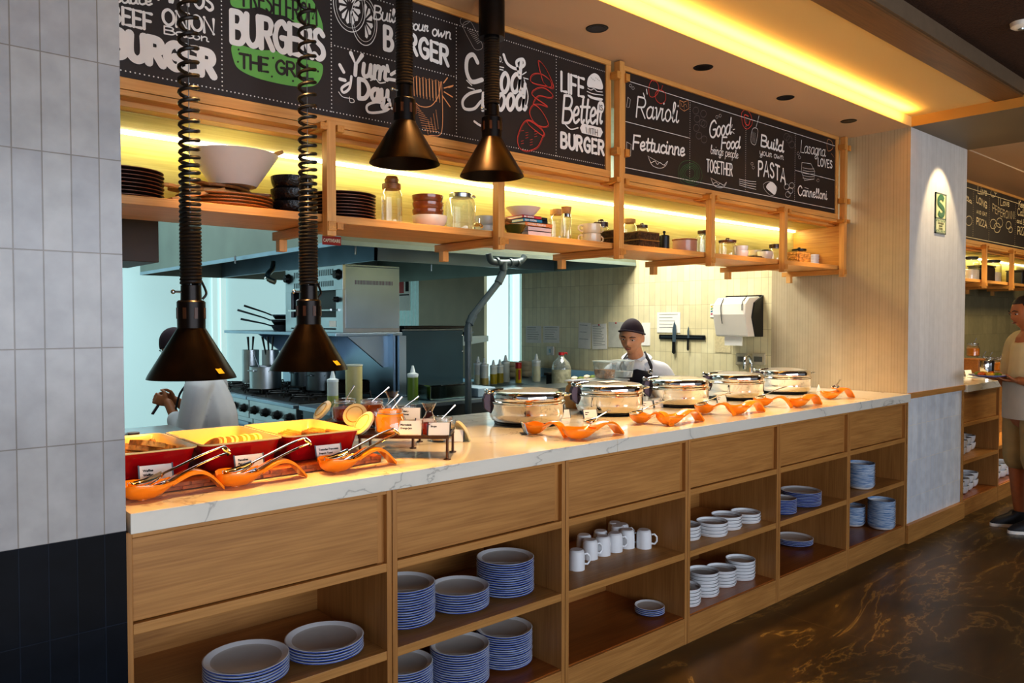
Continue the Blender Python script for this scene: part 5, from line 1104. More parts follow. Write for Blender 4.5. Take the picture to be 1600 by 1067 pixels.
# jug stands on an extra steel trolley top
t = thing('steel_trolley', 'steel trolley under the water jug', 'trolley', (0, 0, 0)); MB().box(3.98, 4.58, 2.05, 2.95, .90, .93).build('top', STEELB, t); 
for a in (4.0, 4.55):
    for b in (2.08, 2.92): MB().box(a, a+.02, b, b+.02, 0, .9).build('leg', STEELB, t)
VEG = [pbr('bread_tan', '#c89048', .7, var=.4, scale=40), pbr('mushroom_pale', '#d8ccb4', .7, var=.2, scale=40), pbr('orange_slice', '#e0901c', .5), pbr('greens', '#6a7a30', .6, var=.3)]
kinds = ['bread roll', 'pale mushroom', 'orange slice', 'green leaf bunch']
t = thing('food_tray', 'steel tray of mixed produce left of the central chef', 'tray', (4.25, 2.25, .932)); MB().box(-.22, .26, -.15, .15, 0, .05).build('body', STEEL, t, bevel=.004)
for i in range(12):
    px = 893+i*4.8; y = 2.2+.05*(i % 3); q = ony(px, 590, y); kd = i % 4
    o = MB().sphere((0, 0, .02), .036, sc=(1, .8, .6)).build(kinds[kd].replace(' ', '_'), VEG[kd], loc=(q.x, y, .984+.02*(i % 2))); tag(o, kinds[kd]+' in the steel tray, %s from the left' % ORD[i], 'food', 'produce heaped in the steel tray')
# plastic boxes in front of the chef
t = thing('storage_bin', 'pale closed bin on back of marble behind second chafing dish', 'bin', (3.34, .93, ZT+.001)); MB().box(-.15, .16, -.09, .09, 0, .135).build('body', pbr('pale_bin', '#b9b4a4', .4), t, bevel=.008); MB().box(-.155, .165, -.095, .095, .135, .145).build('lid', FROST, t)
CER = pbr('cereal', '#c98436', .7, var=.5, scale=60, bump=.6)
for px, m, lab in ((945, CER, 'clear plastic box of orange cereal in front of the chef'), (973, pbr('white_sugar', '#e8e6e0', .8), 'clear plastic box of white sugar in front of the chef')):
    q = ony(px, 590, .93); t = thing('plastic_box', lab, 'container', (q.x, .93, ZT+.1475), group='clear plastic boxes before the chef')
    MB().loft([rr(.085, .10, .02, 0), rr(.098, .12, .02, .095), rr(.102, .124, .02, .10)], caps=False).add([(x, y, z) for x, y, z in rr(.085, .10, .02, 0.0005)], [list(range(28))]).build('body', MATS.get('box_clear') or glass('box_clear', (.9, .94, .94), body=.15), t); MB().loft([rr(.08, .095, .02, .003), rr(.088, .108, .02, .052 if m is CER else .036)], caps=True).build('contents', m, t); MB().loft([rr(.104, .126, .02, .098), rr(.104, .126, .02, .104)]).build('lid', FROST, t)
t = thing('wrapped_parcel', 'tan paper parcel behind the gap between first chafing dishes', 'parcel', (ony(900, 640, .88).x, .88, ZT+.001)); MB().loft([rr(.10, .10, .03, 0), rr(.12, .11, .03, .06), rr(.10, .09, .03, .12), rr(.06, .03, .01, .15)]).build('body', pbr('kraft_paper', '#b98a54', .8, var=.15), t); MB().box(-.06, .06, -.03, .03, .15, .156).build('cloth_top', CLOTHW, t)
# ------------------------------------------------------------------ things on the cream tiled wall
def sheet(p0, p1, name, label, lines=0, m=PAPER, rot=0, pin=False):
    a = onx(*p0, XR-.002); b = onx(*p1, XR-.002); t = thing(name, label, 'paper', (XR-.002, (a.y+b.y)/2, (a.z+b.z)/2), group='paper sheets on the kitchen wall'); w, h = abs(a.y-b.y)/2, abs(a.z-b.z)/2
    M = Matrix.Rotation(radians(rot), 4, 'X'); MB().box(-.003, 0, -w, w, -h, h, M).build('sheet', m, t)
    mb = MB(); RR = random.Random(int(p0[0]))
    for k in range(lines): z = h*.8-k*(1.6*h/lines); mb.box(-.0042, -.003, -w*.8+w*RR.uniform(0, .5), w*.8, z-.002, z+.002, M)
    if lines: mb.build('writing_lines', pbr('ink_grey', '#8a8a84', .8) if 'ink_grey' not in MATS else MATS['ink_grey'], t)
    if pin: MB().sphere((-.006, 0, h*.92), .008).build('pin', pbr('pin_red', '#b02020', .4) if 'pin_red' not in MATS else MATS['pin_red'], t)
    return t
PGREY = pbr('paper_grey', '#c9c8bc', .7)
sheet((822, 509), (846, 536), 'printed_sheet', 'printed sheet with grey stripes, leftmost on tiled wall', 6); sheet((849, 509), (874, 536), 'printed_sheet', 'printed sheet with grey stripes, second from left', 6)
sheet((904, 504), (923, 545), 'printed_sheet', 'tall curled sheet left of the chef, plain', 3, rot=2); sheet((925, 506), (948, 546), 'printed_sheet', 'tall sheet with typed lines left of chef', 12, rot=-3, pin=True); sheet((951, 503), (975, 543), 'printed_sheet', 'sheet in glossy sleeve just behind chef cap', 0, PGREY, pin=True)
sheet((1003, 504), (1016, 540), 'printed_sheet', 'blank sheet right of the chef cap', 0); sheet((1027, 488), (1063, 520), 'printed_sheet', 'wide printed sheet above the magnetic knife rack', 5); sheet((1110, 475), (1134, 496), 'printed_sheet', 'small chart with coloured squares left of towel dispenser', 4)
t = bpy.data.objects['printed_sheet.%03d' % 7]
for k, c in enumerate(('#d8b840', '#6a9c50', '#3c7c9c', '#b04868')): MB().box(-.0046, -.0032, .05, .066, .028-k*.02, .040-k*.02).build('colour_square', pbr('chart'+c, c, .6), t)
sheet((1118, 505), (1142, 551), 'hanging_towel', 'pale patterned towel hanging left of paper dispenser', 0, pbr('towel', '#cfc098', .9, var=.12, scale=60))
def at_wall(px, py): return onx(px, py, XR-.001)
a = at_wall(1031, 526); b = at_wall(1103, 526)
t = thing('knife_rack', 'black magnetic knife rack on the cream tiles', 'knife rack', (XR-.002, (a.y+b.y)/2, a.z)); w = abs(a.y-b.y)/2; MB().box(-.014, 0, -w, w, -.02, .02).build('bar', BLACK, t, bevel=.006); MB().box(-.0165, -.014, -w*.9, w*.9, -.006, .006).build('magnet_strip', STEELD, t)
def knife(px, y0, y1, ym, label, w):
    a = onx(px, y0, XR-.025); b = onx(px, y1, XR-.025); m = onx(px, ym, XR-.025); t = thing('chef_knife', label, 'knife', (XR-.0195, a.y, m.z), group='knives on the magnetic rack')
    L = a.z-m.z; H = m.z-b.z; MB().prism([(-w/2, 0), (w/2, 0), (w/2, L*.6), (0, L), (-w/2, L*.8)], -.002, .0, axis=0).build('blade', STEELB, t); MB().prism([(-w*.35, 0), (w*.4, 0), (w*.45, -H*.9), (0, -H), (-w*.4, -H*.9)], -.009, .004-.004, axis=0).build('handle', BLACK, t)
knife(1053, 502, 553, 534, 'wide bladed kitchen knife, left on the magnetic rack', .036); knife(1075, 510, 548, 528, 'slim kitchen knife, right on the magnetic rack', .018)
# towel dispenser
a = onx(1131, 468, XR-.2); t = thing('towel_dispenser', 'white and black paper towel dispenser on the tiled wall', 'dispenser', (XR-.002, 1.235, 1.375))
W = .155; H = .30; prof = [(-.02, 0), (-.19, .0), (-.235, .17), (-.225, .25), (-.17, .30), (-.02, .31)]
MB().prism(prof, -W, W*.86, axis=1).build('cover', pbr('dispenser_white', '#e4ddd2', .3, var=.01), t, bevel=.012); MB().prism([(0, -.0), (-.10, 0), (-.15, .15), (-.12, .26), (0, .32)], -W-.012, -W, axis=1).box(-.02, 0, -W, W, 0, .32).build('side_cheek', BLACK, t)
mb = MB().tube(catmull([(-.19, .06, .295), (-.236, .055, .235), (-.24, .05, .17), (-.225, .05, .10)], 5), .003, 6).tube(catmull([(-.16, -.12, .305), (-.226, -.125, .26), (-.238, -.13, .20)], 5), .003, 6); mb.build('seam', BLACK, t)
MB().box(-.16, -.155, -.085, .07, -.07, .01).build('paper_end', PAPER, t)
for i, px in enumerate((1161, 1187)):
    q = at_wall(px, 561); t = thing('wall_socket', ['beige wall socket below the dispenser, left one', 'beige wall socket below the dispenser, right one'][i], 'socket', (XR-.002, q.y, q.z), group='wall sockets below the dispenser'); MB().box(-.02, 0, -.055, .055, -.045, .045).build('plate', pbr('socket_beige%d' % i, '#c9bfa4', .5), t, bevel=.006); MB().box(-.024, -.02, -.035, .035, -.02, .02).build('socket_face', pbr('socket_grey%d' % i, '#6c6a60', .5), t)
q = at_wall(861, 548); t = thing('wall_socket', 'small white socket below the striped sheets', 'socket', (XR-.002, q.y, q.z)); MB().box(-.015, 0, -.05, .05, -.045, .045).build('plate', WHITE, t, bevel=.005); MB().box(-.018, -.015, -.012, .012, -.02, .02).build('socket_face', STEELD, t)
t = thing('tap', 'curved steel tap against the wall beside the pillar return', 'tap', (XR-.08, 1.12, .93)); MB().tube(catmull([(0, 0, 0), (0, 0, .2), (-.01, 0, .26), (-.07, -.01, .30), (-.12, -.02, .27), (-.125, -.02, .20)], 6), .012, 10).build('spout', CHROME, t); MB().lathe([(0, 0), (.03, 0), (.03, .04), (0, .045)], 20).build('base', CHROME, t)
t = thing('sink_counter', 'narrow steel sink counter under the tap', 'counter', (0, 0, 0)); MB().box(4.7, XR-.003, 1.06, 1.54, .90, .93).build('top', STEELB, t); MB().box(4.74, XR-.003, 1.08, 1.52, 0, .90).build('body', STEELD, t)
tag(MB().lathe([(0, 0), (.03, 0), (.036, .1), (0, .1)], 20).build('paper_cup', pbr('cup_cream', '#cfc4a8', .6), loc=(ony(1122, 590, 1.3).x, 1.3, .931+.08)), 'cream cup behind the fourth chafing dish', 'cup')
tag(MB().box(-.06, .06, -.05, .05, 0, .078).build('box_block', STEELD, loc=(ony(1122, 590, 1.3).x, 1.3, .931)), 'steel block under the cream cup', 'block')
# ------------------------------------------------------------------ small table at the left behind the wall
t = thing('steel_table', 'steel work table at far left behind the waffles', 'table', (0, 0, 0)); MB().box(.6, 1.42, 1.9, 2.5, .87, .90).build('top', STEEL, t, bevel=.003)
for a in (.65, 1.37):
    for b in (1.95, 2.44): MB().box(a, a+.03, b, b+.03, 0, .87).build('leg', STEEL, t)
tag(MB().lathe([(0, 0), (.1, 0), (.13, .06), (.126, .06), (.1, .005), (0, .005)], 28, cap=False).build('metal_bowl', BLACKM, loc=(.98, 2.3, .902)), 'black metal bowl at far left by the tiled wall', 'bowl')
t = thing('food_dish', 'oval dish with yellow food behind the waffles', 'dish', (ony(244, 678, 1.45).x, 1.45, ZT-.06)); MB().lathe([(0, 0), (.07, 0), (.10, .02), (.097, .022), (0, .006)], 28, cap=False, sx=1.2).build('dish', pbr('tan_dish', '#b08c58', .3), t); MB().sphere((0, 0, .018), .055, sc=(1.1, .9, .35)).build('yellow_food', pbr('egg_yellow', '#e8b020', .5, var=.3, scale=60), t)
t = thing('condiment_tray', 'steel tray of small tubs at far left behind the waffles', 'tray', (ony(202, 680, 1.42).x, 1.42, ZT-.06)); MB().box(-.07, .05, -.08, .08, 0, .03).build('tray', STEELB, t, bevel=.003)
for k in range(2): MB().lathe([(0, .03), (.022, .03), (.026, .07), (0, .07)], 16, M=Matrix.Translation((-.03+.045*k, 0, 0))).build('tub', [FROST, WOODK][k], t)
t = thing('side_counter', 'steel counter behind marble at far left', 'counter', (0, 0, 0)); MB().box(.55, 1.35, 1.2, 1.62, .92, .949).build('top', STEEL, t); MB().box(.57, 1.33, 1.22, 1.60, 0, .92).build('body', STEELD, t)
# ------------------------------------------------------------------ people: one continuous body each, clothes and hair as parts
def remeshed(mb, name, mat, parent, vox=.008, smooth=3, disp=None):
    me = mb.mesh(name, mat); o = bpy.data.objects.new(name, me); COL.objects.link(o)
    m = o.modifiers.new('r', 'REMESH'); m.mode = 'VOXEL'; m.voxel_size = vox
    if smooth: s = o.modifiers.new('s', 'SMOOTH'); s.factor = .5; s.iterations = smooth
    dg = bpy.context.evaluated_depsgraph_get(); me2 = bpy.data.meshes.new_from_object(o.evaluated_get(dg)); me2.name = name
    bpy.data.objects.remove(o); bpy.data.meshes.remove(me)
    me2.polygons.foreach_set('use_smooth', [True]*len(me2.polygons)); me2.materials.clear(); me2.materials.append(mat)
    if disp:
        for v in me2.vertices: v.co = Vector(disp(v.co))
    me2.update()
    o = bpy.data.objects.new(name, me2); COL.objects.link(o); o.parent = parent; return o
def limb(mb, pts, rs, n=14, flat=1.0, k=4, up=(0, 0, 1)):
    P = catmull(pts, k); m = len(P); rr_ = []
    for i in range(m):
        f = i/(m-1)*(len(rs)-1); a = int(min(f, len(rs)-2)); rr_.append(rs[a]+(rs[a+1]-rs[a])*(f-a))
    mb.tube(P, rr_, n, ry=[r*flat for r in rr_], up=up)
    mb.sphere(P[0], rr_[0]*.98, 12, 8); mb.sphere(P[-1], rr_[-1]*.98, 12, 8)
def head_geo(mb, M, s=1.0):
    """head centred at its middle, face along -Y, built from a shaped sphere with nose, brow, cheeks, lips, chin and ears"""
    n, m = 40, 32; vs = []; fs = []
    for i in range(m+1):
        t = pi*i/m
        for j in range(n):
            a = 2*pi*j/n; x, y, z = sin(t)*sin(a), -sin(t)*cos(a), cos(t)
            X_, Y_, Z_ = x*.076, y*.094, z*.118
            if z < 0:   # jaw narrows
                k = -z; X_ *= 1-.32*k*k-.06*k; Y_ *= 1-.10*k*k if y < 0 else 1-.40*k
            f = max(0, -y)   # front
            def g(cx, cz, sx, sz): return math.exp(-((X_-cx)/sx)**2-((Z_-cz)/sz)**2)
            if f > .2:
                d = 0
                d += .020*g(0, -.022, .011, .014)+.012*g(0, -.004, .008, .02)+.005*(g(.012, -.028, .007, .007)+g(-.012, -.028, .007, .007))
                d += .006*(g(.028, .024, .02, .008)+g(-.028, .024, .02, .008)); d -= .008*(g(.031, .008, .015, .010)+g(-.031, .008, .015, .010))
                d += .0065*g(0, -.052, .018, .006)+.0065*g(0, -.063, .015, .006)-.004*g(0, -.0575, .02, .0025)
                d += .007*g(0, -.092, .016, .014)+.004*(g(.042, -.02, .018, .02)+g(-.042, -.02, .018, .02))
                Y_ -= d*min(1, f*1.4)
            vs.append((X_*s, Y_*s, Z_*s))
    for i in range(m):
        for j in range(n): fs.append((i*n+j, (i+1)*n+j, (i+1)*n+(j+1) % n, i*n+(j+1) % n))
    mb.add(vs, fs, True, M)
    for sx in (-1, 1):   # ears
        E = M @ Matrix.Translation((sx*.078*s, .008*s, -.006*s)) @ Matrix.Rotation(sx*.35, 4, 'Z'); mb.sphere((0, 0, 0), .03*s, 12, 8, (.32, .62, 1.05), E); mb.sphere((0, .002, -.022*s), .012*s, 8, 6, (.5, .7, 1), E)
def face_parts(t, M, s=1.0, mouth='#8c4038'):
    for sx, nm in ((-1, 'eye'), (1, 'eye')):
        e = MB(); e.sphere((sx*.031*s, -.083*s, .007*s), .0105*s, 14, 10, (1.25, .7, .55), M); o = e.build(nm, MATS.get('eye_white') or pbr('eye_white', '#d8d2cc', .2), t)
        MB().sphere((sx*.031*s, -.0895*s, .006*s), .0052*s, 12, 8, (1, .5, .95), M).build('iris', MATS.get('iris') or pbr('iris', '#20130c', .15), o)
        e = MB(); e.tube([tuple(M @ Vector(p)) for p in ((sx*.017*s, -.093*s, .014*s), (sx*.031*s, -.094*s, .018*s), (sx*.046*s, -.085*s, .011*s))], .0022*s, 6); e.build('eyelid', SKIN2, t)
        e = MB(); e.tube([tuple(M @ Vector(p)) for p in ((sx*.013*s, -.1*s, .026*s), (sx*.030*s, -.099*s, .032*s), (sx*.052*s, -.084*s, .026*s))], [.0028*s, .0036*s, .0016*s], 6); e.build('eyebrow', HAIR, t)
    e = MB(); e.tube([tuple(M @ Vector(p)) for p in ((-.021*s, -.087*s, -.057*s), (-.008*s, -.0985*s, -.0555*s), (.008*s, -.0985*s, -.0555*s), (.021*s, -.087*s, -.057*s))], [.0015*s, .0042*s, .0042*s, .0015*s], 8); e.build('lips', MATS.get('lips') or pbr('lips', '#7a3430', .4), t)
def hand_geo(mb, wrist, dirv, nrm, s=1.0, curl=.9, thumb_side=1, spread=.12):
    """palm, four unequal curled fingers and a thumb leaving the side of the palm. dirv = towards the knuckles, nrm = out of the palm"""
    w = Vector(wrist); d = Vector(dirv).normalized(); n_ = (Vector(nrm)-d*Vector(nrm).dot(d)).normalized(); sd = d.cross(n_)*thumb_side
    k0 = w+d*.085*s
    mb.tube([w-d*.01*s, w+d*.02*s, w+d*.055*s, k0], [.024*s, .031*s, .039*s, .037*s], 12, ry=[.02*s, .016*s, .014*s, .012*s], up=sd)
    L = [.070, .078, .073, .058]
    for i in range(4):
        b = k0+sd*(.028-.0185*i)*s-d*.008*s; dr = (d+sd*(spread*(1.5-i)*.5)).normalized(); pts = [b]; ang = 0
        for q, f in enumerate((.45, .32, .23)):
            ang += curl*(.55 if q == 0 else .75); v = dr*cos(ang)+n_*sin(ang); pts.append(pts[-1]+v*L[i]*f*s)
        mb.tube(pts, [.0095*s, .009*s, .0082*s, .007*s], 10); mb.sphere(pts[-1], .007*s, 8, 6)
        for p in pts[1:-1]: mb.sphere(p, .0088*s, 8, 6)
    tb = w+d*.03*s+sd*.026*s; pts = [tb, tb+(sd*.75+d*.55+n_*.25).normalized()*.036*s]; pts.append(pts[-1]+(sd*.3+d*.8+n_*.5).normalized()*.032*s); pts.append(pts[-1]+(d*.75+n_*.6-sd*.05).normalized()*.026*s)
    mb.tube(pts, [.014*s, .012*s, .0105*s, .008*s], 10); mb.sphere(pts[-1], .008*s, 8, 6)
def headM(pos, facing, pitch=0, roll=0):
    """facing = horizontal direction the face looks to; pitch>0 looks down"""
    f = Vector((facing[0], facing[1], 0)).normalized(); rz = atan2(f.x, -f.y)
    return Matrix.Translation(pos) @ Matrix.Rotation(rz, 4, 'Z') @ Matrix.Rotation(radians(pitch), 4, 'X') @ Matrix.Rotation(radians(roll), 4, 'Y')
def dome(M, s, z0, grow, m, name, parent, zmax=pi*.5, back=0, n=36):
    """close-fitting cap / hair shell over the skull; z0(a) = lower edge height by angle"""
    rings = []
    for i in range(15):
        f = i/14; ring = []
        for j in range(n):
            a = 2*pi*j/n; zb = z0(a); zt = 1.0; t0 = math.acos(max(-1, min(1, zb))); t = t0*(1-f)
            x, y, z = sin(t)*sin(a), -sin(t)*cos(a), cos(t); ring.append((x*(.076+grow)*s, y*(.094+grow)*s, z*(.118+grow)*s))
        rings.append(ring)
    mb = MB().loft(rings, caps=False, M=M); o = mb.build(name, m, parent, angle=180)
    so = o.modifiers.new('t', 'SOLIDIFY'); so.thickness = .006; so.offset = -1; return o
# ---- central chef, bending over his work behind the second chafing dish
def chef_center():
    hp = CAM_O+_ray(987, 526)*(5.2/FPX); hp = Vector(hp)
    f = (CAM_O-hp); f.z = 0; f.normalize(); rt = Vector((-f.y, f.x, 0))   # f = towards the camera, rt = his left in the picture's right
    face = (f*1.0-rt*.30).normalized()
    t = thing('person', 'cook in white jacket, black apron and dark skull cap bending over his work', 'person', (hp.x, hp.y, 0))
    O = Matrix.Translation((-hp.x, -hp.y, 0))
    M = O @ headM(hp, face, 17, 5)
    L = lambda a, b, z: tuple(Vector((0, 0, z))+f*a+rt*b)       # local: a toward camera, b to the picture right
    body = MB(); head_geo(body, M, 1.0)
    hz = hp.z; nb = L(-.10, .035, hz-.16)
    limb(body, [L(-.02, .005, hz-.03), L(-.06, .02, hz-.10), nb], [.052, .052, .062])
    # torso under clothes
    limb(body, [L(-.12, .04, hz-.20), L(-.17, .05, hz-.34), L(-.24, .05, hz-.58), L(-.28, .05, hz-.70)], [.07, .10, .12, .13], flat=.7)
    for s in (-1, 1): limb(body, [L(-.25, .05+s*.09, hz-.74), L(-.22, .05+s*.10, .45), L(-.26, .05+s*.10, .08)], [.09, .065, .045]); limb(body, [L(-.28, .05+s*.10, .06), L(-.16, .05+s*.11, .04)], [.045, .035])
    sl = L(-.12, -.14, hz-.262); sr = L(-.15, .22, hz-.258)
    el = L(-.08, -.21, hz-.40); er = L(-.13, .30, hz-.41); wl = L(.07, -.10, hz-.33); wr = L(.07, .17, hz-.33)
    for a, b, c in ((sl, el, wl), (sr, er, wr)): limb(body, [a, b], [.04, .036], k=4); limb(body, [b, c], [.038, .027], k=4)
    hand_geo(body, wl, Vector(f)+rt*.3, (0, 0, -1), .95, .6, 1); hand_geo(body, wr, Vector(f)-rt*.3, (0, 0, -1), .95, .6, -1)
    body = remeshed(body, 'body', SKIN, t, .0058, 2); face_parts(t, M)
    # jacket
    j = MB(); limb(j, [L(-.10, .035, hz-.165), L(-.13, .04, hz-.22), L(-.18, .05, hz-.36), L(-.25, .05, hz-.60), L(-.28, .05, hz-.78)], [.075, .125, .150, .150, .160], flat=.80)
    for a, b, c, s in ((sl, el, wl, -1), (sr, er, wr, 1)):
        a0 = Vector(L(-.12, .04, hz-.20)); limb(j, [a0, a0.lerp(Vector(a), .7)+Vector((0, 0, .010)), Vector(a), Vector(b)], [.062, .064, .064, .058]); limb(j, [b, Vector(b).lerp(Vector(c), .7)], [.058, .046])
    jo = remeshed(j, 'white_jacket', CLOTHW, t, .009, 6)
    # collar: two bands crossing in front
    for s in (-1, 1): MB().tube(catmull([L(-.155, .035+s*.055, hz-.12), L(-.09, .035+s*.085, hz-.145), L(-.01, .02+s*.045, hz-.185), L(.015, .02-s*.01, hz-.225)], 6), .006, 8, ry=.022, up=(0, 0, 1)).build('collar', CLOTHW, t, angle=180)
    MB().sphere(L(-.015, .03, hz-.225), .068, sc=(1, 1, 1)).build('undershirt', CLOTHW, t)
    # apron bib with strap and ring
    rings = []
    for z, w_, a in ((hz-.215, .085, .020), (hz-.25, .11, .018), (hz-.30, .15, -.002), (hz-.40, .17, -.03), (hz-.55, .175, -.07), (hz-.80, .18, -.08)):
        rings.append([L(a-.085*(abs(q)**2.2)+.050, .035+w_*q, z-.02*abs(q)) for q in [k/8-1 for k in range(17)]])
    o = MB().loft(rings, closed=False, caps=False).build('apron', CLOTHB, t, angle=180); so = o.modifiers.new('t', 'SOLIDIFY'); so.thickness = .006
    MB().tube(catmull([L(.015, .125, hz-.235), L(-.0, .13, hz-.20), L(-.06, .105, hz-.145), L(-.12, .085, hz-.11)], 6), .0035, 8, ry=.012, up=(1, 0, 0)).build('strap', CLOTHB, t)
    MB().tube(catmull([L(.018, -.06, hz-.25), L(.005, -.075, hz-.20), L(-.05, -.05, hz-.15), L(-.10, -.02, hz-.11)], 6), .0035, 8, ry=.010, up=(1, 0, 0)).build('strap', CLOTHB, t)
    MB().tube([L(.028, .125+.014*cos(k*pi/8), hz-.235+.014*sin(k*pi/8)) for k in range(16)], .0035, 6, closed=True).build('strap_ring', CHROME, t)
    MB().tube([L(.035, .02, hz-.25), L(.037, .022, hz-.34), L(.036, .02, hz-.40)], .0025, 6).build('pen_chain', CHROME, t)
    # skull cap
    dome(M, 1.0, lambda a: .54-.72*(1-cos(a))/2, .009, pbr('cap_plum', '#2a1a28', .85), 'skull_cap', t)
    MB().tube([tuple(M @ Vector((sin(a)*.0855*sqrt(max(0, 1-(.54-.72*(1-cos(a))/2)**2)), -cos(a)*.1035*sqrt(max(0, 1-(.54-.72*(1-cos(a))/2)**2)), .118*(.54-.72*(1-cos(a))/2)+.008))) for a in [2*pi*k/28 for k in range(28)]], .0055, 8, closed=True, ry=.009, up=(0, 0, 1)).build('cap_band', MATS['cap_plum'], t, angle=180)
    dome(M @ Matrix.Translation((0, .004, 0)), 1.0, lambda a: .25-.75*max(0, -cos(a)+.25)/1.25 if cos(a) < .25 else .55, .0035, HAIR, 'hair', t)
    # faint moustache and chin beard
    MB().tube([tuple(M @ Vector(p)) for p in ((-.022, -.089, -.048), (-.008, -.100, -.043), (.008, -.100, -.043), (.022, -.089, -.048))], .0018, 6).build('moustache', pbr('stubble', '#4a3226', .8), t)
    return t
chef_center()
# ---- left chef, seen from behind and side, mostly behind the lamp; looks down at something in the hands
def chef_left():
    d = 4.9; base = CAM_O+_ray(322, 600)*(d/FPX); f = -RT.copy(); f.z = 0; f.normalize()    # faces picture left
    bk = Vector((-f.y, f.x, 0)); away = Vector((FW.x, FW.y, 0)).normalized()
    t = thing('person', 'cook in white jacket and dark cap, side on, holding a small slab, behind first lamp', 'person', (base.x, base.y, 0))
    L = lambda a, b, z: tuple(Vector((0, 0, z))+f*a+away*b)      # a forward (picture left), b away from camera
    px2z = lambda py: CAM_O.z-(py-500.5)/FPX*d
    hz = px2z(541); hp = Vector(L(.18, 0, hz)); M = headM(hp, f, 32)
    body = MB(); head_geo(body, M, 1.0)
    sz = px2z(598)
    limb(body, [L(.155, 0, hz-.05), L(.09, 0, hz-.12), L(.03, 0, sz+.02)], [.052, .053, .062])
    limb(body, [L(.0, 0, sz-.03), L(-.03, 0, sz-.20), L(-.03, 0, sz-.42)], [.10, .13, .13], flat=.85)
    for s in (-1, 1): limb(body, [L(-.02, s*.09, sz-.48), L(0, s*.10, .45), L(-.04, s*.10, .08)], [.09, .062, .042]); limb(body, [L(-.04, s*.10, .05), L(.10, s*.11, .035)], [.04, .032])
    for s in (-1, 1):
        sh = L(.0, s*.16, sz-.05); el = L(.05, s*.20, sz-.33); wr = L(.215, s*.06, px2z(628)); limb(body, [sh, el], [.05, .04]); limb(body, [el, wr], [.04, .028])
        hand_geo(body, wr, Vector(f)+Vector((0, 0, .35)), Vector(away)*(-s)+Vector((0, 0, -.2)), .95, .95, s)
    remeshed(body, 'body', SKIN2, t, .0065, 2); face_parts(t, M)
    j = MB(); limb(j, [L(.05, 0, sz+.02), L(.01, 0, sz-.05), L(-.03, 0, sz-.22), L(-.03, 0, sz-.45), L(-.02, 0, sz-.62)], [.085, .135, .165, .165, .175], flat=.95)
    for s in (-1, 1):
        sh = Vector(L(.0, s*.16, sz-.06)); el = Vector(L(.05, s*.20, sz-.34)); wr = Vector(L(.215, s*.06, px2z(628))); limb(j, [L(.0, 0, sz-.02), L(0, s*.11, sz-.015), sh, el], [.09, .085, .078, .07]); limb(j, [el, el.lerp(wr, .55)], [.068, .056])
    remeshed(j, 'white_jacket', CLOTHW, t, .010, 6)
    MB().loft([[L(.02+.20*cos(a), .17*sin(a), z) for a in [2*pi*k/24 for k in range(24)]] for z in (.35, .6, sz-.50)]).build('dark_apron', CLOTHB, t, angle=60)
    MB().tube(catmull([L(.05, -.10, sz+.03), L(.12, -.11, sz-.06), L(.16, -.10, sz-.20)], 5), .004, 8, ry=.012, up=(1, 0, 0)).build('strap', CLOTHB, t)
    dome(M, 1.0, lambda a: .30-.55*(1-cos(a))/2, .011, CAPM, 'skull_cap', t)
    # what the hands hold
    a = Vector(L(.27, -.01, px2z(628))); b = a+f*.07+Vector((0, 0, -.075)); o = MB().tube([a+Vector((0, 0, .03))+Vector((base.x, base.y, 0)), b+Vector((base.x, base.y, 0))], .010, 4, ry=.02).build('phone_slab', pbr('slab_plum', '#4a3038', .3)); tag(o, 'dark flat slab held in the hands of the left cook', 'slab')
chef_left()
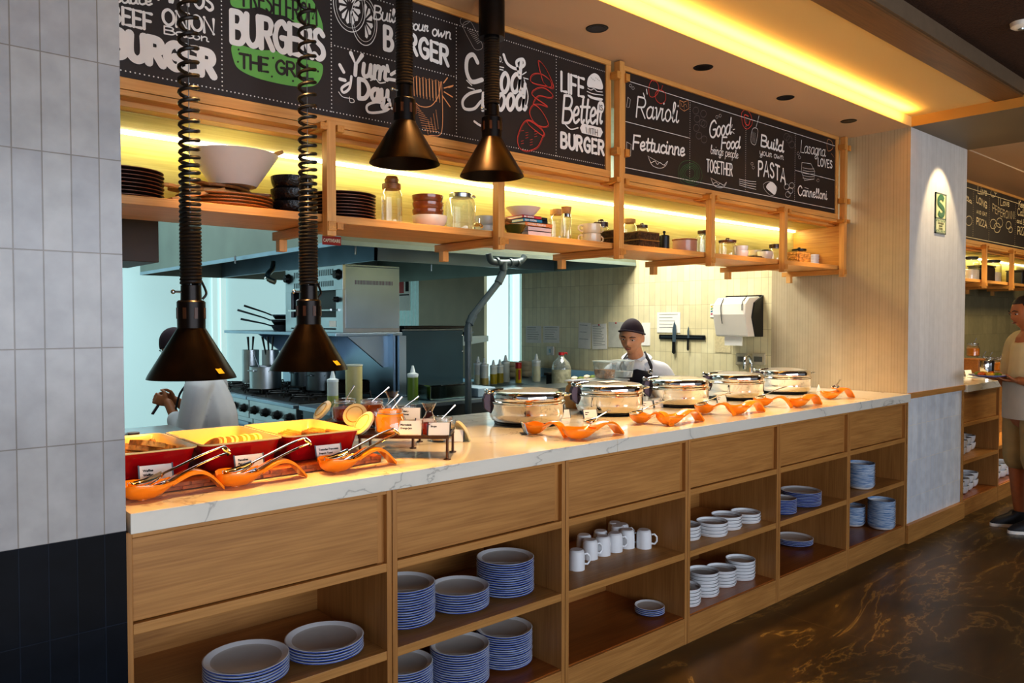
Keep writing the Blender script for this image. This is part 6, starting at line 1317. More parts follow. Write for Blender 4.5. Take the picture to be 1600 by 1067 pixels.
# ---- guest at the right edge with a plate
def guest():
    face_p = ony(1588, 492, -.36); x, y = face_p.x, -.36
    d = (face_p-CAM_O).dot(FW); pz = lambda py: CAM_O.z-(py-500.5)/FPX*d
    q = CAM_O+_ray(1602, 500)*(d/FPX); x, y = q.x, q.y
    f = Vector((-.62, .75, 0)).normalized(); sdv = Vector((f.y, -f.x, 0))   # f faces picture left, sdv = his right hand side (towards camera? see below)
    t = thing('person', 'man in cream shirt and beige shorts carrying a plate of food at right edge', 'person', (x, y, 0))
    f = -Vector((RT.x, RT.y, 0)).normalized(); cam = -Vector((FW.x, FW.y, 0)).normalized()
    L = lambda a, b, z: tuple(Vector((0, 0, z))+f*a+cam*b)      # a picture-left, b toward camera
    hz = pz(489); M = headM(Vector(L(.0, 0, hz)), f, 10); s = 1.0
    body = MB(); head_geo(body, M, s)
    limb(body, [L(-.01, 0, hz-.05), L(-.04, 0, hz-.13), L(-.05, 0, hz-.18)], [.055, .056, .07])
    limb(body, [L(-.06, 0, hz-.22), L(-.06, 0, hz-.45), L(-.05, 0, hz-.70)], [.12, .15, .15], flat=.9)
    for k in (-1, 1): limb(body, [L(-.05, k*.10, .80), L(-.03, k*.10, .46), L(-.06, k*.10, .10)], [.10, .062, .042])
    hzs = 1.085
    for k in (-1, 1):
        sh = L(-.06, k*.18, hz-.25); el = L(-.03, k*.24, hz-.52); wr = L(.10, k*.10, hzs-.005); limb(body, [sh, el], [.055, .043]); limb(body, [el, wr], [.043, .028])
        hand_geo(body, wr, Vector(f)*1.0-Vector(cam)*(k*.35), (0, 0, 1), 1.0, .35, -k if True else k)
    remeshed(body, 'body', SKIN2, t, .0075, 2); face_parts(t, M, s)
    j = MB(); limb(j, [L(-.05, 0, hz-.17), L(-.06, 0, hz-.22), L(-.06, 0, hz-.45), L(-.05, 0, hz-.60), L(-.05, 0, hz-.68)], [.08, .140, .160, .158, .160], flat=.9)
    for k in (-1, 1): limb(j, [L(-.06, 0, hz-.20), L(-.06, k*.12, hz-.21), L(-.06, k*.18, hz-.26), Vector(L(-.05, k*.215, hz-.42))], [.09, .09, .085, .078])
    remeshed(j, 'shirt', pbr('cream_shirt', '#d0bf94', .85, var=.06, scale=8), t, .011, 5)
    MB().loft([[L(-.05+.172*cos(q), .182*sin(q), z) for q in [2*pi*i/28 for i in range(28)]] for z in (.80, .90, 1.0, 1.06)], caps=False).build('waist_cloth', pbr('pale_cloth', '#b9b2a4', .85, var=.05, scale=10), t, angle=60)
    for k in (-1, 1):
        sh = MB(); limb(sh, [L(-.05, k*.09, .86), L(-.04, k*.10, .66), L(-.035, k*.10, .50)], [.125, .11, .10]); remeshed(sh, 'shorts_leg', pbr('beige_shorts', '#a88f60', .85, var=.1, scale=10) if k < 0 else MATS['beige_shorts'], t, .012, 3)
        MB().loft([[L(-.03+a_*.5*cos(q)+dx, k*.10+.045*sin(q), z) for q in [2*pi*i/20 for i in range(20)]] for z, a_, dx in ((0, .28, .05), (.03, .285, .05), (.06, .24, .035), (.09, .15, -.01), (.11, .12, -.02))]).build('shoe', pbr('dark_shoe', '#14141a', .6) if k < 0 else MATS['dark_shoe'], t, angle=60)
        MB().loft([[L(-.03+.145*cos(q)+.05, k*.10+.048*sin(q), z) for q in [2*pi*i/20 for i in range(20)]] for z in (.0, .022)]).build('shoe_sole', PAPER, t, angle=60)
    MB().tube([L(.04, .13+.036*cos(q), hzs+.0-.02+.036*sin(q)) for q in [2*pi*i/18 for i in range(18)]], .006, 8, closed=True, ry=.016, up=(1, 0, 0)).build('wristwatch', BLACK, t, angle=60)
    dome(M @ Matrix.Translation((0, .006, .002)), s, lambda a: .62-1.0*(1-cos(a))/2 if cos(a) < .55 else .60, .006, HAIR, 'hair', t)
    p = Vector((x, y, 0))+Vector(L(.255, 0, hzs+.012))
    pl = bpy.data.objects.new('plate', P27); COL.objects.link(pl); pl.location = p; tag(pl, 'pale plate of food held by the man at the right edge', 'plate')
    fm = [pbr('pizza_orange', '#d8641c', .5, var=.4, scale=50), pbr('egg_food', '#e8b030', .5, var=.3, scale=50), pbr('salad_green', '#7a9030', .6, var=.4, scale=50)]
    for i in range(7):
        o = MB().sphere((0, 0, 0), .028, 12, 8, (1.2, 1, .5)).build('food_piece', fm[i % 3], loc=p+Vector((.06*cos(i*.9), .06*sin(i*.9), .022))); tag(o, '%s bite of food on the plate held by the man, %s clockwise' % (['orange', 'yellow', 'green'][i % 3], ORD[i]), 'food', 'food on the held plate')
guest()
# ------------------------------------------------------------------ chalk lettering: a small hand-drawn stroke alphabet
G = {'A': (.7, '0,0 .35,1 .7,0|.12,.35 .58,.35'), 'B': (.6, '0,0 0,1|~0,1 .4,.98 .52,.78 .38,.55 0,.53|~0,.53 .45,.5 .6,.27 .42,.02 0,0'), 'C': (.6, '~.6,.82 .4,1 .12,.85 0,.5 .12,.14 .4,0 .6,.18'),
     'D': (.65, '0,0 0,1|~0,1 .4,.93 .63,.5 .4,.07 0,0'), 'E': (.5, '.5,1 0,1 0,0 .5,0|0,.52 .42,.52'), 'F': (.5, '.5,1 0,1 0,0|0,.52 .42,.52'), 'G': (.65, '~.6,.82 .4,1 .12,.85 0,.5 .12,.14 .4,0 .62,.15 .62,.44|.62,.46 .36,.46'),
     'H': (.6, '0,0 0,1|.6,0 .6,1|0,.5 .6,.5'), 'I': (.04, '.02,0 .02,1'), 'J': (.4, '~.4,1 .4,.25 .2,0 0,.18'), 'K': (.6, '0,0 0,1|.55,1 .02,.45|.18,.6 .6,0'), 'L': (.45, '0,1 0,0 .45,0'),
     'M': (.8, '0,0 .05,1 .4,.3 .75,1 .8,0'), 'N': (.62, '0,0 0,1 .62,0 .62,1'), 'O': (.68, '@~.34,1 .08,.82 0,.5 .08,.18 .34,0 .6,.18 .68,.5 .6,.82'), 'P': (.55, '0,0 0,1|~0,1 .42,.97 .55,.73 .42,.5 0,.47'),
     'R': (.6, '0,0 0,1|~0,1 .42,.97 .54,.75 .42,.53 0,.5|.25,.5 .6,0'), 'S': (.55, '~.5,.85 .3,1 .06,.88 .08,.64 .45,.42 .52,.16 .28,0 .02,.14'), 'T': (.6, '0,1 .6,1|.3,1 .3,0'), 'U': (.6, '~0,1 0,.25 .3,0 .6,.25 .6,1'),
     'V': (.6, '0,1 .3,0 .6,1'), 'W': (.9, '0,1 .2,0 .45,.75 .7,0 .9,1'), 'Y': (.6, '0,1 .3,.5 .6,1|.3,.5 .3,0'), 'Z': (.55, '0,1 .55,1 0,0 .55,0'), '.': (.05, '0,0 .03,0'), ' ': (.3, ''), "'": (.05, '0,1 0,.85'),
     'a': (.5, '~.42,.5 .25,.6 .05,.45 .02,.2 .15,.02 .35,.12 .44,.5|~.44,.6 .42,.2 .5,.02 .6,.12'), 'b': (.45, '~0,.2 .15,.7 .18,1 .08,1 .05,.4 .12,.05 .3,.02 .42,.25 .36,.5 .15,.45'), 'c': (.38, '~.38,.5 .22,.6 .03,.42 .05,.12 .22,.01 .42,.12'),
     'd': (.5, '~.42,.5 .25,.6 .05,.45 .02,.2 .15,.02 .35,.12 .44,.5|~.47,1 .43,.3 .5,.02 .6,.12'), 'e': (.4, '~.03,.28 .3,.34 .34,.52 .2,.6 .04,.42 .05,.14 .2,.01 .42,.14'), 'f': (.3, '~.38,.9 .28,1 .18,.8 .15,.2 .1,-.3|.02,.55 .35,.55'),
     'g': (.5, '~.42,.5 .25,.6 .05,.45 .02,.2 .15,.05 .35,.15 .44,.55|~.44,.6 .42,0 .3,-.32 .1,-.3 .1,-.12 .5,.1'), 'h': (.45, '~0,.2 .15,.75 .14,1 .05,.95 .04,0|~.04,.3 .2,.6 .36,.5 .36,.1 .46,.02'), 'i': (.18, '~.05,.6 .03,.15 .12,.01 .22,.12|.08,.85 .09,.88'),
     'k': (.42, '~.05,1 .04,0|~.04,.3 .3,.6 .3,.4 .1,.3|.15,.3 .42,.02'), 'l': (.22, '~.0,.2 .18,.8 .14,1 .05,.9 .06,.15 .14,.01 .24,.12'), 'm': (.72, '.03,.6 .03,0|~.03,.35 .18,.6 .32,.5 .32,0|~.32,.35 .48,.6 .62,.5 .62,.1 .74,.03'),
     'n': (.45, '.03,.6 .03,0|~.03,.35 .2,.6 .35,.5 .35,.1 .46,.03'), 'o': (.42, '@~.2,.6 .03,.42 .04,.15 .2,0 .37,.16 .38,.44'), 'p': (.45, '.05,.6 .0,-.35|~.05,.4 .22,.6 .4,.45 .36,.12 .2,0 .04,.12'), 'r': (.35, '~.0,.4 .08,.6 .12,.52 .3,.56 .26,.2 .32,.03 .4,.1|.08,.5 .06,0'),
     's': (.33, '~.3,.52 .16,.6 .05,.48 .25,.25 .2,.03 .02,.06'), 't': (.28, '~.14,.9 .1,.2 .18,.01 .3,.12|.0,.62 .28,.62'), 'u': (.5, '~.03,.6 .02,.15 .15,.01 .34,.15 .4,.6|~.4,.6 .4,.12 .5,.03'), 'v': (.42, '~0,.58 .1,.55 .16,.02 .34,.4 .38,.6 .48,.55'),
     'w': (.62, '~0,.6 .08,.04 .28,.4 .34,.04 .54,.4 .56,.6'), 'y': (.48, '~.03,.6 .04,.2 .18,.1 .36,.25 .42,.6|~.42,.6 .38,-.1 .22,-.35 .05,-.25 .25,0 .5,.12'), 'é': (.4, '~.03,.28 .3,.34 .34,.52 .2,.6 .04,.42 .05,.14 .2,.01 .42,.14')}
def strokes(ch):
    g = G.get(ch) or G.get(ch.upper()) or (.3, ''); out = []
    for s in g[1].split('|'):
        if not s: continue
        cl = s.startswith('@'); s = s.lstrip('@'); sm = s.startswith('~'); s = s.lstrip('~')
        P = [tuple(float(v) for v in q.split(',')) for q in s.split()]
        P = [(x, y, 0) for x, y in P]
        if sm: P = [tuple(v) for v in catmull(P, 6, closed=cl)]; P = P+[P[0]] if cl else P
        out.append(P)
    return g[0], out
LC = [0]
def ribbon(mb, P, w, f):
    """flat stroke with round ends; f maps glyph units to the board"""
    Q = [Vector(f(p[0], p[1])) for p in P]; D = []
    for q in Q:
        if not D or (q-D[-1]).length > 1e-5: D.append(q)
    LC[0] += 1; off = Vector((0, -.00012*(LC[0] % 7), 0)); Q = [q+off for q in D]; nrm = Vector((0, -1, 0)); L_ = []; R_ = []
    if len(Q) < 2: return
    for i, q in enumerate(Q):
        a = Q[max(i-1, 0)]; b = Q[min(i+1, len(Q)-1)]; t = (b-a).normalized(); s = nrm.cross(t)*w/2; L_.append(q+s); R_.append(q-s)
    n = len(Q); mb.add(L_+R_, [(i, i+1, n+i+1, n+i) for i in range(n-1)])
    for q in ([Q[0], Q[-1]] + [Q[i] for i in range(1, n-1) if (Q[i]-Q[i-1]).angle(Q[i+1]-Q[i], 0) > .35]):
        LC[0] += 1; q2 = q+Vector((0, -.00004-.00001*(LC[0] % 5), 0)); mb.add([q2+Vector((cos(k*pi/5)*w/2, 0, sin(k*pi/5)*w/2)) for k in range(10)], [tuple(range(10))])
YL = YF-.0045
def word(mb, txt, bl, br, tl, w=.012, gap=.16, warp=None, slant=0, bold=None, y=None):
    """fit a word between surveyed corner points on the board plane: baseline left, baseline right, cap top left"""
    y = YL if y is None else y
    a, b, c = ony(bl[0], bl[1], YF), ony(br[0], br[1], YF), ony(tl[0], tl[1], YF)
    tot = sum(strokes(ch)[0] for ch in txt)+gap*(len(txt)-1); cx = 0; h = (c-a).length
    for ch in txt:
        gw, ss = strokes(ch)
        for s in ss:
            def f(u, v, cx=cx):
                k = (cx+u+slant*v)/tot; v2 = v+(warp(k) if warp else 0)
                p = a+(b-a)*k+Vector((0, 0, 1))*h*v2; return (p.x, y, p.z)
            ribbon(mb, s, w, f)
        cx += gw+gap
    return mb
def path(mb, pts, w=.004, closed=False, smooth=True, y=None):
    y = YL if y is None else y
    Q = [ony(px, py, YF) for px, py in pts]; Q = [(p.x, p.z, 0) for p in Q]
    if smooth: Q = [tuple(v) for v in catmull(Q, 5, closed)]
    if closed: Q = Q+[Q[0]]
    ribbon(mb, Q, w, lambda u, v: (u, y, v)); return mb
def fill(mb, pts, y=None, smooth=True):
    y = YL if y is None else y
    Q = [ony(px, py, YF) for px, py in pts]; Q = [(p.x, p.z, 0) for p in Q]
    if smooth: Q = catmull(Q, 5, True)
    mb.add([(p[0], y, p[1]) for p in Q], [tuple(range(len(Q)))]); return mb
def dots(mb, p, q, step=.0135, r=.0026):
    a, b = ony(*p, YF), ony(*q, YF); n = int((b-a).length/step)
    for k in range(n+1):
        c = a.lerp(b, k/n); mb.add([(c.x+r*cos(j*pi/3), YL, c.z+r*sin(j*pi/3)) for j in range(6)], [tuple(range(6))])
# ---- board 1
T, Bm = 2.739, 2.262
def Z(x, z):   # world x,z on board -> pixel-free tuple for dots via direct world coordinates
    v = Vector((x, YF, z))-CAM_O; k = v.dot(FW); return (800+FPX*v.dot(RT)/k, 533.5-FPX*v.dot(UP)/k)
mb = MB(); X1 = 2.845
dots(mb, Z(.59, Bm), Z(X1, Bm)); dots(mb, Z(.59, T-.02), Z(X1, T-.02))
xv = [ony(346, 90, YF).x, ony(517, 120, YF).x, ony(712, 100, YF).x, ony(868, 170, YF).x]
for x in xv: dots(mb, Z(x, Bm), Z(x, T-.02))
zq = ony(600, 92, YF).z; dots(mb, Z(xv[1], zq), Z(xv[2], zq))
mb.build('dotted_lines', CHALK, BD1)
mb = MB(); word(mb, 'BURGER', (172, 85), (333, 120), (172, 46), .026, .2); word(mb, 'BEEF', (172, 34), (236, 48), (172, 8), .010, .2); word(mb, 'ONION', (254, 38), (333, 54), (254, 14), .009, .15)
word(mb, 'Bacon', (256, 53), (325, 66), (258, 42), .0045, .06); word(mb, 'Sauce', (175, 4), (236, 9), (175, -14), .006, .06); word(mb, 'TOMATOS', (210, -8), (332, 18), (210, -34), .009, .15)
mb.build('lettering', CHALK, BD1)
gm = MB(); fill(gm, [(362, 10), (361, -8), (380, -30), (430, -30), (480, -8), (500, 28), (504, 50), (498, 52), (485, 40), (465, 38), (445, 26), (425, 22), (405, 12), (385, 14)], YL+.0008)
fill(gm, [(361, 73), (370, 69), (400, 78), (430, 80), (450, 90), (480, 94), (500, 99), (504, 108), (500, 124), (490, 134), (470, 136), (440, 132), (400, 122), (372, 108), (363, 90)], YL+.0008); gm.build('green_bun', CHG, BD1)
mb = MB(); word(mb, 'BURGERS', (362, 66), (505, 94), (362, 18), .020, .14); mb.build('lettering', CHALK, BD1)
mb = MB(); word(mb, 'FRESH FROM', (380, 10), (494, 40), (378, -22), .008, .16); word(mb, 'THE GRILL', (374, 106), (488, 124), (372, 84), .009, .16)
for px, py in ((372, 78), (371, 97), (426, 91), (424, 120), (457, 127), (496, 112), (421, 22), (498, 45), (456, 30)): fill(mb, [(px-1.6, py), (px, py-1.8), (px+1.6, py), (px, py+1.8)])
mb.build('dark_lettering', BOARDM, BD1)
mb = MB()
for cx, cy, rx, ry in ((545, 10, 25, 42), (568, 33, 20, 40)):
    for k in (1, .85): path(mb, [(cx+rx*k*cos(a*pi/6), cy+ry*k*sin(a*pi/6)*.95+rx*k*cos(a*pi/6)*.3) for a in range(12)], .003 if k == 1 else .0016, True)
    for a in range(12):
        c, s = cos(a*pi/6+.2), sin(a*pi/6+.2)
        if cy > 20 and c < 0: continue
        fill(mb, [(cx+rx*.18*c, cy+ry*.16*s+rx*.05*c), (cx+rx*.65*cos(a*pi/6+.02), cy+ry*.65*sin(a*pi/6+.02)+rx*.2*c), (cx+rx*.7*c, cy+ry*.7*s+rx*.2*c), (cx+rx*.6*cos(a*pi/6+.4), cy+ry*.6*sin(a*pi/6+.4)+rx*.18*c)], smooth=False)
mb.build('tomato_slice_drawing', CHALK, BD1)
mb = MB(); word(mb, 'Build', (583, 30), (625, 38), (586, 10), .0065, .06, slant=.1); word(mb, 'your', (636, 46), (667, 50), (640, 32), .006, .04, slant=.1); word(mb, 'own', (674, 56), (703, 62), (674, 38), .0065, .06, slant=.1)
word(mb, 'B', (600, 77), (612, 80), (600, 42), .017); word(mb, 'URGER', (620, 76), (699, 103), (620, 46), .016, .24); path(mb, [(618, 82), (628, 84)], .008, smooth=False); path(mb, [(672, 92), (683, 96)], .008, smooth=False); mb.build('lettering', CHALK, BD1)
mb = MB(); word(mb, 'Yum', (545, 116), (603, 126), (548, 84), .016, .10, slant=.08); word(mb, 'Day', (560, 154), (606, 160), (560, 124), .017, .14); 
path(mb, [(548, 120), (545, 138), (536, 145), (533, 138), (545, 130)], .010); path(mb, [(604, 150), (609, 165), (600, 174), (576, 176), (573, 165), (590, 160), (612, 170)], .010); path(mb, [(578, 126), (586, 124), (592, 130), (601, 129)], .005)
for q in ([(530, 102), (536, 113)], [(530, 124), (538, 126)], [(604, 103), (606, 112)], [(610, 117), (618, 112)], [(606, 124), (618, 126)]): path(mb, q, .013, smooth=False)
path(mb, [(528, 144), (535, 152), (550, 155), (552, 160), (546, 160), (545, 152)], .003); mb.build('lettering', CHALK, BD1)
mb = MB()
for k in range(9): x = 646+k*5; y = 122+k*1; path(mb, [(x, y+28+k*.3), (x-1, y-1-3*(k % 2)), (x+3, y-2), (x+4, y+26)], .0024, smooth=False)
path(mb, [(643, 155), (655, 166), (672, 166), (684, 150), (688, 128)], .0035); path(mb, [(645, 160), (652, 208), (672, 212), (689, 206), (690, 150)], .0035)
for k in range(11): path(mb, [(648+k*1.2, 164+k*4), (654+k*3, 170+k*3.6)], .0016, smooth=False)
for k in range(5): path(mb, [(664+k*4, 196-k*6), (668+k*4, 210-k*2)], .0018, smooth=False)
for q in ([(622, 128), (636, 136)], [(620, 150), (632, 150)], [(692, 130), (698, 122)], [(693, 138), (707, 134)], [(693, 144), (706, 152)], [(690, 150), (702, 167)], [(700, 137), (706, 135)]): path(mb, q, .005, smooth=False)
mb.build('fries_drawing', CHO, BD1)
mb = MB(); path(mb, [(745, 98), (738, 86), (729, 92), (728, 112), (736, 128), (752, 125)], .019); word(mb, 'ood', (764, 143), (812, 146), (764, 92), .018, .14, slant=.08); path(mb, [(786, 86), (792, 100), (806, 108), (818, 102), (816, 93), (806, 97), (809, 112), (812, 140)], .014)
path(mb, [(750, 142), (732, 147), (722, 158), (725, 170), (740, 170), (752, 158), (760, 165), (762, 178)], .013); word(mb, 'mood', (752, 172), (818, 172), (752, 130), .018, .12, slant=.08); path(mb, [(768, 178), (766, 192), (752, 197), (740, 190)], .010); path(mb, [(818, 125), (824, 150), (820, 172)], .006)
word(mb, 'FOOD.', (768, 94), (784, 98), (768, 86), .003, .3); word(mb, 'IS', (771, 110), (775, 111), (771, 103), .003, .3)
for q in ([(777, 104), (786, 106)], [(777, 108), (785, 110)], [(815, 117), (821, 113)], [(817, 122), (824, 124)], [(728, 126), (736, 134)], [(730, 137), (740, 140)]): path(mb, q, .005, smooth=False)
mb.build('lettering', CHALK, BD1)
mb = MB(); path(mb, [(718, 32), (724, 26), (732, 28), (733, 34), (722, 40)], .002, True)
path(mb, [(722, 40), (733, 34), (742, 48), (751, 66), (752, 76), (742, 78), (734, 66)], .002, True)
for k in range(9): path(mb, [(730+k*1.8, 48+k*2.6), (737+k*1.6, 46+k*2.4)], .0018, smooth=False)
mb.build('salt_shaker_drawing', pbr('chalk_mid', '#b5afab', .8), BD1)
mb = MB()
for P in ([(840, 95), (852, 108), (862, 130), (862, 138), (850, 132), (844, 118)], [(827, 124), (832, 116), (845, 116), (858, 126), (860, 136), (848, 134), (832, 130)], [(830, 148), (838, 138), (850, 138), (862, 148), (858, 153), (840, 150), (832, 162), (842, 163), (854, 166)], [(826, 176), (832, 164), (842, 170), (852, 185), (855, 196), (846, 198), (834, 192)], [(822, 188), (808, 212), (810, 230), (822, 236), (838, 230), (846, 215), (848, 206)], [(822, 188), (832, 190), (846, 202), (848, 212), (838, 206), (826, 196)]):
    path(mb, P, .0032, True); path(mb, [(x+1, y+1.5) for x, y in P], .0014, True)
for k in range(12): x = 813+(k*7) % 28; y = 205+(k*11) % 24; path(mb, [(x, y), (x+4, y-1)], .002, smooth=False)
mb.build('sliced_potato_drawing', CHR, BD1)
mb = MB(); word(mb, 'LIFE', (876, 142), (911, 152), (876, 113), .015, .2); word(mb, 'Better', (878, 192), (938, 194), (880, 150), .013, .07, slant=.12); path(mb, [(880, 192), (890, 202), (902, 200)], .006)
word(mb, 'BURGER', (876, 230), (942, 242), (876, 208), .016, .28); mb.build('lettering', CHALK, BD1)
mb = MB(); fill(mb, [(917, 135), (918, 122), (926, 115), (934, 118), (940, 130), (940, 140), (928, 138)]); fill(mb, [(917, 148), (928, 152), (940, 154), (938, 158), (922, 154)]); path(mb, [(917, 138), (922, 141), (927, 139), (932, 143), (940, 144)], .004); path(mb, [(916, 143), (926, 147), (941, 149)], .004)
fill(mb, [(905, 200), (909, 193), (938, 200), (941, 207), (937, 215), (908, 208)], smooth=False); fill(mb, [(932, 168), (935, 159), (941, 160), (943, 168), (940, 177), (935, 176)]); mb.build('burger_icon_and_banners', CHALK, BD1)
mb = MB(); word(mb, 'WITH', (914, 208), (932, 212), (914, 199), .003, .25, y=YL-.002); word(mb, 'IS', (935, 172), (940, 173), (935, 164), .003, .3, y=YL-.002); 
for k in range(6): path(mb, [(922+k*2.4, 122+(k % 3)*2), (923+k*2.4, 122.6+(k % 3)*2)], .002, smooth=False, y=YL-.002)
mb.build('dark_lettering', BOARDM, BD1)
# ---- board 2
mb = MB(); X0, X1 = 3.0, 5.215; 
def line(x0, z0, x1, z1): path(mb, [Z(x0, z0), Z(x1, z1)], .003, smooth=False)
line(X0, T-.03, X1, T-.03); line(X0, Bm+.01, X1, Bm+.01)
xv = [ony(1077, 200, YF).x, ony(1164, 240, YF).x, ony(1241, 270, YF).x]
zq = ony(1030, 204, YF).z; line(X0, zq, xv[0], zq); zq = ony(1280, 276, YF).z; line(xv[2], zq, X1, zq)
for x in xv: dots(mb, Z(x, Bm+.01), Z(x, T-.03), .012, .0024)
mb.build('ruled_lines', CHALK, BD2)
mb = MB(); word(mb, 'Ravioli', (993, 183), (1058, 192), (993, 151), .0095, .08, slant=.12); word(mb, 'Fettucinne', (988, 233), (1068, 244), (990, 212), .0115, .07, slant=.08); path(mb, [(1004, 146), (1006, 152)], .007, smooth=False); path(mb, [(1009, 140), (1010, 147)], .007, smooth=False)
word(mb, 'Good', (1107, 216), (1140, 210), (1108, 190), .011, .06, slant=.1); word(mb, 'Food', (1126, 233), (1154, 232), (1127, 215), .011, .06, slant=.1); word(mb, 'brings people', (1109, 240), (1152, 248), (1109, 227), .0045, .04, slant=.1); word(mb, 'TOGETHER', (1103, 268), (1143, 275), (1103, 249), .009, .22)
for q in ([(1142, 200), (1143, 195)], [(1144, 203), (1147, 202)], [(1143, 206), (1146, 209)]): path(mb, q, .004, smooth=False)
word(mb, 'Build', (1188, 228), (1222, 238), (1189, 211), .0125, .08, slant=.06); word(mb, 'your own', (1186, 242), (1223, 250), (1187, 232), .0045, .05); word(mb, 'PASTA', (1184, 275), (1226, 288), (1182, 252), .013, .2, warp=lambda k: .18*sin(k*pi))
word(mb, 'Lasagna', (1250, 238), (1288, 245), (1252, 220), .0055, .06, slant=.1); word(mb, 'LOVES', (1277, 259), (1299, 263), (1277, 247), .0085, .22); word(mb, 'Cannelloni', (1246, 305), (1291, 312), (1246, 290), .0085, .1); path(mb, [(1256, 293), (1262, 295)], .003, smooth=False)
mb.build('lettering', CHALK, BD2)
mb = MB(); path(mb, [(1014, 150), (1013, 135), (1018, 126), (1026, 130), (1028, 142), (1022, 151)], .0035, True); path(mb, [(1024, 156), (1023, 146), (1030, 141), (1038, 146), (1038, 158), (1031, 162)], .0035, True)
for q in ([(1016, 127), (1018, 122)], [(1020, 128), (1022, 122)], [(1027, 143), (1028, 136)], [(1032, 142), (1034, 134)]): path(mb, q, .003, smooth=False)
path(mb, [(1158, 186), (1158, 176), (1165, 172), (1172, 180), (1174, 194), (1166, 202), (1160, 196)], .004, True); path(mb, [(1168, 182), (1162, 180), (1163, 192), (1168, 196), (1171, 188)], .007); mb.build('tomato_drawing', CHR, BD2)
mb = MB(); path(mb, [(1061, 157), (1067, 160), (1074, 157), (1075, 170), (1068, 174), (1061, 169)], .003, True, smooth=False); path(mb, [(1067, 160), (1068, 173)], .002, smooth=False); path(mb, [(1063, 161), (1065, 167), (1070, 163), (1072, 168)], .002); path(mb, [(1293, 218), (1299, 222), (1300, 232), (1293, 236), (1291, 226)], .003, True); path(mb, [(1298, 240), (1302, 246)], .002); mb.build('pasta_drawing', CHO, BD2)
mb = MB(); path(mb, [(1059, 272), (1062, 256), (1075, 251), (1090, 258), (1096, 275), (1090, 287), (1075, 290), (1063, 284)], .0022, True)
for k in (.85, .72, .6, .45): path(mb, [(1077+17*k*cos(a*pi/5)*(1+.1*(a % 2)), 271+17*k*sin(a*pi/5)*(1+.12*((a+1) % 2))) for a in range(10)], .0028, True)
mb.build('green_pasta_nest', CHG2, BD2)
mb = MB()
def leaf(x, y, s=1): path(mb, [(x, y), (x+4*s, y+8*s), (x+10*s, y+6*s), (x+14*s, y+11*s), (x+18*s, y+8*s), (x+24*s, y+12*s), (x+30*s, y+6*s), (x+26*s, y+14*s), (x+18*s, y+17*s), (x+8*s, y+14*s), (x+3*s, y+8*s)], .0026, False); path(mb, [(x-1, y-2), (x+26*s, y+13*s)], .0016, smooth=False)
leaf(1012, 246); leaf(1110, 280, .8)
for k in range(4): path(mb, [(1154, 280+k*3), (1168, 283+k*3.4), (1180, 284+k*4)], .003)
path(mb, [(1185, 181), (1180, 200)], .0028, smooth=False); path(mb, [(1178, 200), (1183, 204), (1180, 224), (1176, 226), (1172, 220), (1174, 204)], .0026, True)
for k in range(3): path(mb, [(1175+k*2, 206+k), (1174+k*2, 222+k)], .0016, smooth=False)
path(mb, [(1252, 254), (1266, 256), (1272, 268), (1271, 280), (1256, 282), (1251, 268)], .0028, True, smooth=False)
for k in range(5): path(mb, [(1253, 262+k*4), (1262, 264+k*4), (1271, 264+k*4)], .0022)
for x, y in ((1228, 292), (1234, 298), (1230, 304), (1236, 290)): path(mb, [(x+4*cos(a*pi/3), y+4.5*sin(a*pi/3)) for a in range(6)], .0022, True)
fill(mb, [(1196, 292), (1204, 284), (1212, 292), (1210, 304), (1203, 300)]); path(mb, [(1192, 288), (1203, 284), (1213, 294), (1206, 306), (1195, 298)], .002, True)
for x, y in ((984, 134), (988, 138), (1119, 183), (1124, 181), (1174, 256), (1176, 262), (1277, 282), (1248, 246), (1246, 240)): path(mb, [(x+2*cos(a*pi/2), y+2.4*sin(a*pi/2)) for a in range(4)], .0014, True)
path(mb, [(980, 152), (984, 156), (982, 168), (978, 168)], .002, True, smooth=False); path(mb, [(978, 222), (985, 226), (984, 244), (978, 246)], .0022, True, smooth=False); mb.build('leaf_and_utensil_drawings', CHALK, BD2)
mb = MB()
for x, y in ((1086, 173), (1098, 178), (1088, 186), (1096, 192), (1087, 200), (1099, 194), (1091, 212), (1099, 218), (1232, 218), (1236, 226), (1228, 214)): path(mb, [(x+4.5*cos(a*pi/3), y+5.5*sin(a*pi/3)) for a in range(6)], .003, True)
mb.build('faint_drawing', CHALKD, BD2)
# ---- board 3 beyond the pillar
CHB = pbr('chalk_warm', '#e8d4a8', .8)
mb = MB(); word(mb, 'Live', (1527, 302), (1541, 306), (1527, 290), .010, .06); word(mb, 'LONG', (1525, 316), (1541, 326), (1525, 306), .012, .2); word(mb, 'AND EAT', (1525, 333), (1541, 338), (1525, 328), .007, .2); word(mb, 'PIZZA', (1525, 350), (1541, 356), (1525, 340), .012, .2)
word(mb, 'I Love', (1559, 320), (1576, 323), (1559, 309), .009, .08); word(mb, 'PEPERONNI', (1550, 330), (1584, 342), (1550, 318), .007, .22, warp=lambda k: -.3*sin(k*pi)); word(mb, 'lla', (1509, 313), (1517, 318), (1509, 306), .01, .08)
word(mb, 'Keep', (1591, 323), (1602, 326), (1591, 313), .011, .1); word(mb, 'Calm', (1589, 336), (1603, 339), (1589, 325), .010, .1); word(mb, 'and Eat', (1588, 348), (1604, 352), (1588, 341), .008, .1); word(mb, 'Pizza', (1589, 366), (1604, 368), (1589, 354), .011, .1)
mb.build('lettering', CHB, BD3)
mb = MB()
for x in (1520, 1545, 1586): dots(mb, Z(ony(x, 320, YF).x, Bm), Z(ony(x, 320, YF).x, T-.03), .02, .004)
path(mb, [Z(6.5, Bm), Z(10.8, Bm)], .006, smooth=False); path(mb, [Z(6.5, T-.03), Z(10.8, T-.03)], .006, smooth=False)
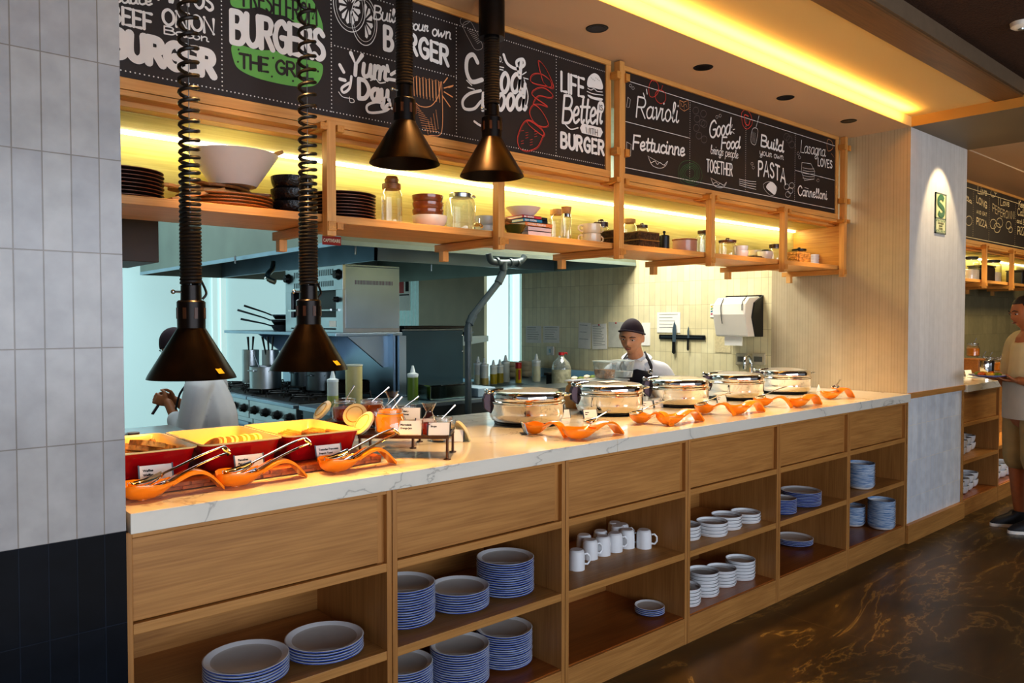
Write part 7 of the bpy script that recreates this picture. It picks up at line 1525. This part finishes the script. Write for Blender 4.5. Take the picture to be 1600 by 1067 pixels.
for x, y, r in ((1551, 350, 5), (1557, 356, 5), (1561, 348, 5), (1575, 352, 4), (1578, 359, 3), (1551, 302, 4), (1555, 298, 3), (1513, 345, 5)): path(mb, [(x+r*cos(a*pi/3), y+r*1.5*sin(a*pi/3)) for a in range(6)], .006, True)
mb.build('line_drawings', CHB, BD3)
w = bpy.data.worlds.new('world'); SC.world = w; w.use_nodes = True
nt = w.node_tree; bg = nt.nodes['Background']
# plain sky-like gradient: pale daylight in the upper half, dim below
tc = nt.nodes.new('ShaderNodeTexCoord'); sp = nt.nodes.new('ShaderNodeSeparateXYZ'); r = nt.nodes.new('ShaderNodeValToRGB')
nt.links.new(tc.outputs['Generated'], sp.inputs[0]); nt.links.new(sp.outputs[2], r.inputs[0])
r.color_ramp.elements[0].position = 0; r.color_ramp.elements[0].color = (.16, .16, .17, 1); r.color_ramp.elements[1].position = .35; r.color_ramp.elements[1].color = (.72, .82, 1, 1)
nt.links.new(r.outputs[0], bg.inputs[0]); bg.inputs[1].default_value = .85
def area(name, loc, rot, sx, sy, col, e, spread=180):
    l = bpy.data.lights.new(name, 'AREA'); l.shape = 'RECTANGLE'; l.size = sx; l.size_y = sy; l.color = col; l.energy = e; l.spread = radians(spread)
    o = bpy.data.objects.new(name, l); COL.objects.link(o); o.location = loc; o.rotation_euler = [radians(a) for a in rot]; return o
def spot(name, loc, tgt, col, e, size=60, blend=.6, r=.03):
    l = bpy.data.lights.new(name, 'SPOT'); l.color = col; l.energy = e; l.spot_size = radians(size); l.spot_blend = blend; l.shadow_soft_size = r
    o = bpy.data.objects.new(name, l); COL.objects.link(o); o.location = loc
    o.rotation_euler = (Vector(tgt)-Vector(loc)).to_track_quat('-Z', 'Y').to_euler(); return o
# daylight from the dining-room windows behind the camera
area('dining_daylight', (1.0, -6.5, 1.9), (80, 0, 0), 8, 2.4, (.80, .88, 1), 290)
# unseen fill lamps under the kitchen ceiling; the second brightens chef and tiles
area('kitchen_fill', (2.2, 4.2, 2.95), (0, 0, 0), 2.5, 4, (.85, .97, 1), 85)
area('kitchen_fill', (4.4, 2.2, 2.95), (0, 0, 0), 1.2, 1.6, (1, .97, .86), 120)
# warm soffit downlights
for x in (1.0, 1.73, 2.52, 3.31, 4.11, 4.9): spot('soffit_spot', (x, .2, 2.765), (x, .22, 0), (1, .58, .22), 125, 46, .6, .05)
for x in (7.19, 7.94, 8.7): spot('bay_spot', (x, .08, 2.77), (x, .1, 0), (1, .7, .35), 90, 60, .5)
spot('sign_spot', (5.82, -.32, 2.77), (5.87, 0, 2.2), (1, .78, .45), 30, 60, .3)
# cove strip between soffit and upper ceiling
area('cove_strip', (1.2, -.06, 2.79), (168, 0, 0), 8.0, .04, (1, .60, .16), 32)
# niche strip light
area('niche_strip', (2.95, .785, 2.155), (-10, 0, 0), 4.7, .03, (1, .9, .42), 11)
area('niche_strip', (8.5, .785, 2.155), (-10, 0, 0), 4.0, .03, (1, .9, .42), 9)
SC.view_settings.view_transform = 'Standard'; SC.view_settings.look = 'Medium High Contrast'; SC.view_settings.exposure = -.03; SC.view_settings.gamma = 1
SC.cycles.max_bounces = 8; SC.cycles.transparent_max_bounces = 16; SC.cycles.sample_clamp_indirect = 6; SC.cycles.caustics_reflective = False; SC.cycles.caustics_refractive = False
# heat lamp bulbs
for i, x in enumerate(LX):
    z = 1.38 if i < 2 else 2.12
    spot('heat_bulb_light', (x, .27, z), (x, .28, 0), (1, .40, .05), 62 if i < 2 else 16, 125 if i < 2 else 80, .5, .04)
# soft bounce of the bright dining room towards ceiling and wall
area('room_bounce', (1.5, -3.0, .4), (180, 0, 0), 7, 4, (1, .82, .6), 60)
area('bay_fill', (9.0, -1.2, 2.7), (25, 0, 0), 3.0, .6, (1, .78, .45), 45)  # unseen area light added to lift the dark back wall of the bay
